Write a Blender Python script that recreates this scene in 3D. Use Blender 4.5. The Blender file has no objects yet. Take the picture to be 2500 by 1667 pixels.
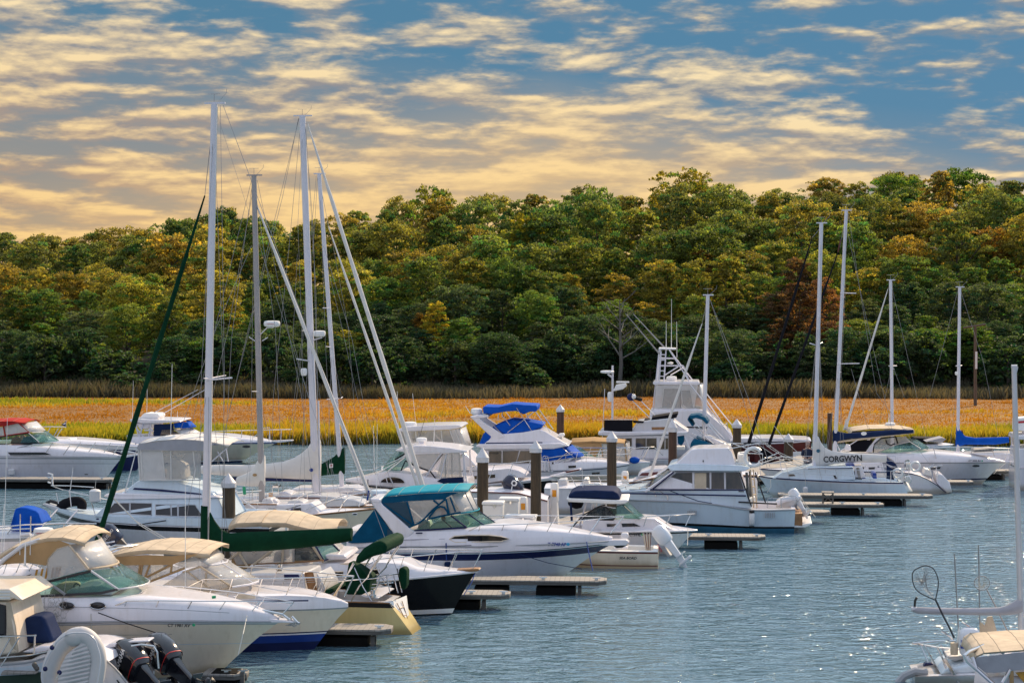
import bpy, bmesh, math, random
import numpy as np
from mathutils import Vector, Matrix
random.seed(7); rng = np.random.default_rng(7)
S = bpy.context.scene; COL = S.collection
R = math.radians
# ------------------------------------------------------------------ camera model (a bridge about 9 m above the water)
CAMH, FPX, CX, CY, HOR = 9.3, 4861.0, 1250.0, 833.5, 700.0
TH = math.atan((CY - HOR) / FPX)
cam = bpy.data.cameras.new('camera'); camo = bpy.data.objects.new('camera', cam); COL.objects.link(camo)
cam.sensor_width = 36; cam.lens = 36 * FPX / 2500; cam.clip_end = 6000; cam.clip_start = 1
camo.location = (0, 0, CAMH); camo.rotation_euler = (math.pi / 2 - TH, 0, 0); S.camera = camo
S.view_settings.view_transform = 'Standard'; S.view_settings.look = 'None'
S.view_settings.exposure = 0; S.view_settings.gamma = 1
S.cycles.max_bounces = 8; S.cycles.transparent_max_bounces = 24; S.cycles.caustics_reflective = False; S.cycles.caustics_refractive = False
S.cycles.sample_clamp_indirect = 6; S.cycles.use_denoising = True
_F = Vector((0, math.cos(TH), -math.sin(TH))); _U = Vector((0, math.sin(TH), math.cos(TH))); _R = Vector((1, 0, 0))
def ray(px, py): return _F + _R * ((px - CX) / FPX) + _U * ((CY - py) / FPX)
def at(px, py, Y):                      # the point of the world seen at a place of the photo, Y metres away
    d = ray(px, py); return Vector((0, 0, CAMH)) + d * (Y / d.y)
def onwater(px, Y): return Vector(((px - CX) / FPX * Y * (math.cos(TH) + math.sin(TH) * CAMH / Y), Y, 0))
# ------------------------------------------------------------------ materials
MATS = {}
def nodes(name):
    m = bpy.data.materials.new(name); m.use_nodes = True; nt = m.node_tree; b = nt.nodes['Principled BSDF']
    MATS[name] = m; return m, nt, b
def N(nt, t, **k):
    n = nt.nodes.new(t)
    for a, v in k.items(): setattr(n, a, v)
    return n
def ramp(nt, inp, stops, interp='LINEAR'):
    r = N(nt, 'ShaderNodeValToRGB'); r.color_ramp.interpolation = interp
    e = r.color_ramp.elements
    while len(e) < len(stops): e.new(0.5)
    for q, (p, c) in zip(e, stops):
        q.position = p; q.color = (c, c, c, 1) if not hasattr(c, '__len__') else tuple(c) + (1,)
    nt.links.new(inp, r.inputs[0]); return r.outputs[0]
def math_(nt, op, a, b=None, c=None, clamp=False):
    n = N(nt, 'ShaderNodeMath', operation=op); n.use_clamp = clamp
    for i, v in enumerate((a, b, c)):
        if v is None: continue
        if isinstance(v, (int, float)): n.inputs[i].default_value = v
        else: nt.links.new(v, n.inputs[i])
    return n.outputs[0]
def mixc(nt, f, a, b, mode='MIX'):
    n = N(nt, 'ShaderNodeMix', data_type='RGBA', blend_type=mode)
    for i, v in ((0, f), (6, a), (7, b)):
        if isinstance(v, (int, float)): n.inputs[i].default_value = v
        elif hasattr(v, '__len__'): n.inputs[i].default_value = tuple(v) + (1,)
        else: nt.links.new(v, n.inputs[i])
    return n.outputs[2]
def noise(nt, vec, scale, detail=4, rough=0.55, dist=0.0):
    n = N(nt, 'ShaderNodeTexNoise'); n.inputs['Scale'].default_value = scale; n.inputs['Detail'].default_value = detail
    n.inputs['Roughness'].default_value = rough; n.inputs['Distortion'].default_value = dist
    if vec is not None: nt.links.new(vec, n.inputs['Vector'])
    return n.outputs['Fac']
def mapping(nt, vec, scale=(1, 1, 1), loc=(0, 0, 0)):
    n = N(nt, 'ShaderNodeMapping'); n.inputs['Scale'].default_value = scale; n.inputs['Location'].default_value = loc
    nt.links.new(vec, n.inputs['Vector']); return n.outputs[0]
def solid(name, col, rough=0.5, metal=0.0, var=0.12, vs=2.0, bump=0.0, bs=40, coat=0.0, spec=0.5, streak=False):
    m, nt, b = nodes(name)
    tc = N(nt, 'ShaderNodeTexCoord').outputs['Object']
    f = noise(nt, mapping(nt, tc, (1, 1, 0.35) if streak else (1, 1, 1)), vs, 5, 0.6)
    d = tuple(c * (1 - var) for c in col); l = tuple(min(1, c * (1 + var * 0.6)) for c in col)
    nt.links.new(ramp(nt, f, [(0.3, d), (0.7, l)]), b.inputs['Base Color'])
    if streak:
        sp = N(nt, 'ShaderNodeSeparateXYZ'); nt.links.new(tc, sp.inputs[0])
        zz = math_(nt, 'MULTIPLY_ADD', noise(nt, tc, 1.6, 4, 0.6), 0.30, math_(nt, 'SUBTRACT', sp.outputs[2], 0.15))
        base = b.inputs['Base Color'].links[0].from_socket
        run = ramp(nt, noise(nt, mapping(nt, tc, (5, 5, 0.25)), 1.5, 4, 0.6), [(0.50, 0.0), (0.78, 0.30)])
        c1 = mixc(nt, run, base, tuple(c * k for c, k in zip(col, (0.62, 0.55, 0.46))))
        nt.links.new(mixc(nt, ramp(nt, zz, [(0.10, 0.75), (0.30, 0.0)]), c1, tuple(c * k for c, k in zip(col, (0.50, 0.44, 0.30)))), b.inputs['Base Color'])
    b.inputs['Roughness'].default_value = rough; b.inputs['Metallic'].default_value = metal
    b.inputs['Coat Weight'].default_value = coat; b.inputs['Specular IOR Level'].default_value = spec
    if bump:
        bn = N(nt, 'ShaderNodeBump'); bn.inputs['Strength'].default_value = bump; bn.inputs['Distance'].default_value = 0.02
        nt.links.new(noise(nt, tc, bs, 3), bn.inputs['Height']); nt.links.new(bn.outputs[0], b.inputs['Normal'])
    return m
solid('gelcoat', (0.76, 0.735, 0.77), 0.22, var=0.07, vs=1.3, coat=0.3, streak=True)
solid('gelcoat_grey', (0.60, 0.60, 0.62), 0.28, var=0.07, vs=1.5, coat=0.2, streak=True)
solid('gelcoat_cream', (0.84, 0.71, 0.56), 0.25, var=0.08, vs=1.3, coat=0.3, streak=True)
solid('gelcoat_pale_blue', (0.60, 0.70, 0.78), 0.25, var=0.07, vs=1.3, coat=0.3, streak=True)
solid('deck_nonskid', (0.72, 0.71, 0.68), 0.6, var=0.08, vs=3, bump=0.15, bs=90)
solid('hull_gold', (0.62, 0.50, 0.22), 0.3, var=0.12, vs=1.5, coat=0.2, streak=True)
solid('hull_black', (0.004, 0.004, 0.005), 0.18, var=0.2, spec=0.25)
solid('paint_navy', (0.008, 0.014, 0.075), 0.25, var=0.15, spec=0.25)
solid('paint_blue', (0.012, 0.045, 0.26), 0.3, var=0.2, spec=0.3)
solid('paint_maroon', (0.11, 0.012, 0.012), 0.3, var=0.15)
solid('paint_red', (0.42, 0.02, 0.02), 0.4)
solid('antifoul_teal', (0.02, 0.12, 0.20), 0.6, var=0.2)
solid('antifoul_green', (0.02, 0.05, 0.03), 0.6, var=0.3)
solid('canvas_white', (0.68, 0.66, 0.63), 0.85, var=0.08, vs=3, bump=0.5, bs=6, spec=0.08)
solid('canvas_grey', (0.36, 0.36, 0.39), 0.85, var=0.10, vs=3, bump=0.5, bs=6, spec=0.08)
solid('canvas_tan', (0.40, 0.26, 0.13), 0.85, var=0.12, vs=3, bump=0.5, bs=6, spec=0.08)
solid('canvas_sand', (0.58, 0.475, 0.35), 0.85, var=0.22, vs=2.2, bump=1.0, bs=4, spec=0.08)
solid('canvas_blue', (0.006, 0.085, 0.46), 0.75, var=0.2, vs=3, bump=0.7, bs=5, spec=0.08)
solid('canvas_teal', (0.004, 0.075, 0.15), 0.75, var=0.2, vs=3, bump=0.6, bs=5, spec=0.08)
solid('canvas_aqua', (0.015, 0.27, 0.36), 0.7, var=0.15, vs=3, bump=0.5, bs=5, spec=0.08)
solid('canvas_green', (0.003, 0.034, 0.016), 0.8, var=0.25, vs=4, bump=0.7, bs=6, spec=0.08)
solid('canvas_navy', (0.012, 0.025, 0.075), 0.75, var=0.2, vs=3, bump=0.6, bs=5, spec=0.08)
solid('canvas_black', (0.012, 0.012, 0.016), 0.8, var=0.2, vs=3, bump=0.5, bs=6, spec=0.08)
solid('canvas_red', (0.40, 0.030, 0.025), 0.8, var=0.2, vs=3, bump=0.5, bs=6, spec=0.08)
solid('stainless', (0.66, 0.66, 0.67), 0.14, metal=1.0, var=0.05)
solid('mast_white', (0.66, 0.65, 0.70), 0.35, var=0.06, vs=0.6)
solid('mast_tan', (0.36, 0.33, 0.32), 0.4, var=0.12, vs=0.6)
solid('mast_silver', (0.58, 0.58, 0.60), 0.35, metal=0.5, var=0.06)
solid('wire', (0.32, 0.32, 0.33), 0.4, metal=0.6)
solid('rope_white', (0.60, 0.58, 0.52), 0.9)
solid('rope_blue', (0.02, 0.06, 0.25), 0.9)
solid('plastic_white', (0.80, 0.80, 0.79), 0.35, var=0.05)
solid('cap_white', (0.58, 0.58, 0.60), 0.45, var=0.15, vs=5)
solid('canvas_seam', (0.30, 0.26, 0.21), 0.9)
solid('plastic_grey', (0.34, 0.35, 0.37), 0.4)
solid('vinyl_seat', (0.72, 0.70, 0.66), 0.5, var=0.08)
solid('upholstery_dark', (0.05, 0.045, 0.05), 0.6)
solid('rubber_black', (0.012, 0.012, 0.013), 0.55)
solid('outboard_black', (0.010, 0.011, 0.016), 0.12, var=0.2, coat=0.6)
solid('outboard_navy', (0.010, 0.016, 0.045), 0.15, var=0.2, coat=0.5)
solid('outboard_white', (0.74, 0.76, 0.80), 0.22, var=0.05, coat=0.4)
solid('hypalon_grey', (0.55, 0.53, 0.52), 0.6, var=0.06, vs=4)
solid('teak', (0.30, 0.15, 0.06), 0.5, var=0.3, vs=6)
solid('wood_yellow', (0.55, 0.28, 0.03), 0.55, var=0.3, vs=20)
solid('fender_white', (0.66, 0.66, 0.66), 0.5)
solid('float_black', (0.006, 0.006, 0.006), 0.8, var=0.3, spec=0.1)
solid('amber_lens', (0.75, 0.30, 0.02), 0.2)
solid('green_plastic', (0.02, 0.35, 0.16), 0.5)
solid('cyan_plastic', (0.02, 0.35, 0.60), 0.5)
solid('orange_plastic', (0.75, 0.22, 0.03), 0.5)
solid('letter_black', (0.015, 0.015, 0.018), 0.5)
solid('letter_blue', (0.02, 0.05, 0.30), 0.5)
solid('letter_red', (0.45, 0.02, 0.03), 0.5)
solid('letter_white', (0.8, 0.8, 0.8), 0.5)
solid('skin', (0.52, 0.30, 0.22), 0.6)
solid('shirt_navy', (0.015, 0.025, 0.06), 0.9)
solid('trousers', (0.10, 0.10, 0.13), 0.9)
solid('cap_grey', (0.35, 0.25, 0.23), 0.9)
def wood(name, c1, c2, sc=(1.5, 14, 14), planks=None):
    m, nt, b = nodes(name); tc = N(nt, 'ShaderNodeTexCoord').outputs['Object']
    f = noise(nt, mapping(nt, tc, sc), 2.0, 6, 0.65)
    col = ramp(nt, f, [(0.25, c1), (0.75, c2)])
    if planks:
        w = N(nt, 'ShaderNodeTexWave'); w.inputs['Scale'].default_value = planks; w.bands_direction = 'X'
        nt.links.new(tc, w.inputs['Vector'])
        g = ramp(nt, w.outputs['Fac'], [(0.0, 0.6), (0.08, 1.0)])
        col = mixc(nt, 1.0, col, g, 'MULTIPLY')
    nt.links.new(col, b.inputs['Base Color']); b.inputs['Roughness'].default_value = 0.75
    bn = N(nt, 'ShaderNodeBump'); bn.inputs['Strength'].default_value = 0.4; bn.inputs['Distance'].default_value = 0.02
    nt.links.new(f, bn.inputs['Height']); nt.links.new(bn.outputs[0], b.inputs['Normal']); return m
wood('dock_planks', (0.18, 0.165, 0.15), (0.37, 0.345, 0.315), planks=2.1)
wood('dock_fascia', (0.055, 0.052, 0.048), (0.15, 0.142, 0.13), sc=(1.2, 6, 10))
wood('pile_wood', (0.020, 0.014, 0.008), (0.10, 0.066, 0.034), sc=(9, 9, 0.8))
wood('pile_dark', (0.030, 0.014, 0.010), (0.10, 0.050, 0.028), sc=(9, 9, 0.8))
wood('pole_wood', (0.07, 0.05, 0.035), (0.17, 0.12, 0.085), sc=(9, 9, 0.6))
def glass(name, tint, rough, base, fac):
    m, nt, b = nodes(name); out = nt.nodes['Material Output']
    b.inputs['Base Color'].default_value = tuple(base) + (1,); b.inputs['Roughness'].default_value = rough
    b.inputs['Specular IOR Level'].default_value = 0.6
    t = N(nt, 'ShaderNodeBsdfTransparent'); t.inputs[0].default_value = tuple(tint) + (1,)
    mx = N(nt, 'ShaderNodeMixShader')
    lw = N(nt, 'ShaderNodeLayerWeight'); lw.inputs[0].default_value = 0.35
    tc = N(nt, 'ShaderNodeTexCoord').outputs['Object']
    f = math_(nt, 'MULTIPLY_ADD', lw.outputs['Facing'], 0.25, math_(nt, 'MULTIPLY_ADD', noise(nt, tc, 2.2, 3, 0.6, 1.2), 0.35, fac - 0.17), clamp=True)
    nt.links.new(f, mx.inputs[0]); nt.links.new(t.outputs[0], mx.inputs[1]); nt.links.new(b.outputs[0], mx.inputs[2])
    bn = N(nt, 'ShaderNodeBump'); bn.inputs['Strength'].default_value = 0.25; bn.inputs['Distance'].default_value = 0.05
    nt.links.new(noise(nt, tc, 2.5, 2), bn.inputs['Height']); nt.links.new(bn.outputs[0], b.inputs['Normal'])
    nt.links.new(mx.outputs[0], out.inputs[0]); return m
glass('clear_vinyl', (0.92, 0.90, 0.86), 0.12, (0.62, 0.61, 0.60), 0.38)
glass('milky_vinyl', (0.92, 0.90, 0.86), 0.20, (0.70, 0.69, 0.68), 0.68)
glass('windshield', (0.70, 0.88, 0.84), 0.03, (0.12, 0.20, 0.20), 0.22)
glass('windshield_dark', (0.45, 0.50, 0.52), 0.03, (0.04, 0.05, 0.06), 0.50)
glass('teal_mesh', (0.25, 0.45, 0.55), 0.5, (0.004, 0.06, 0.11), 0.75)
def tinted(name, c1, c2, vs=1.2):
    m, nt, b = nodes(name); tc = N(nt, 'ShaderNodeTexCoord').outputs['Object']
    f = noise(nt, mapping(nt, tc, (1.0, 1, 0.4)), vs, 3, 0.5)
    nt.links.new(ramp(nt, f, [(0.35, c1), (0.65, c2)]), b.inputs['Base Color'])
    b.inputs['Roughness'].default_value = 0.04; b.inputs['Specular IOR Level'].default_value = 0.6; return m
tinted('dark_glass', (0.006, 0.007, 0.009), (0.030, 0.030, 0.034))
tinted('curtained_glass', (0.012, 0.020, 0.020), (0.085, 0.065, 0.048), 2.5)
# ------------------------------------------------------------------ mesh helpers
class MB:
    def __init__(s): s.v = []; s.f = []; s.m = []; s.mats = []
    def mi(s, mat):
        if mat not in s.mats: s.mats.append(mat)
        return s.mats.index(mat)
    def add(s, vs, fs, mat):
        o = len(s.v); i = s.mi(mat); s.v += [tuple(p) for p in vs]
        for f in fs: s.f.append([o + k for k in f]); s.m.append(i)
    def tube(s, pts, r, mat, n=6, r1=None, caps=True):
        pts = [Vector(p) for p in pts]; k = len(pts)
        if k < 2: return
        rr = r if hasattr(r, '__len__') else [r + ((r1 if r1 is not None else r) - r) * i / (k - 1) for i in range(k)]
        vs = []; up0 = None
        for i, p in enumerate(pts):
            t = (pts[min(i + 1, k - 1)] - pts[max(i - 1, 0)])
            if t.length < 1e-9: t = Vector((0, 0, 1))
            t.normalize()
            a = Vector((0, 0, 1)) if abs(t.z) < 0.9 else Vector((0, 1, 0))
            if up0 is not None and (up0 - t * up0.dot(t)).length > 0.2: a = up0
            x = (a - t * a.dot(t)).normalized(); y = t.cross(x); up0 = x
            for j in range(n):
                q = 2 * math.pi * j / n; vs.append(p + (x * math.cos(q) + y * math.sin(q)) * rr[i])
        fs = [[i * n + j, i * n + (j + 1) % n, (i + 1) * n + (j + 1) % n, (i + 1) * n + j] for i in range(k - 1) for j in range(n)]
        if caps: fs += [list(range(n))[::-1], [(k - 1) * n + j for j in range(n)]]
        s.add(vs, fs, mat)
    def box(s, c, d, mat, rz=0.0):
        c = Vector(c); x, y, z = (q / 2 for q in d); M = Matrix.Rotation(rz, 3, 'Z')
        vs = [c + M @ Vector((a * x, b * y, e * z)) for e in (-1, 1) for b in (-1, 1) for a in (-1, 1)]
        s.add(vs, [[0, 2, 3, 1], [4, 5, 7, 6], [0, 1, 5, 4], [2, 6, 7, 3], [0, 4, 6, 2], [1, 3, 7, 5]], mat)
    def lathe(s, prof, mat, c=(0, 0, 0), n=16, axis='Z'):
        c = Vector(c); vs = []
        for r, h in prof:
            for j in range(n):
                q = 2 * math.pi * j / n; a, b = r * math.cos(q), r * math.sin(q)
                vs.append(c + Vector((a, b, h) if axis == 'Z' else (a, h, b) if axis == 'Y' else (h, a, b)))
        k = len(prof)
        fs = [[i * n + j, i * n + (j + 1) % n, (i + 1) * n + (j + 1) % n, (i + 1) * n + j] for i in range(k - 1) for j in range(n)]
        fs += [list(range(n))[::-1], [(k - 1) * n + j for j in range(n)]]
        s.add(vs, fs, mat)
    def ball(s, c, r, mat, n=10, m=7):
        rx, ry, rz = r if hasattr(r, '__len__') else (r, r, r); c = Vector(c)
        vs = [c + Vector((rx * math.sin(math.pi * i / m) * math.cos(2 * math.pi * j / n), ry * math.sin(math.pi * i / m) * math.sin(2 * math.pi * j / n), rz * math.cos(math.pi * i / m))) for i in range(m + 1) for j in range(n)]
        s.add(vs, [[i * n + j, (i + 1) * n + j, (i + 1) * n + (j + 1) % n, i * n + (j + 1) % n] for i in range(m) for j in range(n)], mat)
    def grid(s, rows, mat, closed=False):
        k = len(rows[0]); vs = [p for r in rows for p in r]; mm = k if closed else k - 1
        s.add(vs, [[i * k + j, i * k + (j + 1) % k, (i + 1) * k + (j + 1) % k, (i + 1) * k + j] for i in range(len(rows) - 1) for j in range(mm)], mat)
    def build(s, name, parent=None, bevel=0.0, smooth=40, seg=2, thick=0.0, weld=True):
        me = bpy.data.meshes.new(name); me.from_pydata(s.v, [], s.f)
        for q in s.mats: me.materials.append(MATS[q])
        me.polygons.foreach_set('material_index', s.m)
        bm = bmesh.new(); bm.from_mesh(me)
        if weld: bmesh.ops.remove_doubles(bm, verts=bm.verts, dist=1e-5)
        bmesh.ops.recalc_face_normals(bm, faces=bm.faces)
        bm.to_mesh(me); bm.free()
        me.polygons.foreach_set('use_smooth', [True] * len(me.polygons)); me.set_sharp_from_angle(angle=R(smooth))
        o = bpy.data.objects.new(name, me); COL.objects.link(o)
        if parent is not None: o.parent = parent
        if thick:
            q = o.modifiers.new('thickness', 'SOLIDIFY'); q.thickness = thick; q.offset = 0
        if bevel:
            q = o.modifiers.new('edge', 'BEVEL'); q.width = bevel; q.segments = seg; q.limit_method = 'ANGLE'; q.angle_limit = R(32); q.harden_normals = False
        return o
def tag(o, label=None, cat=None, group=None, kind=None):
    if label: o['label'] = label
    if cat: o['category'] = cat
    if group: o['group'] = group
    if kind: o['kind'] = kind
    return o
def empty(name, loc, rz=0.0, label=None, cat=None, group=None):
    o = bpy.data.objects.new(name, None); COL.objects.link(o); o.location = loc; o.rotation_euler = (0, 0, rz); o.empty_display_size = 0.3
    return tag(o, label, cat, group)
def copy_tree(o, parent=None):
    c = o.copy(); COL.objects.link(c); c.parent = parent
    for ch in list(o.children): copy_tree(ch, c)
    return c
# ------------------------------------------------------------------ sun and sky
SUN_AZ, SUN_EL = R(34), R(34)          # ahead of the view and to its right: the boats are lit from behind
sl = bpy.data.lights.new('sun', 'SUN'); sl.energy = 6.0; sl.angle = R(0.6); sl.color = (1.0, 0.76, 0.49)
so = bpy.data.objects.new('sun', sl); COL.objects.link(so)
sd = Vector((math.sin(SUN_AZ) * math.cos(SUN_EL), math.cos(SUN_AZ) * math.cos(SUN_EL), math.sin(SUN_EL)))
so.rotation_euler = sd.to_track_quat('Z', 'Y').to_euler()
W = bpy.data.worlds.new('World'); S.world = W; W.use_nodes = True; nt = W.node_tree
for n in list(nt.nodes): nt.nodes.remove(n)
out = N(nt, 'ShaderNodeOutputWorld')
gen = N(nt, 'ShaderNodeTexCoord').outputs['Generated']
sep = N(nt, 'ShaderNodeSeparateXYZ'); nt.links.new(gen, sep.inputs[0])
az = math_(nt, 'ARCTAN2', sep.outputs[0], sep.outputs[1]); el = math_(nt, 'ARCSINE', sep.outputs[2])
elc = math_(nt, 'MAXIMUM', el, 0.0)
def cloudvec(del_, su, sv, seed):
    c = N(nt, 'ShaderNodeCombineXYZ')
    nt.links.new(math_(nt, 'MULTIPLY', az, su), c.inputs[0])
    e = math_(nt, 'POWER', math_(nt, 'ADD', elc, del_ + 0.004), 0.72)
    nt.links.new(math_(nt, 'MULTIPLY', e, sv), c.inputs[1]); c.inputs[2].default_value = seed
    return c.outputs[0]
def dens(del_):
    a = noise(nt, cloudvec(del_, 21.0, 56.0, 3.7), 1.15, 9, 0.54, 0.10)
    b = noise(nt, cloudvec(del_, 6.0, 18.0, 9.1), 1.0, 3, 0.5, 0.2)
    return math_(nt, 'MULTIPLY_ADD', b, 0.34, math_(nt, 'MULTIPLY', a, 0.82))
n0 = dens(0.0); n1 = dens(0.0030)
band = noise(nt, cloudvec(0.0, 3.2, 46.0, 5.5), 1.0, 6, 0.6, 0.3)
warm = math_(nt, 'SUBTRACT', math_(nt, 'SUBTRACT', 0.95, math_(nt, 'MULTIPLY', elc, 8.5)), math_(nt, 'MULTIPLY', az, 1.0), clamp=True)
right = math_(nt, 'MULTIPLY_ADD', az, 1.7, 0.42, clamp=True)
cover = math_(nt, 'MULTIPLY_ADD', right, -0.045, math_(nt, 'MULTIPLY_ADD', warm, 0.045, n0))
mask = ramp(nt, cover, [(0.46, 0.0), (0.64, 1.0)], 'EASE')
lit = math_(nt, 'SUBTRACT', n0, n1)
litm = ramp(nt, math_(nt, 'MULTIPLY_ADD', lit, 2.4, math_(nt, 'MULTIPLY_ADD', band, -1.05, math_(nt, 'MULTIPLY_ADD', cover, 1.75, 0.06))), [(0.36, 0.0), (0.65, 0.42), (0.98, 1.0)])
sky = N(nt, 'ShaderNodeTexSky', sky_type='NISHITA'); sky.sun_disc = False; sky.sun_elevation = SUN_EL; sky.sun_rotation = SUN_AZ
blue = mixc(nt, right, (0.070, 0.22, 0.36), (0.030, 0.21, 0.41))
blue = mixc(nt, math_(nt, 'MULTIPLY', warm, 0.85), blue, (0.52, 0.38, 0.25))
shade = mixc(nt, warm, (0.25, 0.28, 0.32), (0.56, 0.36, 0.21))
lightc = mixc(nt, warm, (0.95, 0.76, 0.46), (0.95, 0.63, 0.26))
glow = math_(nt, 'SUBTRACT', 1.0, math_(nt, 'ADD', math_(nt, 'MULTIPLY', elc, 9.0), math_(nt, 'MULTIPLY', math_(nt, 'ABSOLUTE', math_(nt, 'SUBTRACT', az, 0.02)), 2.0)), clamp=True)
cl = mixc(nt, litm, shade, lightc); cl = mixc(nt, glow, cl, (0.98, 0.66, 0.28)); blue = mixc(nt, glow, blue, (0.90, 0.58, 0.25))
high = ramp(nt, el, [(0.145, 0.0), (0.32, 1.0)])               # unseen sky above the view, brightened blue to add fill light and water reflections
back = ramp(nt, math_(nt, 'MULTIPLY_ADD', sep.outputs[1], -0.5, 0.5), [(0.45, 0.0), (0.75, 1.0)])
pale = math_(nt, 'MULTIPLY', math_(nt, 'MAXIMUM', high, back), 0.85)
blue = mixc(nt, pale, blue, (0.48, 0.64, 0.84)); cl = mixc(nt, pale, cl, (0.66, 0.74, 0.88))
blue = mixc(nt, math_(nt, 'MULTIPLY', back, 0.6), blue, (0.34, 0.35, 0.47)); cl = mixc(nt, math_(nt, 'MULTIPLY', back, 0.5), cl, (0.36, 0.36, 0.47))
gain = math_(nt, 'MULTIPLY_ADD', high, 0.45, 1.0)
bg1 = N(nt, 'ShaderNodeBackground'); bg1.inputs[1].default_value = 0.035; nt.links.new(sky.outputs[0], bg1.inputs[0])
bg2 = N(nt, 'ShaderNodeBackground'); nt.links.new(blue, bg2.inputs[0]); nt.links.new(gain, bg2.inputs[1])
bg3 = N(nt, 'ShaderNodeBackground'); nt.links.new(cl, bg3.inputs[0]); nt.links.new(gain, bg3.inputs[1])
mx1 = N(nt, 'ShaderNodeMixShader'); mx1.inputs[0].default_value = 0.80; nt.links.new(bg1.outputs[0], mx1.inputs[1]); nt.links.new(bg2.outputs[0], mx1.inputs[2])
mx = N(nt, 'ShaderNodeMixShader'); nt.links.new(mask, mx.inputs[0]); nt.links.new(mx1.outputs[0], mx.inputs[1]); nt.links.new(bg3.outputs[0], mx.inputs[2])
nt.links.new(mx.outputs[0], out.inputs[0])
# ------------------------------------------------------------------ water
m, nt, b = nodes('water'); tc = N(nt, 'ShaderNodeTexCoord').outputs['Object']
b.inputs['Base Color'].default_value = (0.095, 0.185, 0.240, 1); b.inputs['Roughness'].default_value = 0.045; b.inputs['IOR'].default_value = 2.15
w1 = noise(nt, mapping(nt, tc, (0.9, 1.5, 1)), 1.7, 3, 0.55, 0.6)
w2 = noise(nt, mapping(nt, tc, (1.0, 1.6, 1)), 0.42, 3, 0.5, 0.6)
w3 = noise(nt, mapping(nt, tc, (1.0, 1.4, 1)), 6.0, 2, 0.5)
calm = ramp(nt, noise(nt, mapping(nt, tc, (0.6, 1.0, 1)), 0.05, 3), [(0.38, 0.45), (0.62, 1.0)])
hgt = math_(nt, 'ADD', math_(nt, 'MULTIPLY', w1, 0.80), math_(nt, 'ADD', math_(nt, 'MULTIPLY', w2, 0.9), math_(nt, 'MULTIPLY', w3, 0.08)))
hgt = math_(nt, 'MULTIPLY', hgt, calm)
bn = N(nt, 'ShaderNodeBump'); bn.inputs['Strength'].default_value = 1.0; bn.inputs['Distance'].default_value = 0.36
nt.links.new(hgt, bn.inputs['Height']); nt.links.new(bn.outputs[0], b.inputs['Normal'])
q = MB(); q.add([(-900, -60, 0), (900, -60, 0), (900, 119, 0), (-900, 119, 0)], [[0, 1, 2, 3]], 'water')
tag(q.build('water'), kind='structure')
# ------------------------------------------------------------------ marsh and hillside
def sstep(a, b, x): t = np.clip((x - a) / (b - a), 0, 1); return t * t * (3 - 2 * t)
def vnoise(x, y, seed=0):
    x = np.asarray(x, float); y = np.asarray(y, float); xi = np.floor(x).astype(int); yi = np.floor(y).astype(int); fx = x - xi; fy = y - yi
    fx = fx * fx * (3 - 2 * fx); fy = fy * fy * (3 - 2 * fy)
    def h(a, b):
        k = (a * 374761393 + b * 668265263 + seed * 974711) & 0x7fffffff
        k = ((k ^ (k >> 13)) * 1274126177) & 0x7fffffff; return ((k ^ (k >> 16)) & 0xffff) / 65535.0
    return (h(xi, yi) * (1 - fx) + h(xi + 1, yi) * fx) * (1 - fy) + (h(xi, yi + 1) * (1 - fx) + h(xi + 1, yi + 1) * fx) * fy
def fbm(x, y, seed=0): return 0.55 * vnoise(x, y, seed) + 0.28 * vnoise(x * 2.1, y * 2.1, seed + 1) + 0.17 * vnoise(x * 4.3, y * 4.3, seed + 2)
def shore(x): return 117.6 + 1.1 * np.sin(x * 0.11 + 1) + 1.5 * (fbm(x * 0.12, 0 * x, 5) - 0.5) * 2
def hill_slope(x, y):
    a = np.clip((x * 190 / np.maximum(y, 1) + 48) / 96, 0, 1)
    return 0.055 + 0.105 * sstep(0.12, 0.95, a)
def ground(x, y):
    x = np.asarray(x, float); y = np.asarray(y, float); s = shore(x)
    z = -1.0 + 1.32 * sstep(-1.0, 0.6, y - s) + 0.16 * (fbm(x * 0.10, y * 0.07, 11) - 0.5) * sstep(1, 10, y - s)
    z += 0.35 * sstep(166, 173, y)
    z += hill_slope(x, y) * np.clip(y - 173, 0, 95) + 0.6 * (fbm(x * 0.06, y * 0.06, 21) - 0.5) * sstep(172, 185, y)
    return z
def marsh_tone(x, y):                   # 0 rust, 0.5 ochre, 1 yellow green
    band = fbm(x * 0.028 + 3, y * 0.15, 31); fine = fbm(x * 0.30, y * 0.8, 41)
    t = 0.13 + 3.0 * (band - 0.47) + 0.6 * (fine - 0.5)
    t = t + 1.0 * (1 - sstep(2, 8 + 16 * fbm(x * 0.12, y * 0.12, 51), y - shore(x)))
    t = t + 0.55 * np.exp(-((y - 154 - 4 * np.sin(x * 0.05)) / 3.5) ** 2) * (fbm(x * 0.04, 0 * x, 61) > 0.42)
    return np.clip(t, 0, 1)
def tone_col(t, n):
    c = np.array([[0.33, 0.145, 0.014], [0.42, 0.205, 0.018], [0.45, 0.265, 0.030], [0.38, 0.32, 0.030], [0.21, 0.25, 0.026]])
    k = np.clip(t, 0, 1) * 4; i = np.clip(k.astype(int), 0, 3); f = (k - i)[:, None]
    return (c[i] * (1 - f) + c[i + 1] * f) * (0.84 + 0.30 * n[:, None])
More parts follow.
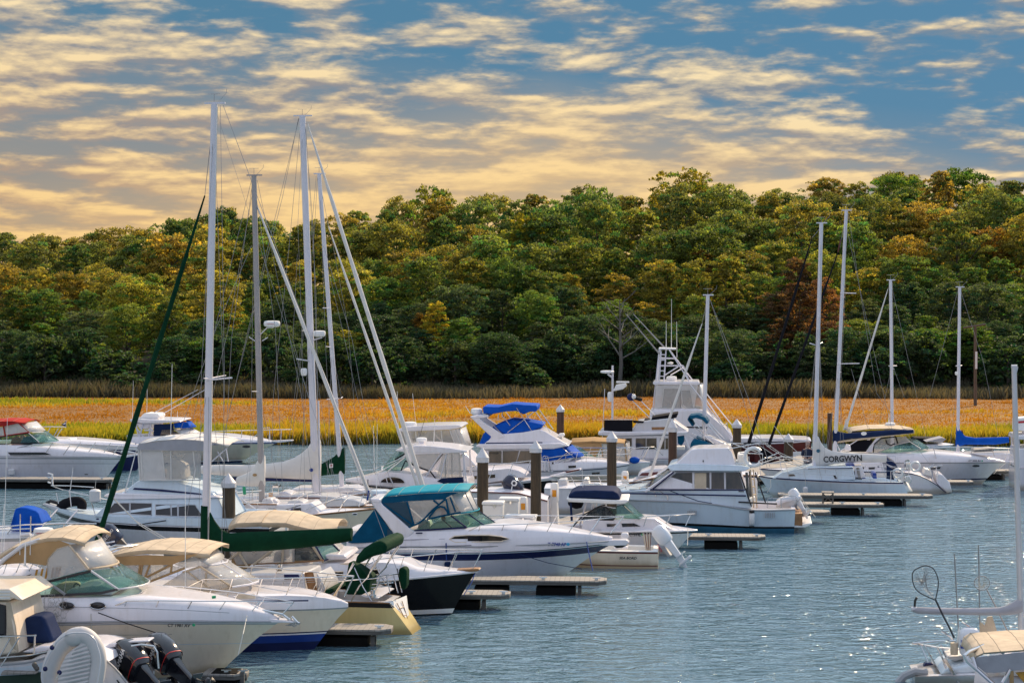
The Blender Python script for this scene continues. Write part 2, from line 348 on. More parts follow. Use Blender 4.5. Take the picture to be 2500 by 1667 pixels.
def fast_mesh(name, V, F, cols=None, mats=(), smooth=False):
    me = bpy.data.meshes.new(name); V = np.asarray(V, np.float32); F = np.asarray(F, np.int32); nf, k = F.shape
    me.vertices.add(len(V)); me.vertices.foreach_set('co', V.ravel()); me.loops.add(nf * k); me.loops.foreach_set('vertex_index', F.ravel())
    me.polygons.add(nf); me.polygons.foreach_set('loop_start', np.arange(0, nf * k, k, dtype=np.int32))
    if smooth: me.polygons.foreach_set('use_smooth', np.ones(nf, bool))
    me.update(calc_edges=True)
    if cols is not None:
        a = me.color_attributes.new('tone', 'FLOAT_COLOR', 'POINT'); C4 = np.ones((len(V), 4), np.float32); C4[:, :3] = cols; a.data.foreach_set('color', C4.ravel())
    for q in mats: me.materials.append(MATS[q])
    return me
def link(name, me, parent=None):
    o = bpy.data.objects.new(name, me); COL.objects.link(o); o.parent = parent; return o
def leafy(name, trans=0.5, objcol=False, rough=0.6):
    m, nt, b = nodes(name); out = nt.nodes['Material Output']
    at_ = N(nt, 'ShaderNodeVertexColor'); at_.layer_name = 'tone'; col = at_.outputs[0]
    if objcol:
        oi = N(nt, 'ShaderNodeObjectInfo'); col = mixc(nt, 1.0, oi.outputs['Color'], col, 'MULTIPLY')
    nt.links.new(col, b.inputs['Base Color']); b.inputs['Roughness'].default_value = rough; b.inputs['Specular IOR Level'].default_value = 0.3
    t = N(nt, 'ShaderNodeBsdfTranslucent'); nt.links.new(mixc(nt, 1.0, col, (1.25, 1.15, 0.55), 'MULTIPLY'), t.inputs[0])
    mx = N(nt, 'ShaderNodeMixShader'); mx.inputs[0].default_value = trans
    nt.links.new(b.outputs[0], mx.inputs[1]); nt.links.new(t.outputs[0], mx.inputs[2]); nt.links.new(mx.outputs[0], out.inputs[0]); return m
leafy('grass_blade', 0.5); leafy('reed_blade', 0.35); leafy('leaf', 0.58, True)
m, nt, b = nodes('marsh_soil'); at_ = N(nt, 'ShaderNodeVertexColor'); at_.layer_name = 'tone'
tcg = N(nt, 'ShaderNodeTexCoord').outputs['Object']
nt.links.new(mixc(nt, 1.0, at_.outputs[0], ramp(nt, noise(nt, mapping(nt, tcg, (1, 1.6, 1)), 1.3, 5), [(0.3, 0.55), (0.7, 1.1)]), 'MULTIPLY'), b.inputs['Base Color']); b.inputs['Roughness'].default_value = 0.95
xs = np.concatenate([np.linspace(-900, -110, 14), np.linspace(-100, 100, 161), np.linspace(110, 900, 14)])
ys = np.concatenate([np.linspace(112, 122, 21), np.linspace(123, 200, 78), np.linspace(204, 300, 25), np.linspace(320, 2400, 16)])
GX, GY = np.meshgrid(xs, ys); gx, gy = GX.ravel(), GY.ravel(); gz = ground(gx, gy)
cc = tone_col(marsh_tone(gx, gy), fbm(gx * 0.5, gy * 0.8, 71)) * 0.75
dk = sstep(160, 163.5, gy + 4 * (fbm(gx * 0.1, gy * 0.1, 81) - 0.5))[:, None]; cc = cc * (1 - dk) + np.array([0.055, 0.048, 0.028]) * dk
mud = (1 - sstep(0.2, 1.4, gy - shore(gx)))[:, None]; cc = cc * (1 - mud) + np.array([0.02, 0.016, 0.010]) * mud
nx = len(xs); I = np.arange(len(ys) - 1)[:, None] * nx + np.arange(nx - 1)[None, :]; I = I.ravel()
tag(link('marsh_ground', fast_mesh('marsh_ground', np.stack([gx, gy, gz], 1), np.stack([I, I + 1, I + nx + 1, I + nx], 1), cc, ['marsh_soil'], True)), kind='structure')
def blades(n, x0, x1, yf, hf, wf, colf, lean=0.25, per=4, spread=0.25, seed=1, lo=.45):
    g = np.random.default_rng(seed); x = g.uniform(x0, x1, n); y = yf(x, g)
    x = np.repeat(x, per) + g.normal(0, spread, n * per); y = np.repeat(y, per) + g.normal(0, spread, n * per)
    z = ground(x, y) - 0.05; h = hf(x, y, g); w = wf(x, y, g); a = g.uniform(0, 6.283, len(x)); lx = g.normal(0, lean, len(x)) * h; ly = g.normal(0, lean, len(x)) * h
    dx, dy = np.cos(a) * w / 2, np.sin(a) * w / 2 * 0.5
    V = np.stack([np.stack([x - dx, y - dy, z], 1), np.stack([x + dx, y + dy, z], 1), np.stack([x + dx * .7 + lx * .45, y + dy * .7 + ly * .45, z + h * .6], 1), np.stack([x + lx, y + ly, z + h], 1)], 1).reshape(-1, 3)
    k = np.arange(len(x)) * 4; F = np.stack([k, k + 1, k + 2, k + 3], 1)
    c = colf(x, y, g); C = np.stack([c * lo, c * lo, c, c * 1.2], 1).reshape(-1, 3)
    return V, F, C
wide = lambda y: 0.275 * y + 3
def yfield(x, g): return shore(x) + 0.6 + (162 - shore(x)) * g.uniform(0, 1, len(x)) ** 0.9
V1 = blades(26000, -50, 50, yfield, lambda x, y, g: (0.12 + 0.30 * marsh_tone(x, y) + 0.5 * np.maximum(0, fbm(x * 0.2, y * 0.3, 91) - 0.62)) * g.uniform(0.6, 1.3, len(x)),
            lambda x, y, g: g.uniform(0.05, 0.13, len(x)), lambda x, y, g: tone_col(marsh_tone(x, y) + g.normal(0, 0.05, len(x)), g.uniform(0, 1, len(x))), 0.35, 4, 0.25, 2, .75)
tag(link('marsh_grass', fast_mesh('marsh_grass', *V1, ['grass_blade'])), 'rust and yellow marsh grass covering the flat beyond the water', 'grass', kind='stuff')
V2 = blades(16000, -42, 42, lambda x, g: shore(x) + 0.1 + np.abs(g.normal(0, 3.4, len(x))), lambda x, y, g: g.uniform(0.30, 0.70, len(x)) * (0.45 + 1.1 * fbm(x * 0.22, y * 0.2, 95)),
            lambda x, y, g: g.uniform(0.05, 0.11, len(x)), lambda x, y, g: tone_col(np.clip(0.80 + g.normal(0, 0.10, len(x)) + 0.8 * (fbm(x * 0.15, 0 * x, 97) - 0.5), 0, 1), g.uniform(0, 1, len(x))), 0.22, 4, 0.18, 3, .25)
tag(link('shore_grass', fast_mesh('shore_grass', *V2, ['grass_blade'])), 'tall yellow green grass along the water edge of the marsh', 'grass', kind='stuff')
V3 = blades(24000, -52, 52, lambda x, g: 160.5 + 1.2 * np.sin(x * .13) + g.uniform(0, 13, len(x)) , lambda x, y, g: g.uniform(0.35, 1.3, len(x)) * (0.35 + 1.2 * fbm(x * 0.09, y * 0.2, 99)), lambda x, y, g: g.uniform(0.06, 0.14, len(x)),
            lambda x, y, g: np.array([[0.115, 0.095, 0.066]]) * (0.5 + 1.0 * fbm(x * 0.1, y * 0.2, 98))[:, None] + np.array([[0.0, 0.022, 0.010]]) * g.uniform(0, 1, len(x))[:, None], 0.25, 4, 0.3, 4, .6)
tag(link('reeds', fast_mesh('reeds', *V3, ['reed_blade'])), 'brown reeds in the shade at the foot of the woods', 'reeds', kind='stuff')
# ------------------------------------------------------------------ trees
wood('bark', (0.035, 0.028, 0.022), (0.10, 0.085, 0.07), sc=(4, 4, 1)); wood('bark_grey', (0.07, 0.075, 0.07), (0.16, 0.165, 0.155), sc=(4, 4, 1))
def limb_set(q, h, r, n, g, mat, spread=1.0, fork=0.35):
    ends = []; lean = Vector((g.normal(0, .03), g.normal(0, .03), 1)); top = lean * h * 0.86
    pts = [Vector((0, 0, -0.4))] + [lean * (h * 0.86 * t) + Vector((g.normal(0, .06), g.normal(0, .06), 0)) * (h * .1) for t in (.25, .5, .75, 1)]
    q.tube(pts, r, mat, 7, r * 0.2)
    for i in range(n):
        t = fork + (0.95 - fork) * i / max(1, n - 1); a = i * 2.4 + g.uniform(-.5, .5); L = h * (0.42 - 0.26 * t) * spread * g.uniform(.8, 1.25)
        b0 = lean * (h * .86 * t); d = Vector((math.cos(a), math.sin(a), g.uniform(.35, .9))); 
        p1 = b0 + d * L * .5 + Vector((0, 0, L * .05)); p2 = b0 + d * L + Vector((0, 0, L * .22)); q.tube([b0, p1, p2], r * (.5 - .3 * t), mat, 5, r * .06); ends += [p1, p2]
        for s in (-1, 1):
            e = p1 + Vector((math.cos(a + s * .8), math.sin(a + s * .8), .7)) * L * .45; q.tube([p1, e], r * .14, mat, 4, r * .04); ends.append(e)
    return ends
def crown_mesh(name, h, rad, z0, ncl, per, leaf, seed, conic=0.0, gap=0.0):
    # leaves gathered on many small lobes: each lobe turns its own colour, gaps stay between them
    g = np.random.default_rng(seed); P = []; T = []
    for i in range(ncl):
        u = g.uniform(0, 6.283); v = g.uniform(0, 1) ** 0.8
        prof = math.sin(math.pi * min(1, 0.08 + v * 0.88)) ** 0.5 * (1 - conic * v) * (1 + .22 * math.sin(3 * u + seed) + .15 * math.sin(7 * v + 2 * u))
        rr = rad * prof * g.uniform(.25, 1) ** .5
        c = np.array([math.cos(u) * rr, math.sin(u) * rr, z0 + (h - z0) * v]) + g.normal(0, .09 * rad, 3)
        if gap and g.uniform() < gap: continue
        lr = rad * g.uniform(.06, .17); k = int(per * (lr / (rad * .115)) ** 2 * g.uniform(.7, 1.2))
        d = g.normal(0, 1, (k, 3)); d /= np.linalg.norm(d, axis=1)[:, None]; d[:, 2] = np.where(d[:, 2] < -.2, -d[:, 2] * .6, d[:, 2])
        P.append(c + d * lr * (g.uniform(.35, 1.12, k) ** .5)[:, None] * np.array([1.2, 1.2, .8]))
        tone = g.uniform(.65, 1.25); hue = g.uniform(); br = tone * g.uniform(.4, 1.6, k)
        f = (1.28, 1.2, .7) if hue > .88 else (1.1, 1.1, .8) if hue > .6 else (.5, .95, .9) if hue < .2 else (1, 1, 1)
        T.append(np.stack([br * f[0], br * f[1], br * f[2]], 1))
    P = np.concatenate(P); T = np.concatenate(T); n = len(P); sz = leaf * g.uniform(.5, 1.4, n)[:, None]
    d1 = g.normal(0, 1, (n, 3)); d1 /= np.linalg.norm(d1, axis=1)[:, None]; d2 = np.cross(d1, g.normal(0, 1, (n, 3))); d2 /= np.linalg.norm(d2, axis=1)[:, None]
    V = np.stack([P - d1 * sz * .6, P + d2 * sz * .34, P + d1 * sz * .6, P - d2 * sz * .34], 1).reshape(-1, 3); k = np.arange(n) * 4
    return fast_mesh(name, V, np.stack([k, k + 1, k + 2, k + 3], 1), np.repeat(T, 4, 0), ['leaf'])
def make_tree(seed, h, rad, z0, ncl=100, per=62, leaf=.34, conic=.1, gap=0.0, name='broadleaf_tree'):
    g = np.random.default_rng(seed); root = empty(name, (0, 0, 0)); q = MB(); limb_set(q, h * .92, .13 + h * .010, 8, g, 'bark')
    q.build('trunk', root, weld=False); c = link('crown', crown_mesh('crown', h, rad, z0, ncl, per, leaf, seed, conic, gap), root); return root
protos = [make_tree(100 + i, 10, r_, z_, int(n_ * 3.4), 42, .21, c_) for i, (r_, z_, n_, c_) in enumerate([(3.2, 1.6, 105, .1), (3.7, 1.8, 120, .0), (2.8, 1.4, 95, .15), (3.3, 2.2, 95, .05), (3.9, 2.0, 120, .1), (2.6, 1.2, 85, .2), (3.4, 1.2, 110, .1)])]
shrubp = make_tree(140, 3.4, 2.0, .1, 150, 26, .22, .1, name='understory_shrub')
openp = make_tree(150, 10, 3.6, 3.4, 190, 26, .24, .0, name='broadleaf_tree')
PAL = {'green': ((.120, .190, .026), 'dense green tree in the wooded hillside behind the marsh', 'green trees on the hillside'),
       'olive': ((.255, .255, .026), 'olive yellow green tree in the wooded hillside', 'olive trees on the hillside'),
       'dark': ((.032, .080, .038), 'dark green shaded tree at the foot of the hillside woods', 'dark trees at the foot of the woods'),  # dim bluish leaf colour stands in for haze low in the woods
       'gold': ((.32, .26, .022), 'golden yellow autumn tree among the green hillside trees', 'golden trees on the hillside'),
       'orange': ((.27, .125, .018), 'orange autumn tree among the green hillside trees', 'orange trees on the hillside'),
       'rust': ((.16, .066, .034), 'dull red autumn tree in the lower woods behind the sailboat masts', 'dull red trees in the lower woods')}
used_p = set()
def put_tree(pr, x, y, hs, kind, ws=None, label=None, dz=0.0, haze_tint=.12):
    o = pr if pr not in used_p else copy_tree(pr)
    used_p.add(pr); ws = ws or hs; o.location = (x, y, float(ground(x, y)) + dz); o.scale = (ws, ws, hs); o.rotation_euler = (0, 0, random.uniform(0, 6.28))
    col, lab, grp = PAL[kind]; j = random.uniform(.75, 1.2); col = tuple(a * (1 - haze_tint) + c * haze_tint for a, c in zip(col, (.22, .24, .15)))  # leaf colour pulled towards a pale tone in place of real haze
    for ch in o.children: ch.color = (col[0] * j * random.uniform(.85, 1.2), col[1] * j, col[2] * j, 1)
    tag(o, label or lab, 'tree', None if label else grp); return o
SKYL = [(-60, 575), (0, 578), (100, 570), (200, 580), (300, 578), (370, 562), (460, 548), (545, 528), (640, 548), (700, 536), (800, 536), (900, 524), (1000, 505), (1120, 488), (1200, 494), (1300, 487), (1400, 472), (1480, 470), (1560, 490), (1620, 462), (1730, 462), (1800, 478), (1900, 472), (2000, 458), (2100, 466), (2170, 446), (2250, 434), (2330, 430), (2400, 448), (2560, 440)]
def topline(px): return float(np.interp(px, [a for a, _ in SKYL], [b for _, b in SKYL]))
def Zat(py, Y): return float(at(1250, py, Y).z)
rowsT = [(170, 0.26), (177, 0.36), (185, 0.48), (193, 0.62), (203, 0.76), (215, 0.88), (229, 1.0), (246, 1.02)]
tr = random.Random(5)
for ri, (Y, fr) in enumerate(rowsT):
    half = 0.262 * Y + 4; step = 3.2 + 0.22 * ri; x = -half + tr.uniform(0, 2)
    while x < half:
        yy = Y + tr.uniform(-3, 3); px = CX + x / yy * FPX
        ytop = 965 + (topline(px) - 965) * fr + tr.uniform(-38, 30) * (1 if ri < 6 else .5) + (0 if ri < 6 else 14)
        zt = Zat(ytop, yy); h = zt - float(ground(x, yy))
        if h > 3.0:
            pr = protos[tr.randrange(7)]; r_ = tr.random()
            left = max(0, 1 - px / 1100)
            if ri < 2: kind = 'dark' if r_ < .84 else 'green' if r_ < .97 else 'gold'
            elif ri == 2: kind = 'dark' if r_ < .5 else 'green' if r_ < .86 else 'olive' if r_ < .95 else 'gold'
            elif ri < 5: kind = 'green' if r_ < .48 - .1 * left else 'olive' if r_ < .88 - .12 * left else 'gold' if r_ < .992 - .02 * left else 'orange'
            else: kind = 'green' if r_ < .42 else 'olive' if r_ < .86 - .1 * left else 'gold' if r_ < .995 else 'orange'
            if 1850 < px < 2080 and 0 < ri < 4 and tr.random() < .5: kind = 'rust'
            hh = max(h, 5.0); s = hh / 10
            put_tree(pr, x, yy, s, kind, ws=max(.75, min(1.05, s)) * tr.uniform(.85, 1.1), dz=h - hh, haze_tint=.13 + .045 * ri)  # farther rows get more haze mixed into their leaf colour
        x += step * tr.uniform(.75, 1.25)
for px, ytop, Y, w, kind, lab, pr in [(1955, 700, 176, .8, 'rust', 'reddish tree low in the woods between the black furled sails and the tall right masts', protos[5]), (1052, 464, 232, 1.05, 'olive', 'tall open crowned tree standing above the treeline left of centre', openp), (1665, 421, 236, 1.2, 'gold', 'tall rounded tree rising above the treeline right of centre', openp), (552, 520, 240, .8, 'dark', 'dark tree top poking above the treeline between the left masts', protos[0]), (2185, 436, 238, .9, 'green', 'tall green tree above the ridge at the upper right', protos[1]), (2345, 424, 240, 1.1, 'green', 'broad dark tree on the highest part of the ridge', protos[4]),
        (1480, 530, 222, .5, 'gold', 'bright golden tree at the centre of the upper hillside', protos[2]), (1710, 622, 200, .7, 'orange', 'orange tree halfway down the hillside right of centre', protos[0]), (2430, 565, 205, .8, 'orange', 'broad orange tree near the right edge of the hillside', protos[1]), (1290, 535, 215, .8, 'gold', 'gold and green tree in the upper middle of the hillside', protos[3]), (1950, 640, 190, .75, 'rust', 'dull red tree behind the black furled sails', protos[2]), (1030, 770, 180, .55, 'orange', 'small rusty orange tree low in the woods left of centre', protos[5]), (1062, 745, 178, .5, 'gold', 'thin golden tree low in the woods left of centre', protos[2])]:
    p = at(px, ytop, Y); g0 = float(ground(p.x, Y)); h = p.z - g0
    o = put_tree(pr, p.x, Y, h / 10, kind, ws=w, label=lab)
for i in range(60):
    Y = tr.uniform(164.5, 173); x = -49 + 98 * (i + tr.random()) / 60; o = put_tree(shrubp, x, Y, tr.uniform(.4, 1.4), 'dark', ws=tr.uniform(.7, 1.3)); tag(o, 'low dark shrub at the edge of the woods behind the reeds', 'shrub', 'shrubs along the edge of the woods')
g = np.random.default_rng(77); dt = empty('dead_tree', tuple(at(1512, 940, 166)), 0, 'bare grey dead tree at the edge of the woods left of the fishing tower', 'tree')
q = MB(); limb_set(q, 8.2, .20, 14, g, 'bark_grey', .9, .3); q.build('trunk', dt, weld=False)
# rock outcrop and utility pole
m, nt, b = nodes('granite'); tcr = N(nt, 'ShaderNodeTexCoord').outputs['Object']
nt.links.new(ramp(nt, noise(nt, tcr, 0.9, 7, 0.65), [(0.3, (0.04, 0.05, 0.045)), (0.7, (0.17, 0.18, 0.17))]), b.inputs['Base Color']); b.inputs['Roughness'].default_value = .9
q = MB(); rows = []
for i in range(13):
    t = i / 12; row = []
    for j in range(33):
        u = j / 32; x = -8.5 + 17 * u; hgt_ = (2.0 * math.sin(math.pi * u) ** .6) * (0.75 + .7 * float(fbm(u * 5, t * 2, 7))); row.append((x, 2.2 * t - 1.1 + .4 * float(fbm(u * 7, t * 3, 9)), hgt_ * math.sin(math.pi * (0.03 + .94 * t)) ** .6 - .35))
    rows.append(row)
q.grid(rows, 'granite'); o = q.build('rock_outcrop', smooth=60); o.location = tuple(at(665, 962, 171)); tag(o, 'long grey rock outcrop at the foot of the woods behind the left masts', 'rock')
p0 = at(2381, 1012, 150); p0.z = float(ground(p0.x, 150)); pt = at(2376, 795, 150)
up = empty('utility_pole', p0, 0, 'weathered wooden utility pole with a crossarm standing in the marsh', 'utility pole')
q = MB(); H_ = pt.z - p0.z; q.tube([(0, 0, -.5), (-.05, 0, H_)], .13, 'pole_wood', 10, .10); q.build('pole', up)
q = MB(); q.tube([(-.95, 0, H_ - .16), (.75, 0, H_ + .10)], .075, 'pole_wood', 4); q.build('crossarm', up)
q = MB(); q.box((.02, -.13, H_ - 2.6), (.16, .03, 1.3), 'plastic_white'); q.build('marker_board', up)

# ------------------------------------------------------------------ boat building
F0 = (0, 0, 1.0); C1 = (0, 950, 4.2); C2 = (0, 1280, 4.052); C3 = (460, 1230, 4.2); C4 = (440, 950, 4.2); C5 = (860, 960, 4.2); C6 = (1280, 830, 4.2); C7 = (1340, 1060, 3.564); C8 = (1780, 960, 3.267); C9 = (2180, 1350, 4.947)
def lerp(a, b, t): return a + (b - a) * t
def bake_text(o):                        # letters become a mesh of their own
    me = bpy.data.meshes.new_from_object(o); n = bpy.data.objects.new('lettering', me); COL.objects.link(n); n.parent = o.parent; n.matrix_basis = o.matrix_basis.copy(); bpy.data.objects.remove(o); n.name = 'lettering'; return n
class Boat:
    def __init__(s, name, label, cat, px, d, yaw=-8.0, T=F0, group=None, z0=0.0):
        s.O = onwater(px, d); s.O.z = z0; s.yaw = R(yaw); s.root = empty(name, s.O, s.yaw, label, cat, group); s.T = T
        s.ex = Vector((math.cos(s.yaw), math.sin(s.yaw), 0)); s.ey = Vector((-math.sin(s.yaw), math.cos(s.yaw), 0)); s.fit = {}; s.zb = z0
    def z(s, T): s.T = T; return s
    def L(s, x, y, lat=0.0):
        px, py = s.T[0] + x / s.T[2], s.T[1] + y / s.T[2]; d = ray(px, py); o = Vector((0, 0, CAMH)) - s.O
        t = (lat - o.dot(s.ey)) / d.dot(s.ey); p = o + d * t
        return Vector((p.dot(s.ex), lat, p.z))
    def mpp(s): return s.O.y / FPX / s.T[2]           # metres per traced unit
    def P(s, pts, lat=0.0): return [s.L(p[0], p[1], p[2] if len(p) > 2 else lat) for p in pts]
    def par(s, p): return p if p is not None else s.root
    # -------- simple pieces
    def tubes(s, name, lines, r, mat, par=None, lat=0.0, n=6, r1=None, both=False):
        q = MB()
        if lines and not isinstance(lines[0][0], (tuple, list, Vector)): lines = [lines]
        if name in ('outrigger', 'antenna', 'canvas_strap', 'hardtop_post', 'roof_post', 'black_post', 'cockpit_post', 'stanchion', 't_top_leg', 'spreader', 'brace', 'mullion', 'rod_holder', 'bimini_frame') and (len(lines) > 1 or both):
            for l in lines:
                o = s.tubes(name + '_', [l], r, mat, par, lat, n, r1); o.name = name
                if both: c = o.copy(); COL.objects.link(c); c.scale = (1, -1, 1); c.name = name
            return o
        for l in lines:
            pts = [p if isinstance(p, Vector) else s.L(p[0], p[1], p[2] if len(p) > 2 else lat) for p in l]; q.tube(pts, r, mat, n, r1)
            if both: q.tube([Vector((p.x, -p.y, p.z)) for p in pts], r, mat, n, r1)
        return q.build(name, s.par(par), weld=False)
    def slab(s, name, poly, hw, mat, par=None, bevel=0.03, sub=None):
        near = [s.L(p[0], p[1], -(p[2] if len(p) > 2 else hw)) for p in poly]; far = [Vector((p.x, -p.y, p.z)) for p in near]; n = len(near)
        q = MB(); fs = [list(range(n)), [n + i for i in range(n)][::-1]] + [[i, n + i, n + (i + 1) % n, (i + 1) % n] for i in range(n)]
        q.add(near + far, fs, mat); o = q.build(name, s.par(par), bevel, 35, 3)
        A = np.array([[1, p.x, p.z] for p in near]); y = np.array([p.y for p in near]); s.fit[name] = np.linalg.lstsq(A, y, rcond=None)[0]; return o
    def onfit(s, name, x, y):
        c = s.fit[name]; lat = c[0]
        for _ in range(5): p = s.L(x, y, lat); lat = c[0] + c[1] * p.x + c[2] * p.z
        return s.L(x, y, lat)
    def panel(s, name, poly, mat, lat=-1.0, on=None, th=0.02, par=None, proud=0.008, both=False, bevel=0.0, frame=None, fr=0.018):
        P = [s.onfit(on, p[0], p[1]) if on else s.L(p[0], p[1], p[2] if len(p) > 2 else lat) for p in poly]; q = MB(); n = len(P)
        for sg in (1,):
            a = [Vector((p.x, sg * (p.y - proud), p.z)) for p in P]; b_ = [Vector((p.x, sg * (p.y - proud + th), p.z)) for p in P]
            q.add(a + b_, [list(range(n)), [n + i for i in range(n)][::-1]] + [[i, n + i, n + (i + 1) % n, (i + 1) % n] for i in range(n)], mat)
        o = q.build(name, s.par(par), bevel)
        if both: c = o.copy(); COL.objects.link(c); c.scale = (1, -1, 1)
        if frame:
            q = MB(); a = [Vector((p.x, p.y - proud - .006, p.z)) for p in P]; q.tube(a + [a[0]], fr, frame, 5); q.build('frame', o, weld=False)
        return o
    def ellipse(s, cx, cy, rx, ry, n=20, a0=0, a1=360, rot=0):
        k = n if a1 - a0 >= 360 else n + 1; c, d = math.cos(R(rot)), math.sin(R(rot)); o = []
        for i in range(k):
            a = R(a0 + (a1 - a0) * i / n); u, v = rx * math.cos(a), ry * math.sin(a); o.append((cx + u * c - v * d, cy + u * d + v * c))
        return o
    def span(s, name, pts, mat, hw=1.0, crown=0.0, bulge=0.0, par=None, th=0.02, nw=9, drop=0.0, wav=0.0):
        # a sheet carried across the boat: canvas tops, front windshields, front curtains
        rows = []; q = MB(); g = random.Random(len(name) + len(pts))
        for p in pts:
            h = p[2] if len(p) > 2 else hw; e = s.L(p[0], p[1], -h); row = []
            for j in range(nw):
                w = -1 + 2 * j / (nw - 1); k = 1 - w * w
                row.append(Vector((e.x + bulge * k, w * h, e.z + crown * k + ((wav or .012) * g.uniform(-1, 1) if crown and 0 < j < nw - 1 else 0))))
            if drop: row = [row[0] - Vector((0, -.02, drop))] + row + [row[-1] - Vector((0, .02, drop))]
            rows.append(row)
        q.grid(rows, mat); o = q.build(name, s.par(par), 0, 50, thick=th)
        if crown > .02 and len(pts) > 3:
            for r_ in rows[1:-1]: q = MB(); q.tube([v + Vector((0, 0, th * .6)) for v in r_], .006, 'canvas_seam', 4); q.build('seam', o)
        return o
    def text(s, body, x, y, h, mat, lat=-1.0, on=None, par=None, shear=0.0, width=None, name='lettering', rot=0.0):
        p = s.onfit(on, x, y) if on else s.L(x, y, lat)
        c = bpy.data.curves.new(name, 'FONT'); c.body = body; c.size = h * s.mpp() / 0.70; c.extrude = 0.002; c.offset = c.size * .030; c.shear = shear; c.materials.append(MATS[mat]); c.resolution_u = 3
        o = bpy.data.objects.new(name, c); COL.objects.link(o); o.parent = s.par(par); o.location = (p.x, p.y - .05, p.z); o.rotation_euler = (math.pi / 2, -R(rot), 0)
        if width:
            bpy.context.view_layer.update(); w = max(o.dimensions.x, 1e-3); o.scale = (width * s.mpp() / w, 1, 1)
        return bake_text(o)
    # -------- hull
    def hull(s, sheer, stem, B, bands, tf=0.85, s0=0.42, pw=2.3, rake=0.0, wr=0.86, bowr=1.0, n=26, camber=0.10, deck='deck_nonskid', s_c=0.0, flare=1.0, name='hull', cock=0.45, rub=None, rubr=0.025, toe=0.0):
        def b(t, pw_=pw): 
            t = min(max(t, 0), 1); return B * (tf + (1 - tf) * math.sin(math.pi / 2 * min(1, t / s0))) if t < s0 else B * max(0.0, 1 - ((t - s0) / (1 - s0)) ** pw_)
        us = s.L(sheer[0][0], sheer[0][1], -B * tf).x; ub = s.L(sheer[-1][0], sheer[-1][1], 0).x; U, Z = [], []
        for x, y in sheer:
            u = s.L(x, y, -B).x
            for _ in range(4): p = s.L(x, y, -b((u - us) / (ub - us))); u = p.x
            U.append((u - us) / (ub - us)); Z.append(p.z)
        T_ = np.linspace(0, 1, 60); zz = np.interp(T_, U, Z)
        for _ in range(6): zz[1:-1] = .25 * zz[:-2] + .5 * zz[1:-1] + .25 * zz[2:]
        zs = lambda t: float(np.interp(t, T_, zz))
        p0 = s.L(sheer[-1][0], sheer[-1][1], 0); p1 = s.L(stem[0], stem[1], 0); k = p0.z / max(p0.z - p1.z, .05); ubw = p0.x + (p1.x - p0.x) * k
        usw = us + rake; s.us, s.ub, s.hb, s.hz, s.B = us, ub, b, zs, B; s.sgn = 1 if ub > us else -1
        s.hu = lambda t: us + (ub - us) * t
        vs = sorted(set([0, .25, .5, .75, 1.0, 1.35] + [v for v, _ in bands if v < 1.35])); q = MB(); rows = []
        ts = [1 - (1 - i / n) ** 1.25 for i in range(n + 1)]
        for v in vs:
            vv = min(v, 1); row = []
            for sg in (-1, 1):
                r_ = []
                for t in ts:
                    u = lerp(lerp(us, usw, vv), lerp(ub, ubw, vv ** .85), t); bt = b(t); bw = b(t, pw * .62) * wr
                    y = lerp(bt, bw, vv ** flare) * (0.8 if v > 1 else 1); r_.append(Vector((u, sg * y, zs(t) * (1 - v) if v <= 1 else -.45)))
                row.append(r_)
            rows.append(row)
        for i in range(len(vs) - 1):
            vm = (vs[i] + vs[i + 1]) / 2; mat = next((m_ for v, m_ in bands if vm < v), bands[-1][1])
            for sg in (0, 1): q.grid([rows[i][sg], rows[i + 1][sg]], mat)
            a, c = rows[i], rows[i + 1]; q.add([a[0][0], a[1][0], c[1][0], c[0][0]], [[0, 1, 2, 3]], mat)
        o = q.build(name, s.root, 0, 40); s.H = o
        if deck:
            q = MB(); g_ = []
            for t in [s_c + (1 - s_c) * i / 18 for i in range(19)]:
                bb = max(b(t) - .03, 0.0); g_.append([Vector((lerp(us, ub, t) - (.02 * s.sgn if t == 1 else 0), w * bb, zs(t) - .015 + camber * (1 - w * w) * min(1, bb / B * 1.4))) for w in [-1 + i / 4 for i in range(9)]])
            q.grid(g_, deck); q.build('deck', s.root, 0, 50)
        if s_c > 0:
            q = MB(); rr = []
            for t in [s_c * i / 8 for i in range(9)]:
                bb = b(t) - .02; z_ = zs(t); zf = max(.12, z_ - cock); u = lerp(us, ub, t); u2 = u + (.16 * s.sgn if t == 0 else 0)
                rr.append([Vector((u2 if j not in (0, 11) else u, y, z)) for j, (y, z) in enumerate([(-bb, z_), (-bb + .14, z_ + .02), (-bb + .20, z_ - .02), (-bb + .22, zf), (-.4, zf + .01), (0, zf + .01), (0.01, zf + .01), (.4, zf + .01), (bb - .22, zf), (bb - .20, z_ - .02), (bb - .14, z_ + .02), (bb, z_)])])
            q.grid(rr, deck or 'deck_nonskid')
            a = rr[0]; e = rr[-1]; q.add([a[0], a[11], a[10], a[1]], [[0, 1, 2, 3]], deck or 'deck_nonskid'); q.add([a[2], a[3], a[8], a[9]], [[0, 1, 2, 3]], deck or 'deck_nonskid'); q.add([e[1], e[3], e[8], e[10]], [[0, 1, 2, 3]], 'gelcoat')
            q.build('cockpit', s.root, 0, 40)
        if rub:
            q = MB(); pts = [Vector((s.hu(t), -b(t) - rubr * .4, zs(t) - rubr * .4)) for t in ts]; pts += [Vector((p.x, -p.y, p.z)) for p in pts[::-1]]; q.tube(pts, rubr, rub, 6); q.build('rub_rail', s.root)
        return o
    def stripe(s, name, v0, v1, mat, t0=0.02, t1=0.98):   # not used for bands that run the whole hull
        pass
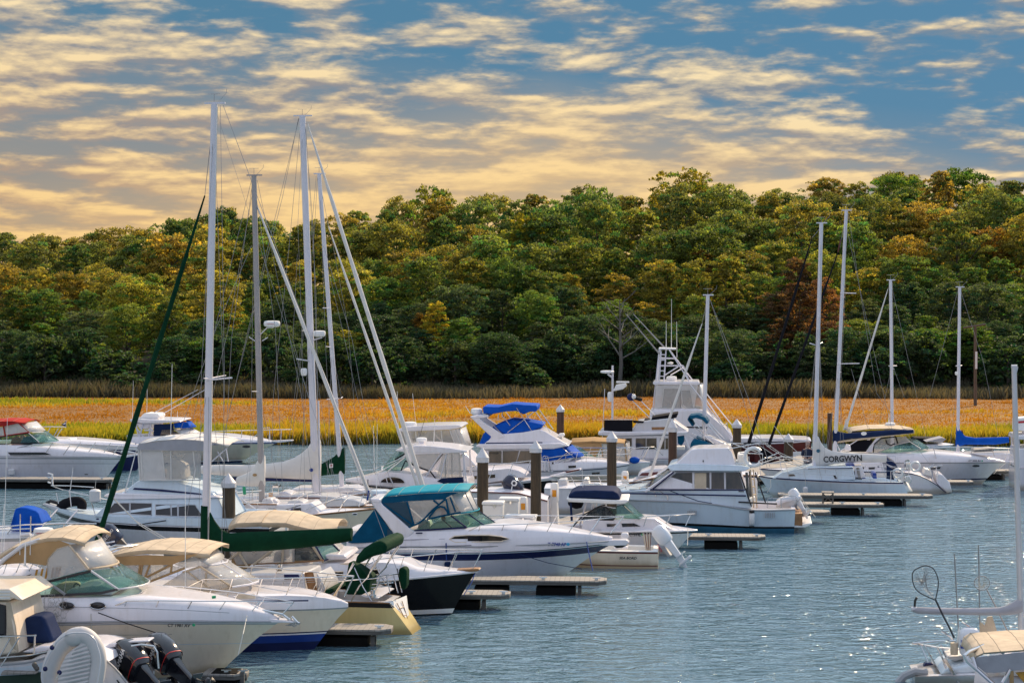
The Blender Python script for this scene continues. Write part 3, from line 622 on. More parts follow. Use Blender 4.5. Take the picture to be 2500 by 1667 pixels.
    def loft(s, name, rows, mat, par=None, smooth=50):
        # rows of (x, y, k): traced near-side lines from the edge inwards, k the share of the hull's half width there
        g_ = []
        for row in rows:
            r_ = []
            for x, y, k in row:
                u = s.L(x, y, -s.B * k).x
                for _ in range(3): p = s.L(x, y, -s.hb((u - s.us) / (s.ub - s.us)) * k); u = p.x
                r_.append(p)
            g_.append(r_)
        far = [[Vector((p.x, -p.y, p.z)) for p in r_] for r_ in g_[::-1]]
        if rows[-1][0][2] == 0: far = far[1:]
        q = MB(); G = g_ + far; q.grid(G, mat)
        q.add([r_[0] for r_ in G], [list(range(len(G)))], mat); q.add([r_[-1] for r_ in G], [list(range(len(G)))], mat)
        return q.build(name, s.par(par), 0, smooth)
    def rows(s, xs, *ys_k): return [[(x, y, k) for x, y in zip(xs, ys)] for k, ys in ys_k]
    def rail(s, t0, t1=1.0, h=.6, n=5, inset=.10, r=.014, mat='stainless', mid=False, fwd=.0, name='bow_rail', par=None, slope=True, zoff=0.0):
        q = MB(); ts = [t0 + (t1 - t0) * i / n for i in range(n + 1)]; top = []; base = []
        for i, t in enumerate(ts):
            bb = max(s.hb(t) - inset, .06); u = s.hu(t) + fwd * s.sgn * (i / n); hh = h * (.35 if (i == 0 and slope) else 1)
            base.append(Vector((s.hu(t) - .12 * s.sgn * (1 if i else 0), -bb, s.hz(t) + zoff))); top.append(Vector((u, -bb, s.hz(t) + hh + zoff)))
        f = lambda l: [Vector((p.x, -p.y, p.z)) for p in l[::-1]]
        q.tube(top + f(top), r, mat, 6)
        if mid: m_ = [(a + c) / 2 for a, c in zip(top, base)]; q.tube(m_ + f(m_), r * .7, mat, 5)
        for a, c in zip(top, base):
            for sg in (1, -1): q.tube([Vector((a.x, sg * a.y, a.z)), Vector((c.x, sg * c.y, c.z))], r * .9, mat, 5)
        return q.build(name, s.par(par), weld=False)
    # -------- rig
    def mast(s, base, top, r0, r1=None, mat='mast_white', head=True, name='mast'):
        a, b_ = s.L(*base), s.L(*top); q = MB(); q.tube([a, lerp(a, b_, .5), b_], r0, mat, 12, r1 or r0 * .75); o = q.build(name, s.root)
        if head:
            q = MB(); q.box(b_ + Vector((.02, 0, .03)), (r0 * 5, .05, .05), mat); q.tube([b_, b_ + Vector((0, 0, .28))], .008, 'wire', 4); q.tube([b_ + Vector((-.18, 0, .28)), b_ + Vector((.18, 0, .28))], .007, 'wire', 4); q.tube([b_ + Vector((.1, 0, .05)), b_ + Vector((.35, 0, .30)), b_ + Vector((.36, 0, .42))], .006, 'wire', 4); q.build('mast_head', o, weld=False)
        s.ma, s.mb, s.M = a, b_, o; return o
    def mp(s, t): return s.ma + (s.mb - s.ma) * t
    def spreaders(s, ts, w, mat='mast_white', r=.02, sweep=.12):
        for t in ts:
            p = s.mp(t); q = MB()
            for sg in (-1, 1): q.tube([p, p + Vector((sweep * w * (-s.sgn), sg * w, .05))], r, mat, 5, r * .6)
            q.build('spreader', s.M, weld=False)
    def shrouds(s, ts, w, deckw, deckz, r=.006, top=.97, mat='wire'):
        q = MB()
        for sg in (-1, 1):
            prev = s.mp(top)
            for t in sorted(ts, reverse=True): p = s.mp(t) + Vector((.12 * w * (-s.sgn), sg * w, .05)); q.tube([prev, p], r, mat, 4); prev = p
            base = s.mp(0); q.tube([prev, Vector((base.x - .2 * s.sgn, sg * deckw, deckz))], r, mat, 4)
            lo = s.mp(min(ts)); q.tube([lo, Vector((base.x + .45, sg * deckw * .95, deckz))], r, mat, 4); q.tube([lo, Vector((base.x - .45, sg * deckw * .95, deckz))], r, mat, 4)
        return q.build('shrouds', s.M, weld=False)
    def furled(s, top, bot, r, mat, name='furled_jib', tail=True):
        a, b_ = s.L(*top), s.L(*bot); q = MB(); k = 14
        pts = [lerp(a, b_, i / k) for i in range(k + 1)]; rr = [r * (.35 + .65 * min(1, i / 3)) * (1 + .10 * math.sin(i * 2.3)) * (.8 + .35 * i / k) for i in range(k + 1)]
        q.tube(pts, rr, mat, 8); o = q.build(name, s.root); q = MB(); q.tube([s.mp(.985) if hasattr(s, 'ma') else a, a], .008, 'wire', 4); q.lathe([(.02, -.1), (.10, -.08), (.10, -.02), (.03, 0), (.05, .10), (.02, .14)], 'plastic_grey', b_, 10); q.build('furler', o, weld=False); return o
    def cover(s, name, secs, mat, w=.14, par=None, foot=None):
        # boom cover: (x, top, bottom[, half width])
        q = MB(); rows = []; n = 12
        for i, e in enumerate(secs):
            a, b_ = s.L(e[0], e[1]), s.L(e[0], e[2]); c = (a + b_) / 2; h = (a.z - b_.z) / 2; ww = e[3] if len(e) > 3 else w
            rows.append([c + Vector((.010 * math.sin(i * 5 + j), ww * math.cos(2 * math.pi * j / n) * (1 - .35 * max(0, math.sin(2 * math.pi * j / n))), h * math.sin(2 * math.pi * j / n))) for j in range(n)])
        q.grid(rows, mat, True); q.add(rows[0], [list(range(n))], mat); q.add(rows[-1], [list(range(n))], mat); return q.build(name, s.par(par), 0, 60)
    def lines(s, name, ls, r=.007, mat='wire', par=None): return s.tubes(name, ls, r, mat, par, n=4)
    def radar(s, x, y, wpx, hpx, mat='plastic_white', par=None, name='radar', lat=0.0, text=None, tmat='letter_red', dw=.5):
        a = s.L(x, y, lat); w, h = wpx * s.mpp(), hpx * s.mpp(); q = MB(); r = w / 2
        q.lathe([(r * .55, 0), (r * .9, h * .12), (r, h * .35), (r, h * .7), (r * .92, h * .92), (r * .6, h)], mat, (a.x, a.y, a.z), 18); o = q.build(name, s.par(par), 0, 50)
        if text:
            c = bpy.data.curves.new('lettering', 'FONT'); c.body = text; c.size = h * .30; c.align_x = 'CENTER'; c.extrude = .002; c.materials.append(MATS[tmat]); t = bpy.data.objects.new('lettering', c); COL.objects.link(t); t.parent = o
            t.location = (a.x, a.y - r - .004, a.z + h * .42); t.rotation_euler = (math.pi / 2, 0, 0); bpy.context.view_layer.update(); t.scale = (min(1, r * 1.0 / max(t.dimensions.x, .01)), 1, 1); bake_text(t)
        return o
    def outboard(s, p, mat, tilt=0, sc=1.0, face=1, lettering=None, tmat='letter_white', yawl=0, par=None, stripe=None, low='outboard_black'):
        # an outboard engine: p is its clamp point, face the end of the boat it hangs from
        e = empty('outboard_engine', p); e.parent = s.par(par); e.rotation_euler = (0, -R(tilt) * face, R(yawl)); e.scale = (sc * face, sc, sc)
        q = MB(); sec = []
        for z, x0, x1, w in [(.12, .04, .38, .14), (.18, -.02, .44, .175), (.40, -.06, .47, .19), (.64, -.05, .46, .185), (.74, .0, .41, .16), (.78, .08, .32, .11)]:
            cx, rx = (x0 + x1) / 2, (x1 - x0) / 2; sec.append([Vector((cx + rx * math.copysign(abs(math.cos(a)) ** .55, math.cos(a)), w * math.copysign(abs(math.sin(a)) ** .55, math.sin(a)), z)) for a in [2 * math.pi * j / 16 for j in range(16)]])
        q.grid(sec, mat, True); q.add(sec[0], [list(range(16))], mat); q.add(sec[-1], [list(range(16))], mat); c = q.build('cowl', e, 0, 45)
        if stripe: q = MB(); q.grid([[v * 1.0 + Vector((0, 0, dz)) + Vector(((v.x - .24) * .012, v.y * .012, 0)) for v in sec[1]] for dz in (-.008, .012)], stripe, True); q.build('stripe', c)
        q = MB(); q.add([(a, b_, z) for z, x0, x1, w in [(.14, .06, .36, .11), (-.10, .10, .34, .075), (-.45, .12, .32, .055)] for a, b_ in ((x0, -w), (x1, -w * .7), (x1, w * .7), (x0, w))], [[0, 1, 5, 4], [1, 2, 6, 5], [2, 3, 7, 6], [3, 0, 4, 7], [4, 5, 9, 8], [5, 6, 10, 9], [6, 7, 11, 10], [7, 4, 8, 11], [0, 3, 2, 1], [8, 9, 10, 11]], low if mat != 'outboard_white' else mat); q.build('midsection', e, .02)
        q = MB(); lm = low if mat != 'outboard_white' else mat; q.lathe([(.02, -.22), (.06, -.14), (.065, .1), (.05, .2), (.02, .24)], lm, (.22, 0, -.72), 12, 'X'); q.add([(.08, -.03, -.45), (.34, -.03, -.45), (.34, .03, -.45), (.08, .03, -.45), (.10, -.03, -.72), (.30, -.02, -.72), (.30, .02, -.72), (.10, .03, -.72)], [[0, 1, 5, 4], [1, 2, 6, 5], [2, 3, 7, 6], [3, 0, 4, 7], [0, 3, 2, 1], [4, 5, 6, 7]], lm)
        q.box((.27, 0, -.47), (.40, .20, .02), lm); q.add([(.10, -.01, -.76), (.26, -.01, -.76), (.20, -.008, -.93), (.12, -.008, -.93), (.10, .01, -.76), (.26, .01, -.76), (.20, .008, -.93), (.12, .008, -.93)], [[0, 1, 2, 3], [4, 7, 6, 5], [0, 4, 5, 1], [1, 5, 6, 2], [2, 6, 7, 3], [3, 7, 4, 0]], lm); q.build('lower_unit', e, .006)
        q = MB()
        for k in range(3):
            a = k * 2.094; q.add([(.46 + .03 * i, (.04 + .14 * j) * math.cos(a + .5 * i), -.72 + (.04 + .14 * j) * math.sin(a + .5 * i)) for j in (0, .6, 1) for i in (0, 1)], [[0, 1, 3, 2], [2, 3, 5, 4]], 'rubber_black' if mat != 'outboard_white' else 'stainless')
        q.lathe([(.05, 0), (.05, .10), (.02, .14)], lm, (.42, 0, -.72), 10, 'X'); q.build('propeller', e, thick=.012)
        q = MB(); q.box((-.02, 0, -.10), (.10, .20, .34), 'plastic_grey' if mat == 'outboard_white' else lm); q.tube([(-.02, -.12, .02), (-.02, .12, .02)], .03, 'plastic_grey', 8); q.build('clamp_bracket', e, .01)
        if lettering:
            for sg in ((-1,) ):
                t = bpy.data.curves.new('lettering', 'FONT'); t.body = lettering; t.size = .13; t.extrude = .002; t.align_x = 'CENTER'; t.materials.append(MATS[tmat]); o = bpy.data.objects.new('lettering', t); COL.objects.link(o); o.parent = e
                o.location = (.24, -.213, .40); o.rotation_euler = (math.pi / 2, 0, 0); o.scale = (face, 1, 1); bpy.context.view_layer.update()
                k = .42 / max(o.dimensions.x / sc, .05); o.scale = (face * min(k, 1.2), 1, 1); bake_text(o)
        return e
    def fender(s, x, y0, y1, lat, mat='fender_white', r=.11):
        a, b_ = s.L(x, y0, lat), s.L(x, y1, lat); h = a.z - b_.z; q = MB(); q.lathe([(.03, 0), (r * .7, h * .05), (r, h * .15), (r, h * .85), (r * .7, h * .95), (.03, h)], mat, b_, 12); q.tube([a, a + Vector((0, .1, .3))], .008, 'rope_white', 4); return q.build('fender', s.root, weld=False)
    def antenna(s, pts, r=.011, mat='plastic_white', par=None, name='antenna'): return s.tubes(name, pts, r, mat, par, n=5, r1=r * .5)
    def reg(s, body, x, y, h, mat, t_lat, width=None, shear=.15, sticker=None):
        o = s.text(body, x, y, h, mat, lat=t_lat, width=width, shear=shear, par=s.H)
        if sticker: s.panel('sticker', s.ellipse(sticker[0], sticker[1], h * .55, h * .5, 10), sticker[2], lat=t_lat, th=.006, par=s.H, proud=.05)
        return o
# ------------------------------------------------------------------ docks and pilings
def finger(x0, x1, ytop, d, label, w=.95, z=.46, yaw=-4.0, fl=((.75, .95),), cleats=2, ramp_=True, name='finger_dock', posts=True):
    yaw_ = R(yaw); a = at(x0, ytop, d); a.z = 0; L = (x1 - x0) / FPX * d; root = empty(name, a, yaw_, label, 'dock')
    q = MB(); n = 5
    out = [(0, -w / 2), (L - .25, -w / 2), (L, -w / 2 + .25), (L, w / 2 - .25), (L - .25, w / 2), (0, w / 2)]
    q.add([(x, y, z) for x, y in out] + [(x, y, z - .05) for x, y in out], [list(range(6)), list(range(6, 12))[::-1]] + [[i, 6 + i, 6 + (i + 1) % 6, (i + 1) % 6] for i in range(6)], 'dock_planks'); q.build('deck_planks', root, .008)
    q = MB(); q.add([(x * 1.0, y * .97, z - .053) for x, y in out] + [(x, y * .97, z - .14) for x, y in out], [list(range(6)), list(range(6, 12))[::-1]] + [[i, 6 + i, 6 + (i + 1) % 6, (i + 1) % 6] for i in range(6)], 'dock_fascia'); q.build('fascia', root, .01)
    for f0, f1 in fl: q = MB(); q.box(((f0 + f1) / 2 * L, 0, .06), ((f1 - f0) * L, w * .82, .36), 'float_black'); q.build('float', root, .03)
    for yy in (-w * .28, w * .1): q = MB(); q.box((L * fl[-1][1] + .12, yy, .06), (.10, .10, .40), 'dock_fascia'); q.build('brace', root, .01)
    for i in range(cleats):
        q = MB(); x = L * (.55 + .38 * i / max(1, cleats - 1)); q.tube([(x - .12, -w * .3, z + .07), (x + .12, -w * .3, z + .07)], .016, 'stainless', 6); q.box((x, -w * .3, z + .035), (.10, .05, .07), 'stainless'); q.build('cleat', root)
    return root
finger(500, 607, 1606, 47.0 - 2.3 + 2.2, 'wet grey finger dock end beside the bow of the big white cruiser at lower left', w=.8, z=.22, fl=((.2, .8),))
finger(560, 962, 1523, 51.9, 'grey finger dock between the blue bottomed cruiser and the gold sailboat', fl=((.35, .86),))
finger(1040, 1247, 1452, 57.6, 'finger dock beyond the bow of the black hulled boat', fl=((.1, .64),))
finger(1140, 1482, 1407, 60.4, 'finger dock in front of the teal canopied cruiser', fl=((.06, .30), (.5, .78)))
finger(1560, 1867, 1302, 71.0, 'finger dock in front of the white flybridge sedan', fl=((.52, .78),))
finger(1900, 2024, 1263, 78.6, 'short finger dock behind the stern of the white flybridge sedan', fl=((.1, .3),), cleats=1)
finger(1930, 2155, 1236, 81.4, 'finger dock carrying a small wooden step stool', fl=((.44, .74),))
finger(1900, 2272, 1206, 85.0, 'finger dock along the sailboat with the lettered sail cover', fl=((.3, .8),))
finger(2180, 2373, 1183, 90.8, 'finger dock between the blue striped sailboat stern and the white express cruiser', fl=((.2, .5),))
finger(2300, 2463, 1160, 96.2, 'farthest finger dock beyond the bow of the white express cruiser', fl=((.62, .86),))
finger(-60, 284, 1167, 92.2, 'low dock along the red topped cruiser at far left', fl=((.05, .95),), w=1.1)
# the main walkway runs away to the right between the two sides of the marina
p0 = at(1120, 1310, 66); p0.z = 0; p1 = at(1990, 1100, 104); p1.z = 0; dv = p1 - p0; md = empty('main_dock', p0, math.atan2(dv.y, dv.x), 'long plank walkway running back between the pilings to the far boats', 'dock')
Lm = dv.length; q = MB(); q.box((Lm / 2, 0, .44), (Lm, 1.7, .06), 'dock_planks'); q.build('deck_planks', md, .01)
q = MB(); q.box((Lm / 2, 0, .31), (Lm - .02, 1.64, .19), 'dock_fascia'); q.build('fascia', md)
for i in range(5): q = MB(); q.box((Lm * (i + .5) / 5, 0, .06), (Lm * .13, 1.3, .34), 'float_black'); q.build('float', md, .03)
def pile(x, ytop, d, w, label, cap=True, ybase=None, mat='pile_wood', caph=None, z=-1.5):
    t = at(x, ytop, d); r = w / 2 / FPX * d; root = empty('dock_piling', (t.x, d, 0), random.uniform(0, 6), label, 'piling', 'wooden pilings along the docks')
    ch = (caph or w * 1.25) / FPX * d if cap else 0
    q = MB(); q.tube([(0, 0, z), (0, 0, 1.0), (.01, 0, t.z - ch * .98)], [r * 1.05, r * 1.02, r * .97], mat, 16); q.build('post', root)
    if cap: q = MB(); q.lathe([(r * 1.16, 0), (r * 1.16, ch * .34), (r * 1.08, ch * .38), (r * .05, ch)], 'cap_white', (0, 0, t.z - ch), 18); q.build('cap', root, 0, 30)
    return root
pile(558, 1155, 68.2, 32, 'white capped piling in front of the grey sail covers at left', caph=34)
pile(1178, 1092, 67.0, 28, 'white capped piling just behind the teal canopied cruiser', caph=36)
pile(1308, 1074, 66.0, 26, 'white capped piling beside the white dock boxes', caph=30)
pile(1368, 987, 98.5, 18, 'dark thin piling standing before the marsh beside the blue canvas flybridge boat', caph=18, mat='pile_dark')
pile(1494, 1052, 72.5, 24, 'white capped piling in front of the tan canopied boat', caph=26)
pile(1642, 1022, 84.0, 21, 'red brown capped piling left of the white flybridge sedan', caph=32, mat='pile_dark')
pile(1799, 1022, 92, 21, 'grey capped piling behind the white flybridge sedan', caph=22)
pile(1925, 1058, 101, 22, 'short capped piling next to the standing man', caph=20)
pile(2026, 1008, 97, 12, 'square brown uncapped piling behind the lettered sail cover', cap=False, mat='pile_dark')
# dock boxes and power pedestals
def dock_box(x, ytop, d, w, h, label, mat='plastic_white'):
    a = at(x, ytop, d); s_ = d / FPX; root = empty('dock_box', (a.x, a.y, a.z - h * s_), R(-6), label, 'dock box'); H_ = h * s_; W_ = w * s_
    q = MB(); q.add([(sx * W_ / 2 * k, sy * .28 * k, z) for z, k in ((0, .93), (H_ * .78, 1)) for sx, sy in ((-1, -1), (1, -1), (1, 1), (-1, 1))], [[0, 1, 5, 4], [1, 2, 6, 5], [2, 3, 7, 6], [3, 0, 4, 7], [3, 2, 1, 0], [4, 5, 6, 7]], mat); q.build('body', root, .03)
    q = MB(); q.box((0, 0, H_ * .89), (W_ * 1.06, .62, H_ * .2), mat); q.build('lid', root, .035, seg=3)
    if H_ < 1.6: q = MB(); q.box((W_ * .1, -.31, H_ * .75), (.06, .02, .09), 'stainless'); q.build('latch', root)
    if z_leg(a, H_) > .5: q = MB(); [q.box((sx * W_ * .3, 0, -(a.z - H_ - .47) / 2), (.1, .4, a.z - H_ - .47), 'plastic_grey') for sx in (-1, 1)]; q.build('stand', root)
    return root
def z_leg(a, H_): return a.z - H_
dock_box(1205, 1222, 66.6, 50, 42, 'cream dock box nearest the capped piling behind the teal canopy')
dock_box(1244, 1213, 68.3, 48, 44, 'tall white dock box between the two nearest pilings')
dock_box(1272, 1256, 64.8, 74, 32, 'long white dock box with a wide lid in front of the thick piling')
def pedestal(x, ytop, d, h, label):
    a = at(x, ytop, d); s_ = d / FPX; root = empty('power_pedestal', (a.x, a.y, .47), R(-15), label, 'power pedestal'); H_ = max(a.z - .47, .6)
    q = MB(); q.add([(sx * .13 * k, sy * .12 * k, z) for z, k in ((0, 1.25), (H_ * .55, .85), (H_ * .58, 1.05), (H_ * .94, 1.0), (H_, .8)) for sx, sy in ((-1, -1), (1, -1), (1, 1), (-1, 1))], [[4 * i + j, 4 * i + (j + 1) % 4, 4 * i + 4 + (j + 1) % 4, 4 * i + 4 + j] for i in range(4) for j in range(4)] + [[16, 17, 18, 19]], 'plastic_white'); q.build('housing', root, .015)
    q = MB(); q.box((.02, -.13, H_ * .76), (.15, .03, H_ * .16), 'amber_lens'); q.build('light', root); return root
for x, y, d, l in [(1278, 1212, 70.5, 'white power pedestal with amber light between the two thick pilings'), (1162, 1216, 69, 'white power pedestal half hidden behind the piling by the teal canopy'), (1354, 1178, 73.5, 'white power pedestal with amber light right of the thick piling'), (1459, 1178, 78, 'white power pedestal with amber light left of the piling by the cuddy boat'), (1526, 1150, 84, 'white power pedestal with amber light right of the piling by the tan canopied boat')]: pedestal(x, y, d, 30, l)
# step stool on the dock
a = at(2021, 1228, 81.2); st = empty('step_stool', (a.x, 81.2, .465), R(-6), 'small wooden step stool standing on the finger dock', 'stool')
q = MB(); [q.box((sx * .20, sy * .16, .21), (.05, .05, .42), 'dock_fascia') for sx in (-1, 1) for sy in (-1, 1)]; q.build('leg', st)
q = MB(); q.box((0, 0, .445), (.50, .40, .05), 'dock_planks'); q.build('tread', st, .005); q = MB(); q.tube([(-.18, -.17, .06), (.18, -.17, .38)], .02, 'dock_fascia', 4); q.tube([(.18, -.172, .06), (-.18, -.172, .38)], .02, 'dock_fascia', 4); q.build('brace', st, weld=False)
C10 = (860, 1130, 6.189); C11 = (0, 1230, 6.8176); C12 = (560, 1180, 5.345); C13 = (1700, 1010, 5.345)
def cv(p, A, B_):        # traced place from one crop to another
    x, y = A[0] + p[0] / A[2], A[1] + p[1] / A[2]; return ((x - B_[0]) * B_[2], (y - B_[1]) * B_[2]) + tuple(p[2:])
WHITE = [(.05, 'gelcoat_grey'), (1.5, 'gelcoat')]
# ================= big white express cruiser, lower left
b = Boat('motor_yacht', 'large white express cruiser lettered CT 1981 AV with sand canvas and two oval portholes', 'motor boat', 600, 47.5, -6, C2)
b.hull([(-730, 992), (490, 966), (1400, 947), (2269, 952), (2780, 957)], (2472, 1216), 1.38, [(.045, 'gelcoat_grey'), (.06, 'plastic_grey'), (.40, 'gelcoat_cream'), (.415, 'gelcoat_grey'), (1.5, 'gelcoat_cream')], deck=None, flare=1.15, rub='plastic_grey', rubr=.022)
xs = [-730, 0, 500, 1100, 1400, 1700, 2000, 2269, 2500, 2700, 2762]
b.loft('foredeck', b.rows(xs, (1.0, [988, 975, 963, 950, 946, 946, 947, 950, 951, 953, 954]), (.985, [880, 880, 878, 876, 872, 875, 886, 902, 920, 938, 945]), (.95, [818, 815, 812, 814, 822, 836, 850, 868, 892, 922, 936]), (.84, [752, 735, 728, 730, 738, 758, 782, 812, 850, 900, 925]), (.5, [742, 722, 712, 700, 692, 716, 742, 776, 824, 885, 915]), (0, [738, 716, 706, 690, 682, 705, 732, 766, 815, 880, 910])), 'gelcoat')
q = MB()
for cx in (660, 968):
    p_ = b.P(b.ellipse(cx, 800, 76, 37, 24), -1.33); q = MB(); c_ = sum(p_, Vector()) / len(p_)
    q.add([c_] + [lerp(c_, v, 1) for v in p_], [[0, 1 + i, 1 + (i + 1) % 24] for i in range(24)], 'dark_glass'); o = q.build('porthole', b.root, thick=.02); q = MB(); q.tube(p_ + [p_[0]], .016, 'stainless', 6); q.build('rim', o, weld=False)
b.lines('style_line', [[(-700, 830, -1.335), (0, 815, -1.335), (600, 812, -1.335), (1300, 826, -1.31)], [(1300, 826, -1.31), (1900, 850, -1.13), (2269, 872, -.86)]], .008, 'plastic_grey')
b.lines('hull_seam', [[(-700, 1110, -1.40), (1000, 1095, -1.40), (1700, 1085, -1.22)]], .007, 'canvas_seam'); b.reg('CT 1981 AV', 1662, 1005, 30, 'letter_black', -1.33, 225, sticker=(1922, 989, 'green_plastic'))
# windscreen
sg = [(150, 648), (470, 557), (905, 455), (1165, 638), (1000, 672), (240, 716)]
b.panel('side_window', sg, 'windshield', lat=-1.02, th=.012); b.tubes('window_frame', [[(120, 668), (470, 566), (900, 460)], [(240, 716), (1000, 676), (1165, 640)]], .030, 'upholstery_dark', lat=-1.04); b.tubes('mullion', [(458, 556), (645, 692)], .035, 'plastic_grey', lat=-1.05); b.tubes('mullion', [(900, 458), (1168, 640)], .03, 'gelcoat_grey', lat=-1.03)
b.span('windshield', [(1168, 640, 1.0), (905, 456, .86)], 'windshield', bulge=.42, th=.01); b.span('window_frame', [(1168, 645, 1.02), (1160, 634, 1.0)], 'gelcoat_grey', bulge=.43)
b.panel('side_window', [(x, y, -1.0 * -1) for x, y in [(470, 545), (890, 440), (1160, 620), (640, 690)]], 'windshield', th=.012)
b.slab('dashboard', [(640, 690), (680, 640), (1000, 600), (1150, 650), (1100, 700)], .8, 'gelcoat_grey', bevel=.05); b.slab('helm_seat', [(480, 700), (500, 640), (560, 590), (720, 590), (740, 640), (640, 700)], .3, 'canvas_sand', bevel=.08); b.tubes('steering_wheel', [b.L(x, y, -.45) for x, y in b.ellipse(760, 610, 30, 26, 14)] + [b.L(790, 610, -.45)], .018, 'rubber_black')
# canvas
b.span('canvas_top', [(-40, 330, 1.12), (120, 235, 1.18), (330, 165, 1.2), (470, 134, 1.2), (620, 128, 1.18), (740, 152, 1.1), (838, 186, 1.0)], 'canvas_sand', crown=.10, drop=.08, wav=.008)
b.panel('side_curtain', [(0, 400), (60, 315), (250, 196), (470, 142), (560, 150), (640, 176), (690, 196), (560, 232), (470, 335), (455, 405), (300, 380), (130, 385)], 'canvas_tan', lat=-1.17, th=.02)
b.panel('clear_panel', [(463, 400), (472, 335), (560, 236), (684, 200), (876, 440), (470, 550)], 'clear_vinyl', lat=-1.12, th=.01); b.tubes('canvas_seam', [[(463, 400), (472, 335), (560, 236), (684, 200), (876, 440)]], .022, 'canvas_sand', lat=-1.14)
b.span('front_panel', [(872, 444, .95), (760, 300, .98), (684, 200, 1.02)], 'milky_vinyl', bulge=.38, th=.012); b.span('canvas_seam', [(876, 450, .96), (866, 432, .95)], 'canvas_sand', bulge=.40); b.tubes('canvas_seam', [(684, 200), (760, 300), (872, 444)], .03, 'canvas_sand', lat=-1.03)
b.tubes('radar_arch', [[(-40, 420, -1.22), (60, 330, -1.22), (230, 205, -1.2), (400, 150, -1.15)]], .05, 'gelcoat_grey', both=True)
b.radar(430, 118, 195, 90, text='raymarine'); b.antenna([(430, 430, -1.05), (437, 232, -1.05)], .018); b.tubes('anchor_light', [(437, 246, -1.05), (437, 226, -1.05)], .035, 'plastic_white', n=8)
b.antenna([(245, 410, -1.3), (252, 170, -1.3)], .028); b.antenna([(196, 300, -1.2), (200, -40, -1.2)], .012); b.antenna([(298, 300, -1.2), (305, 0, -1.2)], .012)
for x0 in (345, 400, 450, 510, 545, 575): b.tubes('rod_holder', [(x0, 545 - (x0 - 345) * .12, -1.08), (x0 + 22, 445 - (x0 - 345) * .14, -1.08)], .026, 'wood_yellow', n=6)
b.rail(.50, 1.0, .46, 6, .10, fwd=.30, mid=False); b.slab('hatch', [(1160, 712), (1330, 712), (1360, 690), (1190, 690)], .45, 'gelcoat_grey', bevel=.03)
o = b.slab('bow_pulpit', [(2480, 925), (2700, 935), (2900, 962), (2890, 972), (2500, 965)], .16, 'gelcoat', bevel=.03)
q = MB(); aP = [b.L(x, y, -.05) for x, y in [cv((760, 1090), C3, C2), cv((960, 1130), C3, C2), cv((1060, 1200), C3, C2), cv((1140, 1225), C3, C2)]]; q.tube(aP, .035, 'stainless', 6); q.add([b.L(*cv(p, C3, C2)) for p in [(990, 1240, -.2), (1060, 1215, -.05), (1160, 1215, -.22), (1090, 1258, -.05)]], [[0, 1, 2, 3], [0, 3, 2, 1]], 'stainless'); q.tube([b.L(*cv((1060, 1150, -.05), C3, C2)), b.L(*cv((1120, 1215, -.05), C3, C2))], .03, 'stainless', 6); q.build('anchor', b.root, weld=False)
b.tubes('windlass', [(2440, 885), (2530, 900)], .10, 'stainless', n=10); b.slab('windlass_cover', [cv(p, C3, C2) for p in [(570, 1090), (640, 1090), (650, 1130), (590, 1135)]], .12, 'plastic_white', bevel=.04); b.slab('lamp', [cv(p, C3, C2) for p in [(640, 1090), (665, 1090), (668, 1128), (642, 1128)]], .10, 'cyan_plastic', bevel=.03)
b.tubes('green_lamp', [cv((260, 940, -.8), C3, C2), cv((262, 965, -.8), C3, C2)], .05, 'green_plastic', n=8)
b.lines('mooring_line', [[cv((600, 1145, -.5), C3, C2), cv((560, 1330, -1.4), C3, C2), cv((510, 1545, -1.6), C3, C2)], [(900, 880, -1.38), (902, 1080, -1.37)]], .012, 'rope_white'); b.lines('dock_line', [[(970, 870, -1.40), (1250, 975, -1.42), (1580, 1080, -1.40)]], .012, 'canvas_black')
q = MB(); g = random.Random(3)
for i in range(70):
    x, y = g.uniform(420, 640), g.uniform(700, 980); x += (980 - y) * .12; a = g.uniform(0, 6.28); q.tube([b.L(x + 26 * math.cos(a + k), y + 34 * math.sin(a + k), -1.45) for k in (0, .7, 1.4, 2.1)], .004, 'wire', 3)
q.tube([b.L(545, 880, -1.45), b.L(540, 1190, -1.45)], .016, 'mast_silver', 5); q.tube([b.L(455, 560, -1.45), b.L(430, 900, -1.45)], .006, 'wire', 4); q.tube([b.L(658, 520, -1.45), b.L(600, 900, -1.45)], .006, 'wire', 4)
o = q.build('fishing_net', None, weld=False); o.matrix_world = b.root.matrix_basis.copy(); tag(o, 'long handled mesh landing net standing against the white cruiser at lower left', 'landing net')
# ================= blue-bottomed white cruiser with tan canvas
b = Boat('motor_yacht', 'white cruiser with blue bottom stripes and tan bimini behind the large express cruiser', 'motor boat', 770, 50.9, -6, C3)
b.hull([(-1930, 1125), (-600, 1108), (300, 1096), (1000, 1084), (1400, 1072), (1648, 1056)], (1290, 1488), 1.36, [(.03, 'plastic_grey'), (.555, 'gelcoat_cream'), (.585, 'paint_navy'), (.62, 'gelcoat'), (.80, 'paint_blue'), (1.02, 'paint_navy'), (1.5, 'hull_black')], deck=None, flare=1.1)
xs = [-1930, -600, 0, 300, 700, 1000, 1220, 1400, 1560, 1635]
b.loft('foredeck', b.rows(xs, (1.0, [1122, 1106, 1098, 1094, 1088, 1082, 1077, 1070, 1062, 1055]), (.99, [1020, 1006, 1004, 1003, 998, 993, 990, 1000, 1020, 1040]), (.97, [1008, 996, 994, 993, 988, 984, 983, 990, 1010, 1033]), (.955, [935, 925, 930, 952, 945, 938, 944, 962, 992, 1022]), (.80, [925, 910, 908, 935, 928, 918, 932, 958, 988, 1018]), (.45, [900, 885, 880, 876, 896, 906, 922, 946, 980, 1012]), (0, [890, 875, 870, 868, 890, 900, 916, 940, 976, 1008])), 'gelcoat')
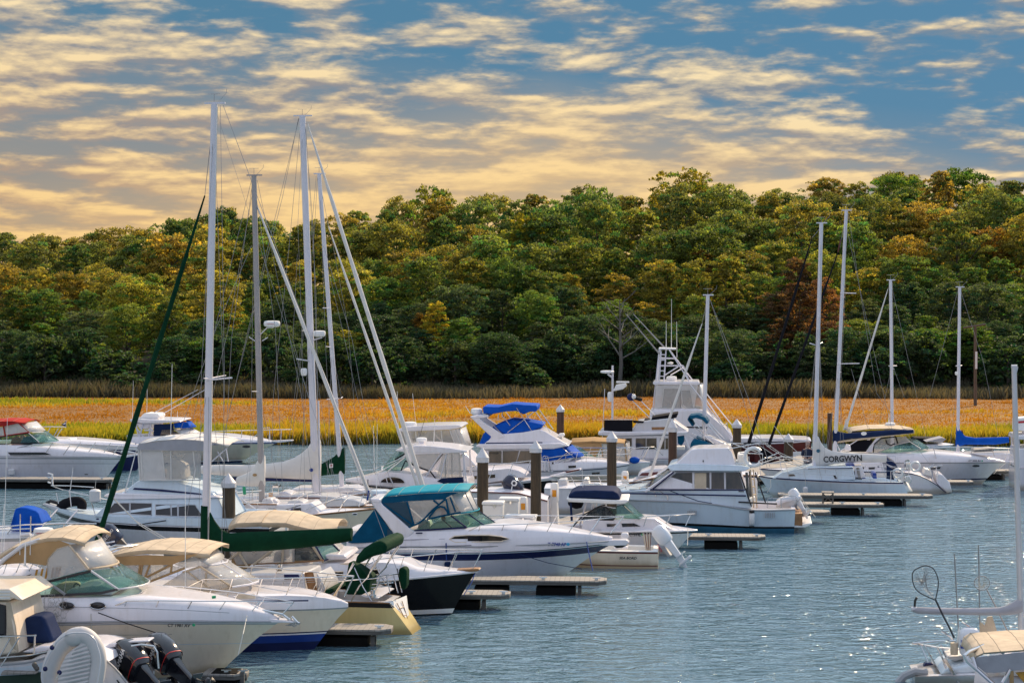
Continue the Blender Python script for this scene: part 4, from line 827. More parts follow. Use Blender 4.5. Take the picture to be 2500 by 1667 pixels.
b.lines('navy_stripe', [[(-600, 1003, -1.365), (300, 999, -1.36), (800, 993, -1.28), (1230, 988, -.95)]], .018, 'paint_navy')
b.panel('hatch', [(496, 922, -1.18), (684, 922, -1.12), (688, 966, -1.20), (494, 968, -1.25)], 'canvas_sand', th=.03, proud=.04)
b.panel('side_window', [(-330, 872), (-60, 700), (120, 640), (440, 846), (250, 888)], 'clear_vinyl', lat=-1.0, th=.01); b.tubes('window_frame', [[(-340, 880), (250, 895), (445, 852)], [(120, 640), (445, 850)], [(-60, 700), (120, 640)], [(-10, 690), (250, 890)], [(180, 700), (182, 790)]], .024, 'canvas_sand', lat=-1.02)
b.span('windshield', [(442, 852, 1.0), (130, 642, .88)], 'clear_vinyl', bulge=.45, th=.01); b.tubes('window_frame', [[b.L(442, 852, -1.0) + Vector((.45 * (1 - w * w), 1.0 * (w + 1), 0)) for w in (-1, -.5, 0, .5, 1)], [b.L(130, 642, -.88) + Vector((.45 * (1 - w * w), .88 * (w + 1), 0)) for w in (-1, -.5, 0, .5, 1)]], .028, 'gelcoat'); b.tubes('mullion', [b.L(442, 852, -1.0) + Vector((.40, .7, 0)), b.L(130, 642, -.88) + Vector((.40, .6, 0))], .02, 'gelcoat')
b.z(C2)
b.span('canvas_top', [(1010, 352, 1.15), (1130, 300, 1.2), (1290, 268, 1.22), (1450, 252, 1.22), (1640, 254, 1.22), (1820, 270, 1.2), (1960, 285, 1.12), (2072, 296, 1.0)], 'canvas_sand', crown=.06, drop=.10, wav=.006)
b.panel('canvas_side', [(1040, 392), (1120, 322), (1440, 300), (1700, 312), (1960, 290), (1840, 345), (1700, 398), (1180, 402)], 'canvas_tan', lat=-1.2, th=.02)
b.tubes('canvas_strap', [[(1050, 395), (1350, 560)], [(1385, 400), (1360, 600)], [(1410, 400), (1370, 600)], [(1480, 400), (1420, 560)], [(1700, 395), (1400, 545)], [(1830, 430), (1360, 610)], [(1700, 395), (1690, 470)]], .028, 'canvas_tan', lat=-1.18)
b.panel('clear_panel', [(1180, 402), (1690, 400), (1830, 430), (1360, 610), (1310, 630), (1150, 500)], 'clear_vinyl', lat=-1.15, th=.01); b.panel('clear_panel', [(1830, 430), (1720, 395), (1930, 315), (2040, 400)], 'clear_vinyl', lat=-1.05, th=.01); b.span('front_panel', [(2040, 400, .9), (1930, 312, 1.0)], 'milky_vinyl', bulge=.15)
b.tubes('radar_arch', [[(1315, 630, -1.32), (1190, 450, -1.32), (1085, 290, -1.30), (1090, 262, -1.25), (1160, 232, -1.0), (1360, 205, -.4), (1420, 208, .2), (1480, 250, .9)]], .030, 'stainless', n=8)
b.tubes('grab_rail', [[(930, 300, -.9), (960, 270, -.9), (1180, 226, -.3), (1300, 212, .2)], [(925, 290, -.6), (1140, 205, .5), (1270, 210, .9), (1330, 270, 1.0)]], .022, 'stainless')
b.rail(.52, 1.0, .52, 6, .08, mid=False, fwd=.12, zoff=.28, name='bow_rail')
b.slab('bow_cleat', [cv(p, C3, C2) for p in [(830, 1080), (890, 1035), (910, 1060), (905, 1085), (880, 1075), (850, 1095)]], .05, 'stainless')
b.antenna([(1833, 660, -1.3), (1833, -420, -1.3)], .012)
# ================= gold hulled sailboat, green canvas
b = Boat('sailing_yacht', 'gold hulled sailboat with dark green sail cover and green furled jib', 'sailboat', 960, 53.7, -11, C3)
b.hull([(2055, 1012), (1690, 1000), (1200, 985), (400, 960), (-500, 900), (-1090, 850)], (-900, 1330), 1.22, [(.04, 'hull_black'), (.17, 'hull_black'), (1.02, 'hull_gold'), (1.5, 'antifoul_green')], tf=.50, pw=1.9, rake=.62, wr=.82, deck='gelcoat_grey', camber=.08, rub='teak', rubr=.018, s_c=.20, cock=.35)
tp = [b.L(2050, 1016, -.60), b.L(2230, 1240, -.30), b.L(2238, 940, .60), b.L(2275, 1238, .15)]; 
q = MB(); q.add([tp[0], tp[1], tp[3], tp[2]], [[0, 1, 2, 3], [3, 2, 1, 0]], 'plastic_white'); q.build('transom', b.root, thick=.03); q = MB()
for f0, f1 in ((.25, .25), (.55, .55)): q.tube([lerp(lerp(tp[0], tp[2], f0 + .1), lerp(tp[1], tp[3], f0 + .1), t) - Vector((-.04, .05, 0)) for t in (.08, .85)], .012, 'teak', 5)
for t in (.3, .6, .82): q.tube([lerp(lerp(tp[0], tp[2], .35), lerp(tp[1], tp[3], .35), t) + Vector((.04, -.05, 0)), lerp(lerp(tp[0], tp[2], .65), lerp(tp[1], tp[3], .65), t) + Vector((.04, -.05, 0))], .012, 'teak', 5)
q.build('stern_ladder', b.root, weld=False)
b.slab('cabin', [(-500, 930, .55), (-420, 850, .5), (100, 770, .7), (700, 712, .78), (1185, 704, .8), (1205, 905, .9), (400, 960, .95)], .8, 'gelcoat_grey', bevel=.05)
b.slab('coaming', [(1140, 915), (1140, 770, .72), (1190, 740, .72), (1215, 920)], .78, 'gelcoat', bevel=.05); b.slab('coaming', [(1320, 925), (1310, 700), (1350, 760), (1395, 850), (1395, 925)], .70, 'gelcoat_grey', bevel=.04)
b.panel('companionway_door', [(1195, 705), (1275, 700), (1325, 915), (1245, 920)], 'teak', lat=-.80, th=.03, frame='teak', fr=.02); b.panel('cabin_window', [(980, 720), (1130, 720), (1140, 760), (985, 770)], 'paint_navy', on='cabin', th=.01)
b.slab('winch_base', [(1395, 880), (1445, 875), (1450, 925), (1400, 930)], .9, 'canvas_green', bevel=.03)
# steering pedestal cover, folded bimini, barbecue cover
b.slab('pedestal_cover', [(1612, 930, .35), (1606, 800, .35), (1640, 592, .2), (1700, 604, .2), (1760, 660, .3), (1835, 745, .4), (1862, 765, .4), (1845, 935, .4)], .35, 'canvas_green', bevel=.06)
b.slab('folded_bimini', [(1698, 612), (1720, 540), (1790, 455), (1880, 400), (1960, 378), (2028, 398), (2030, 440), (2020, 505), (1965, 520), (1860, 545), (1760, 605)], 1.0, 'canvas_green', bevel=.10)
b.tubes('bimini_frame', [[(1975, 515), (1880, 660), (1835, 755)], [(1985, 530), (1850, 720)], [(1700, 612), (1560, 830), (1465, 972)], [(1690, 600), (1590, 800), (1480, 970)], [(1700, 650), (1790, 850), (1880, 995)], [(1850, 740), (1750, 840), (1670, 995)]], .016, 'stainless', lat=-.95, both=True)
b.tubes('stern_rail', [[(1540, 790, -.9), (1900, 760, -.85), (2060, 725, -.62), (2140, 715, -.2), (2190, 720, .4)], [(2030, 730, -.62), (2065, 910, -.6)], [(2100, 715, -.3), (2150, 910, -.3)], [(2140, 660, .1), (2190, 905, .1)], [(1960, 760, -.85), (1920, 880, -.85)], [(1880, 820, -.85), (2100, 805, -.5)], [(1870, 855, -.85), (2080, 838, -.55)]], .017, 'stainless')
b.slab('barbecue_cover', [(2150, 700), (2160, 655), (2215, 650), (2235, 690), (2232, 830), (2205, 890), (2170, 850)], .20, 'canvas_green', bevel=.06)
b.tubes('lifelines', [[(-1000, 640, -.5), (300, 800, -1.15), (1000, 790, -1.2), (1640, 760, -1.0)], [(-900, 760, -.6), (300, 862, -1.15), (1000, 815, -1.2), (1600, 780, -1.0)]], .006, 'wire'); b.tubes('stanchion', [[(1310, 820, -1.18), (1250, 925, -1.2)]], .012, 'stainless'); b.tubes('stanchion', [[(980, 790, -1.2), (915, 1010, -1.22)]], .012, 'stainless'); b.tubes('stanchion', [[(1455, 790, -1.1), (1330, 1010, -1.15)]], .012, 'stainless')
b.ball_ = None
q = MB(); q.lathe([(.02, 0), (.09, .02), (.10, .08), (.06, .10), (.075, .2), (.02, .22)], 'stainless', b.L(935, 690, -.75), 12); q.build('winch', b.root)
q = MB(); q.lathe([(.02, 0), (.09, .02), (.10, .08), (.06, .10), (.075, .2), (.02, .22)], 'stainless', b.L(1890, 960, -.85), 12); q.build('winch', b.root)
b.slab('taffrail_fitting', [(1765, 935, .9), (1800, 930, .9), (1950, 960, .85), (1945, 972, .85), (1800, 955, .9)], .9, 'gelcoat', bevel=.01)
b.z(F0)
b.mast((500, 1425), (523, 255), .118, .092, 'mast_white'); b.spreaders([.43], .9, sweep=.2); 
b.tubes('spreader', [(503, 928, -.1), (566, 922, -1.0)], .022, 'mast_white', par=b.M); b.shrouds([.43], .9, 1.1, 1.2)
b.cover('sail_cover', [(497, 1236, 1345, .12), (506, 1240, 1345, .13), (515, 1252, 1345, .13), (524, 1268, 1345, .14), (540, 1290, 1345, .15), (560, 1301, 1346, .16), (600, 1298, 1346, .17), (660, 1296, 1344, .17), (740, 1293, 1337, .16), (800, 1290, 1330, .15), (859, 1288, 1320, .13)], 'canvas_green')
b.tubes('mast_boot', [(500, 1348), (502, 1234)], .13, 'canvas_green', n=10); b.lines('halyard', [[(508.5, 1345, -.16), (531, 262, -.16)]], .010, 'rope_white', par=b.M)
b.furled((500, 478), (238, 1320), .075, 'canvas_green'); b.lines('backstay', [[(545, 258), (980, 1420)]], .007); b.lines('halyard', [[(538, 258, -.05), (548, 930, -.9), (540, 1420, -1.0)]], .006)
b.lines('jib_sheet', [[(278, 1215, -.2), (330, 1270, -.5), (432, 1330, -.9)], [(276, 1216, .1), (340, 1280, 0), (470, 1360, -.5)]], .014, 'rope_white'); b.tubes('forestay_wire', [(523, 262), (500, 478)], .008, 'wire', par=b.M)
b.lines('topping_lift', [[(523, 258), (858, 1290)]], .004)
b.antenna([(8, 1390, 0), (18, 1020, 0)], .011)
# ================= black hulled cruiser
b = Boat('motor_yacht', 'black hulled cruiser with white deck and pale folding bimini behind the green sail cover', 'motor boat', 1090, 56.4, -6, C3)
b.hull([(-290, 875), (700, 850), (1350, 832), (1900, 790), (2240, 760), (2600, 724), (2961, 686)], (2680, 1159), 1.42, [(.03, 'gelcoat'), (.86, 'hull_black'), (.97, 'plastic_white'), (1.5, 'hull_black')], deck=None, rub='gelcoat', rubr=.035)
xs = [-290, 400, 700, 1000, 1350, 1700, 2000, 2200, 2352, 2600, 2800, 2930]
b.loft('foredeck', b.rows(xs, (1.0, [868, 852, 845, 838, 828, 803, 778, 760, 747, 722, 703, 688]), (.96, [780, 775, 770, 768, 764, 752, 738, 725, 716, 702, 693, 682]), (.86, [735, 700, 690, 684, 678, 668, 664, 676, 690, 690, 687, 678]), (.78, [690, 655, 640, 625, 612, 604, 600, 618, 668, 684, 683, 676]), (.4, [670, 640, 622, 602, 588, 570, 560, 576, 640, 670, 676, 670]), (0, [660, 630, 610, 596, 580, 560, 548, 566, 630, 664, 670, 668])), 'gelcoat')
for poly in ([(1360, 694), (1590, 688), (1590, 742), (1362, 746)], [(1765, 672), (1960, 666), (1965, 718), (1770, 724)]): b.panel('cabin_window', [(x, y, -1.28) for x, y in poly], 'dark_glass', th=.03, proud=.04, frame='gelcoat_cream')
b.z(C12)
b.tubes('coaming_trim', [[(300, 1050), (850, 1030), (1230, 1000)]], .022, 'teak', lat=-1.22); b.panel('side_window', [(830, 1012), (820, 850), (1080, 800), (1215, 1005)], 'windshield_dark', lat=-1.12, th=.012, frame='canvas_tan')
b.tubes('mullion', [(1075, 795), (1228, 1028)], .034, 'canvas_sand', lat=-1.14); b.panel('windshield', [(1130, 815, -1.12), (1345, 790, -.2), (1480, 920, -.2), (1235, 1005, -1.12)], 'windshield', th=.012, frame='paint_navy', fr=.025); b.panel('windshield', [(1360, 780, -.1), (1440, 765, .9), (1640, 930, .9), (1500, 920, -.1)], 'clear_vinyl', th=.012, frame='gelcoat')
b.slab('dashboard', [(1180, 1010), (1100, 960), (1300, 920), (1500, 930), (1540, 985)], .95, 'gelcoat', bevel=.05)
b.span('canvas_top', [(-10, 555, 1.15), (90, 520, 1.2), (200, 512, 1.22), (420, 505, 1.22), (420, 512, 1.22), (740, 515, 1.2), (900, 560, 1.15), (1100, 600, 1.0), (1400, 590, .8)], 'canvas_sand', crown=.18, drop=.12)
b.panel('aft_curtain', [(20, 880), (300, 870), (560, 875), (420, 1000), (300, 1045), (200, 1130), (40, 1160)], 'canvas_tan', lat=-1.18, th=.02); b.panel('clear_panel', [(0, 880), (560, 870), (850, 840), (850, 1025), (330, 1040), (100, 1060)], 'clear_vinyl', lat=-1.22, th=.01)
b.tubes('canvas_strap', [[(110, 880), (240, 1090)], [(560, 875), (310, 1060)], [(700, 850), (690, 1030)], [(0, 990), (160, 870)]], .034, 'canvas_sand', lat=-1.24); b.slab('helm_seat', [(560, 1020), (590, 900), (680, 880), (700, 1020)], .5, 'upholstery_dark', bevel=.06); b.slab('helm_seat', [(930, 1000), (920, 910), (1030, 915), (1040, 1000)], .3, 'vinyl_seat', bevel=.05)
b.panel('grab_rail', [(1440, 1042), (1600, 1030), (1600, 1058), (1450, 1066)], 'gelcoat_cream', lat=-1.05, th=.03); b.panel('grab_rail', [(1650, 1036), (1820, 1030), (1830, 1058), (1670, 1062)], 'gelcoat_cream', lat=-1.03, th=.03); b.slab('vent', [(2120, 1060), (2170, 1058), (2170, 1080), (2122, 1082)], .5, 'plastic_white')
b.rail(.62, 1.0, .55, 5, .10, fwd=.15, zoff=.05); b.slab('bow_pulpit', [cv(p, C3, C12) for p in [(2750, 672), (2968, 662), (2990, 672), (2960, 690), (2760, 695)]], .18, 'teak', bevel=.02)
b.z(F0).lines('mooring_line', [[(1160, 1396, 0), (1152, 1420, -.6), (1132, 1452, -.9)]], .014, 'rope_blue')
# ================= number-board boat behind the big cruiser
b = Boat('cruiser', 'white cruiser with a black side stripe and number board seen under the sand canvas', 'motor boat', 60, 55.8, -6, C11)
b.hull([(-1500, 1300), (-400, 1250), (200, 1252), (420, 1240), (560, 1190), (720, 1110)], (600, 1500), 1.2, [(.02, 'mast_silver'), (1.5, 'gelcoat_cream')], deck=None, pw=3)
b.loft('foredeck', b.rows([-1500, -400, 100, 350, 500, 600, 690], (1.0, [1290, 1248, 1248, 1240, 1212, 1172, 1122]), (1.0, [1200, 1185, 1195, 1190, 1165, 1130, 1098]), (.96, [1188, 1172, 1184, 1178, 1152, 1120, 1088]), (.7, [1080, 1060, 1070, 1078, 1080, 1085, 1078]), (0, [1050, 1030, 1045, 1056, 1064, 1068, 1070])), 'gelcoat')
b.panel('side_stripe', [(-1200, 1200), (200, 1200), (420, 1190), (530, 1160), (480, 1215), (380, 1240), (200, 1248), (-1200, 1250)], 'hull_black', lat=-1.19, th=.02, proud=.03)
b.panel('number_board', [(-40, 1258), (258, 1275), (240, 1320), (-60, 1310)], 'canvas_sand', lat=-1.20, th=.02, proud=.02); b.text('5495', 62, 1305, 34, 'letter_black', lat=-1.24, width=140, rot=-4)
b.rail(.70, 1.0, .5, 4, .1, fwd=.2)
# ================= bow with long rail and blue covered console, tan canvas at the far left edge
b = Boat('cruiser', 'white cruiser with long stainless bow rail and bright blue covered console at the left edge', 'motor boat', 150, 59.5, -5, C11)
b.hull([(-1600, 640), (-500, 590), (300, 570), (800, 555), (1100, 545), (1390, 535)], (1260, 800), 1.25, [(.05, 'plastic_grey'), (1.5, 'gelcoat')], deck=None)
b.loft('foredeck', b.rows([-1600, -500, 0, 400, 800, 1200, 1370], (1.0, [640, 590, 578, 566, 555, 543, 536]), (.9, [560, 510, 505, 510, 520, 525, 530]), (.5, [480, 450, 448, 460, 490, 518, 526]), (0, [470, 440, 440, 452, 484, 515, 524])), 'gelcoat_grey')
b.tubes('bow_rail', [[(-700, 440, -1.0), (0, 388, -1.0), (400, 345, -.9), (1000, 325, -.5), (1600, 325, 0), (1000, 318, .5), (0, 370, 1.0)], [(-200, 440, -1.0), (500, 410, -.8)], [(200, 385, -.95), (80, 560, -1.0)], [(340, 165, -.9), (330, 855, -.95)], [(514, 200, -.9), (500, 850, -.95)], [(1070, 345, -.45), (990, 545, -.5)], [(1360, 360, -.2), (1260, 545, -.25)], [(1480, 350, -.1), (1350, 600, -.1)], [(1355, 360, -.2), (1370, 590, -.2)]], .020, 'stainless')
b.slab('console_cover', [(165, 430, .45), (180, 350, .5), (245, 80, .35), (330, 58, .35), (460, 64, .3), (600, 110, .3), (640, 160, .4), (700, 330, .5), (560, 345, .5), (500, 470, .55), (180, 450, .5)], .4, 'canvas_blue', bevel=.09)
b.span('tan_cover', [(-400, 700, 1.1), (-50, 640, 1.1), (120, 612, 1.0), (240, 640, .8), (330, 700, .6)], 'canvas_sand', crown=.15, drop=.2)
b.tubes('horn', [(340, 520, -1.1), (500, 500, -1.1)], .06, 'gelcoat_grey', n=10); b.slab('windscreen', [(880, 545, .6), (960, 440, .5), (1080, 370, .4), (1160, 500, .3), (1000, 550, .5)], .4, 'gelcoat_grey', bevel=.03)
b.antenna([(-20, 1450, -1.4), (40, 460, -1.4), (70, 0, -1.4)], .014)
# ================= pilothouse boat cut off at the lower left, dinghy and twin engines
b = Boat('pilothouse_boat', 'cream pilothouse boat with navy covered engine cut off by the lower left corner', 'motor boat', 60, 45.2, -6, C2)
b.hull([(470, 1300), (300, 1360), (0, 1380), (-900, 1390), (-1700, 1330)], (-1500, 1900), 1.0, [(.10, 'gelcoat'), (.3, 'gelcoat_pale_blue'), (1.5, 'antifoul_green')], s_c=.6, cock=.5, rub='plastic_grey', tf=.9)
b.slab('pilothouse', [(-700, 1380), (-700, 760), (-30, 760, .95), (105, 760, .95), (150, 1000), (190, 1270)], 1.0, 'gelcoat_cream', bevel=.05); b.slab('roof', [(-760, 640), (90, 636), (225, 742), (210, 754), (105, 722), (100, 748), (-760, 750)], 1.05, 'gelcoat_cream', bevel=.04)
for y_ in (660, 690, 720): b.panel('roof_stripe', [(-700, y_), (100, y_ - 2), (100, y_ + 8), (-700, y_ + 10)], 'plastic_white', on='roof', th=.01, proud=.012)
b.panel('cabin_window', [(-300, 800), (-10, 795), (50, 800), (52, 1100), (-10, 1105), (-300, 1100)], 'dark_glass', on='pilothouse', frame='letter_black', fr=.03); b.panel('door_panel', [(60, 770), (105, 770), (160, 1010), (185, 1260), (140, 1262), (75, 1110)], 'canvas_sand', on='pilothouse', th=.02)
b.slab('engine_cover', [(160, 1010, .3), (250, 925, .4), (330, 905, .4), (435, 903, .35), (470, 1000, .35), (530, 1165, .4), (420, 1182, .4), (195, 1172, .45)], .35, 'canvas_navy', bevel=.09)
b.tubes('stern_rail', [[(-300, 1110, -1.15), (360, 1095, -1.15)], [(345, 1100, -1.15), (338, 1275, -1.15)], [(100, 1120, -1.15), (0, 1300, -1.15)], [(190, 1115, -1.15), (10, 1400, -1.15)], [(0, 1315, -1.2), (300, 1290, -1.2), (500, 1245, -1.2)]], .018, 'stainless')
b.slab('seat', [(200, 1265), (390, 1200), (520, 1200), (490, 1260), (380, 1275)], .8, 'gelcoat', bevel=.05); b.slab('swim_platform', [(0, 1490), (20, 1450), (360, 1465), (350, 1480)], 1.1, 'dock_planks', bevel=.02)
q = MB(); [q.ball(b.L(340 + 12 * i, 1385 + 18 * i, -1.2), .06, 'dock_fascia', 8, 6) for i in range(3)]; q.tube([b.L(330, 1370, -1.2), b.L(380, 1440, -1.2)], .03, 'dock_fascia', 5); q.build('cleat', b.root, weld=False)
# inflatable standing on its side
b = Boat('inflatable_dinghy', 'grey inflatable dinghy tipped up on its side with ribbed floor showing', 'dinghy', 190, 42.9, -4, C2)
cl = [(500, 1640, 95), (470, 1500, 100), (505, 1360, 105), (570, 1240, 105), (680, 1130, 105), (800, 1092, 95), (890, 1130, 88), (950, 1220, 85), (975, 1340, 85), (960, 1470, 88), (930, 1640, 90)]
def smooth_path(pts, k=6):
    out = []
    P = [np.array(p, float) for p in pts]; P = [P[0]] + P + [P[-1]]
    for i in range(1, len(P) - 2):
        for t in np.linspace(0, 1, k, endpoint=False): out.append(.5 * ((2 * P[i]) + (-P[i - 1] + P[i + 1]) * t + (2 * P[i - 1] - 5 * P[i] + 4 * P[i + 1] - P[i + 2]) * t * t + (-P[i - 1] + 3 * P[i] - 3 * P[i + 1] + P[i + 2]) * t ** 3))
    return out + [P[-2]]
sp = smooth_path(cl); q = MB(); q.tube([b.L(p[0] + (25 if p[0] < 800 else 0), p[1], 0 + .25 * (p[0] < 700)) for p in sp], [p[2] * .92 * b.mpp() for p in sp], 'hypalon_grey', 18); q.build('tube', b.root, 0, 60)
q = MB(); q.tube([b.L(p[0] - (55 if p[0] < 800 else -18), p[1] - (24 if 1050 < p[1] < 1200 else 0), -.30 + .28 * (p[0] < 700)) for p in sp], .016, 'gelcoat_grey', 6); q.build('rub_strip', b.root)
q = MB(); fl = []
for i in range(49):
    t = i / 48; y = 1140 + 500 * t; xl = float(np.interp(y, [1140, 1190, 1250, 1360, 1500, 1640], [800, 720, 655, 600, 570, 590])); xr = float(np.interp(y, [1140, 1190, 1250, 1340, 1470, 1640], [820, 880, 920, 950, 945, 925])); rib = .045 * abs(math.sin(i * math.pi / 4.0)) * min(1, t * 4)
    fl.append([b.L(xl, y + 40, .0)] + [b.L(lerp(xl, xr, f), y + 40 - 80 * f, -.12 - rib) for f in (.22, .4, .6, .8)] + [b.L(xr, y - 40, .0)])
q.grid(fl, 'hypalon_grey'); q.build('ribbed_floor', b.root, 0, 60)
q = MB(); [q.ball(b.L(x, y, -.30), .055, 'paint_navy', 8, 6) for x, y in ((447, 1425), (588, 1462), (515, 1215))]; q.tube([b.L(588, 1462, -.34), b.L(555, 1530, -.33)], .012, 'rope_white', 5); q.build('handle_patch', b.root, weld=False)
b = Boat('skiff', 'white skiff with two black raised outboard engines below the big express cruiser', 'motor boat', 300, 44.6, -6, C2)
b.hull([(1290, 1600), (1150, 1420), (1010, 1300), (850, 1260), (650, 1240), (420, 1230)], (480, 1800), 1.05, WHITE, tf=.9, rub='plastic_grey', deck=None); b.loft('foredeck', b.rows([440, 650, 850, 1000, 1080], (1., [1232, 1240, 1262, 1300, 1350]), (.7, [1200, 1190, 1200, 1230, 1250]), (0, [1180, 1165, 1165, 1180, 1200])), 'gelcoat')
b.slab('splashwell', [(1010, 1225), (1080, 1178), (1300, 1150), (1470, 1142), (1475, 1160), (1300, 1172), (1120, 1215)], .22, 'gelcoat', bevel=.05)
b.slab('gunwale_tube', [(1000, 1300, .3), (1040, 1280, .3), (1130, 1320, .3), (1220, 1440, .3), (1290, 1580, .3), (1240, 1600, .3), (1150, 1470, .3), (1080, 1390, .3), (1000, 1360, .3)], .9, 'gelcoat', bevel=.08); b.tubes('rub_strip', [(1010, 1375, -.93), (1090, 1420, -.93), (1190, 1580, -.93)], .03, 'rubber_black')
p_ = b.L(1270, 1330, -.45); b.outboard(Vector((p_.x + .30, -.45, p_.z - .62)), 'outboard_black', 62, 1.42, 1, 'YAMAHA', 'letter_white', -38, stripe='paint_red')
p_ = b.L(1590, 1265, .30); b.outboard(Vector((p_.x + .30, .30, p_.z - .62)), 'outboard_black', 62, 1.42, 1, 'YAMAHA', 'letter_white', -38, stripe='paint_red')
b.tubes('guard_rail', [(1300, 1200, -.9), (1400, 1185, -.9), (1520, 1200, -.9), (1555, 1260, -.9), (1570, 1420, -.9)], .022, 'stainless')
# outboard peeking above the tan bimini
b = Boat('inflatable_dinghy', 'white inflatable tender with navy outboard tied beside the grey flybridge boat', 'dinghy', 310, 62.0, -8, C11)
b.hull([(2500, 800), (2200, 790), (1700, 790), (1400, 800)], (1450, 900), .75, WHITE, tf=.9, deck='gelcoat', rub='gelcoat', rubr=.10)
p_ = b.L(2060, 740, -.2); b.outboard(Vector((p_.x - .2, -.2, p_.z - .05)), 'outboard_navy', 50, 1.05, 1, 'SUZUKI', 'letter_white', -10); b.tubes('grab_rail', [[(1600, 800, -.7), (1700, 660, -.7), (1900, 620, -.5), (1960, 640, .2)], [(1600, 850, -.7), (2000, 720, -.7), (2250, 690, -.7)]], .03, 'stainless')
b.slab('spare_engine', [cv(p, C2, C11) for p in [(1460, 200), (1480, 172), (1560, 170), (1580, 200), (1575, 240), (1465, 235)]], .2, 'outboard_white', bevel=.06); b.slab('white_cushion', [cv(p, C2, C11) for p in [(1650, 225), (1720, 205), (1860, 205), (1960, 225), (1930, 245), (1700, 240)]], .5, 'gelcoat', bevel=.05)
# ================= teal canopied cruiser in the middle
b = Boat('motor_yacht', 'white express cruiser with teal canopy and navy hull stripe lettered CT 7740 AP', 'motor boat', 1440, 63.0, -6, F0)
b.hull([(846, 1352), (1000, 1349), (1170, 1350), (1330, 1343), (1440, 1333), (1500, 1325)], (1410, 1384), 1.5, [(.03, 'gelcoat_pale_blue'), (.24, 'paint_navy'), (1.5, 'gelcoat')], deck=None, flare=1.1)
xs = [846, 950, 1050, 1150, 1230, 1300, 1370, 1430, 1495]
b.loft('foredeck', b.rows(xs, (1.0, [1350, 1348, 1348, 1349, 1346, 1343, 1338, 1332, 1325]), (1.0, [1320, 1318, 1317, 1317, 1316, 1314, 1312, 1312, 1316]), (.97, [1316, 1314, 1313, 1313, 1312, 1310, 1309, 1309, 1314]), (.93, [1300, 1298, 1297, 1297, 1297, 1298, 1300, 1304, 1312]), (.80, [1298, 1296, 1294, 1288, 1284, 1289, 1295, 1302, 1311]), (.4, [1296, 1294, 1290, 1283, 1275, 1280, 1289, 1299, 1310]), (0, [1295, 1293, 1289, 1281, 1273, 1279, 1288, 1298, 1309])), 'gelcoat')
b.tubes('rub_rail', [(850, 1337, -1.35), (1000, 1334, -1.5), (1170, 1334, -1.5), (1330, 1329, -1.15), (1440, 1324, -.6), (1498, 1320, -.1)], .022, 'plastic_grey')
b.slab('bow_pulpit', [(1440, 1318), (1530, 1318), (1536, 1324), (1528, 1331), (1470, 1332)], .22, 'gelcoat', bevel=.02)
b.z(C7).reg('CT 7740 AP', -36, 966, 28, 'letter_blue', -1.0, 185, sticker=(168, 953, 'cyan_plastic')); b.slab('anchor', [(560, 968), (650, 945), (690, 960), (640, 985), (590, 990)], .08, 'rubber_black', bevel=.02)
b.z(C10)
pts = [(1470, 1145), (1545, 1100), (1760, 1085), (2060, 1085), (2250, 1105), (2380, 1140), (2250, 1180), (1560, 1192)]
b.panel('side_window', pts, 'curtained_glass', lat=-1.44, th=.04, proud=.03, frame='gelcoat_cream', fr=.02); b.panel('side_window', [(1745, 1102), (1965, 1098), (1965, 1172), (1745, 1176)], 'dark_glass', lat=-1.49, th=.02, proud=.01)
b.lines('style_line', [[(520, 1165, -1.47), (1400, 1145, -1.46)], [(560, 1275, -1.51), (1800, 1240, -1.50)]], .008, 'paint_navy'); b.tubes('grab_rail', [(960, 1057, -1.42), (1060, 1055, -1.42)], .02, 'paint_navy')
b.panel('radar_arch', [(255, 540), (400, 545), (470, 640), (880, 1000), (940, 1040), (820, 1160), (520, 1165), (612, 1110), (615, 1050), (345, 690)], 'gelcoat', lat=-1.38, th=.20, both=True, bevel=.04); b.slab('arch_top', [(262, 535), (420, 540), (440, 590), (400, 610), (300, 600)], 1.40, 'gelcoat', bevel=.04)
b.slab('navigation_light', [(385, 570, .2), (425, 560, .2), (432, 600, .2), (380, 640, .2)], .2, 'plastic_white', bevel=.02)
b.span('canvas_top', [(470, 590, 1.18), (455, 540, 1.25), (500, 505, 1.28), (700, 480, 1.3), (1000, 455, 1.3), (1300, 440, 1.3), (1520, 430, 1.3), (1750, 425, 1.15)], 'canvas_aqua', crown=.09, wav=.006)
b.panel('canvas_side', [(440, 600), (455, 545), (500, 512), (1000, 465), (1500, 440), (1640, 440), (1500, 480), (1430, 520), (1400, 548), (850, 575), (520, 605)], 'canvas_teal', lat=-1.31, th=.02)
b.panel('side_curtain', [(440, 600), (520, 603), (830, 580), (925, 930), (830, 985), (780, 930)], 'teal_mesh', lat=-1.30, th=.012); b.panel('clear_panel', [(830, 580), (1400, 550), (1080, 860), (925, 930)], 'clear_vinyl', lat=-1.30, th=.01); b.panel('clear_panel', [(1400, 550), (1480, 500), (1640, 745), (1180, 830), (1110, 850)], 'clear_vinyl', lat=-1.24, th=.01)
for l in ([(820, 985), (1000, 910), (1090, 840), (1200, 720), (1400, 550)], [(1225, 560), (1305, 625)], [(1400, 540), (1420, 560), (1465, 780)], [(1130, 850), (1300, 810), (1640, 745)], [(1160, 820), (1260, 690), (1330, 655), (1390, 670), (1440, 740), (1450, 790)], [(440, 605), (930, 945)], [(1480, 520), (1560, 735)], [(825, 580), (930, 930)]): b.tubes('canvas_strap', l, .030, 'canvas_teal', lat=-1.33)
b.span('front_panel', [(1640, 748, 1.08), (1560, 600, 1.15), (1500, 470, 1.2)], 'milky_vinyl', bulge=.42, th=.01); b.span('canvas_seam', [(1650, 762, 1.08), (1640, 745, 1.08)], 'canvas_aqua', bulge=.44)
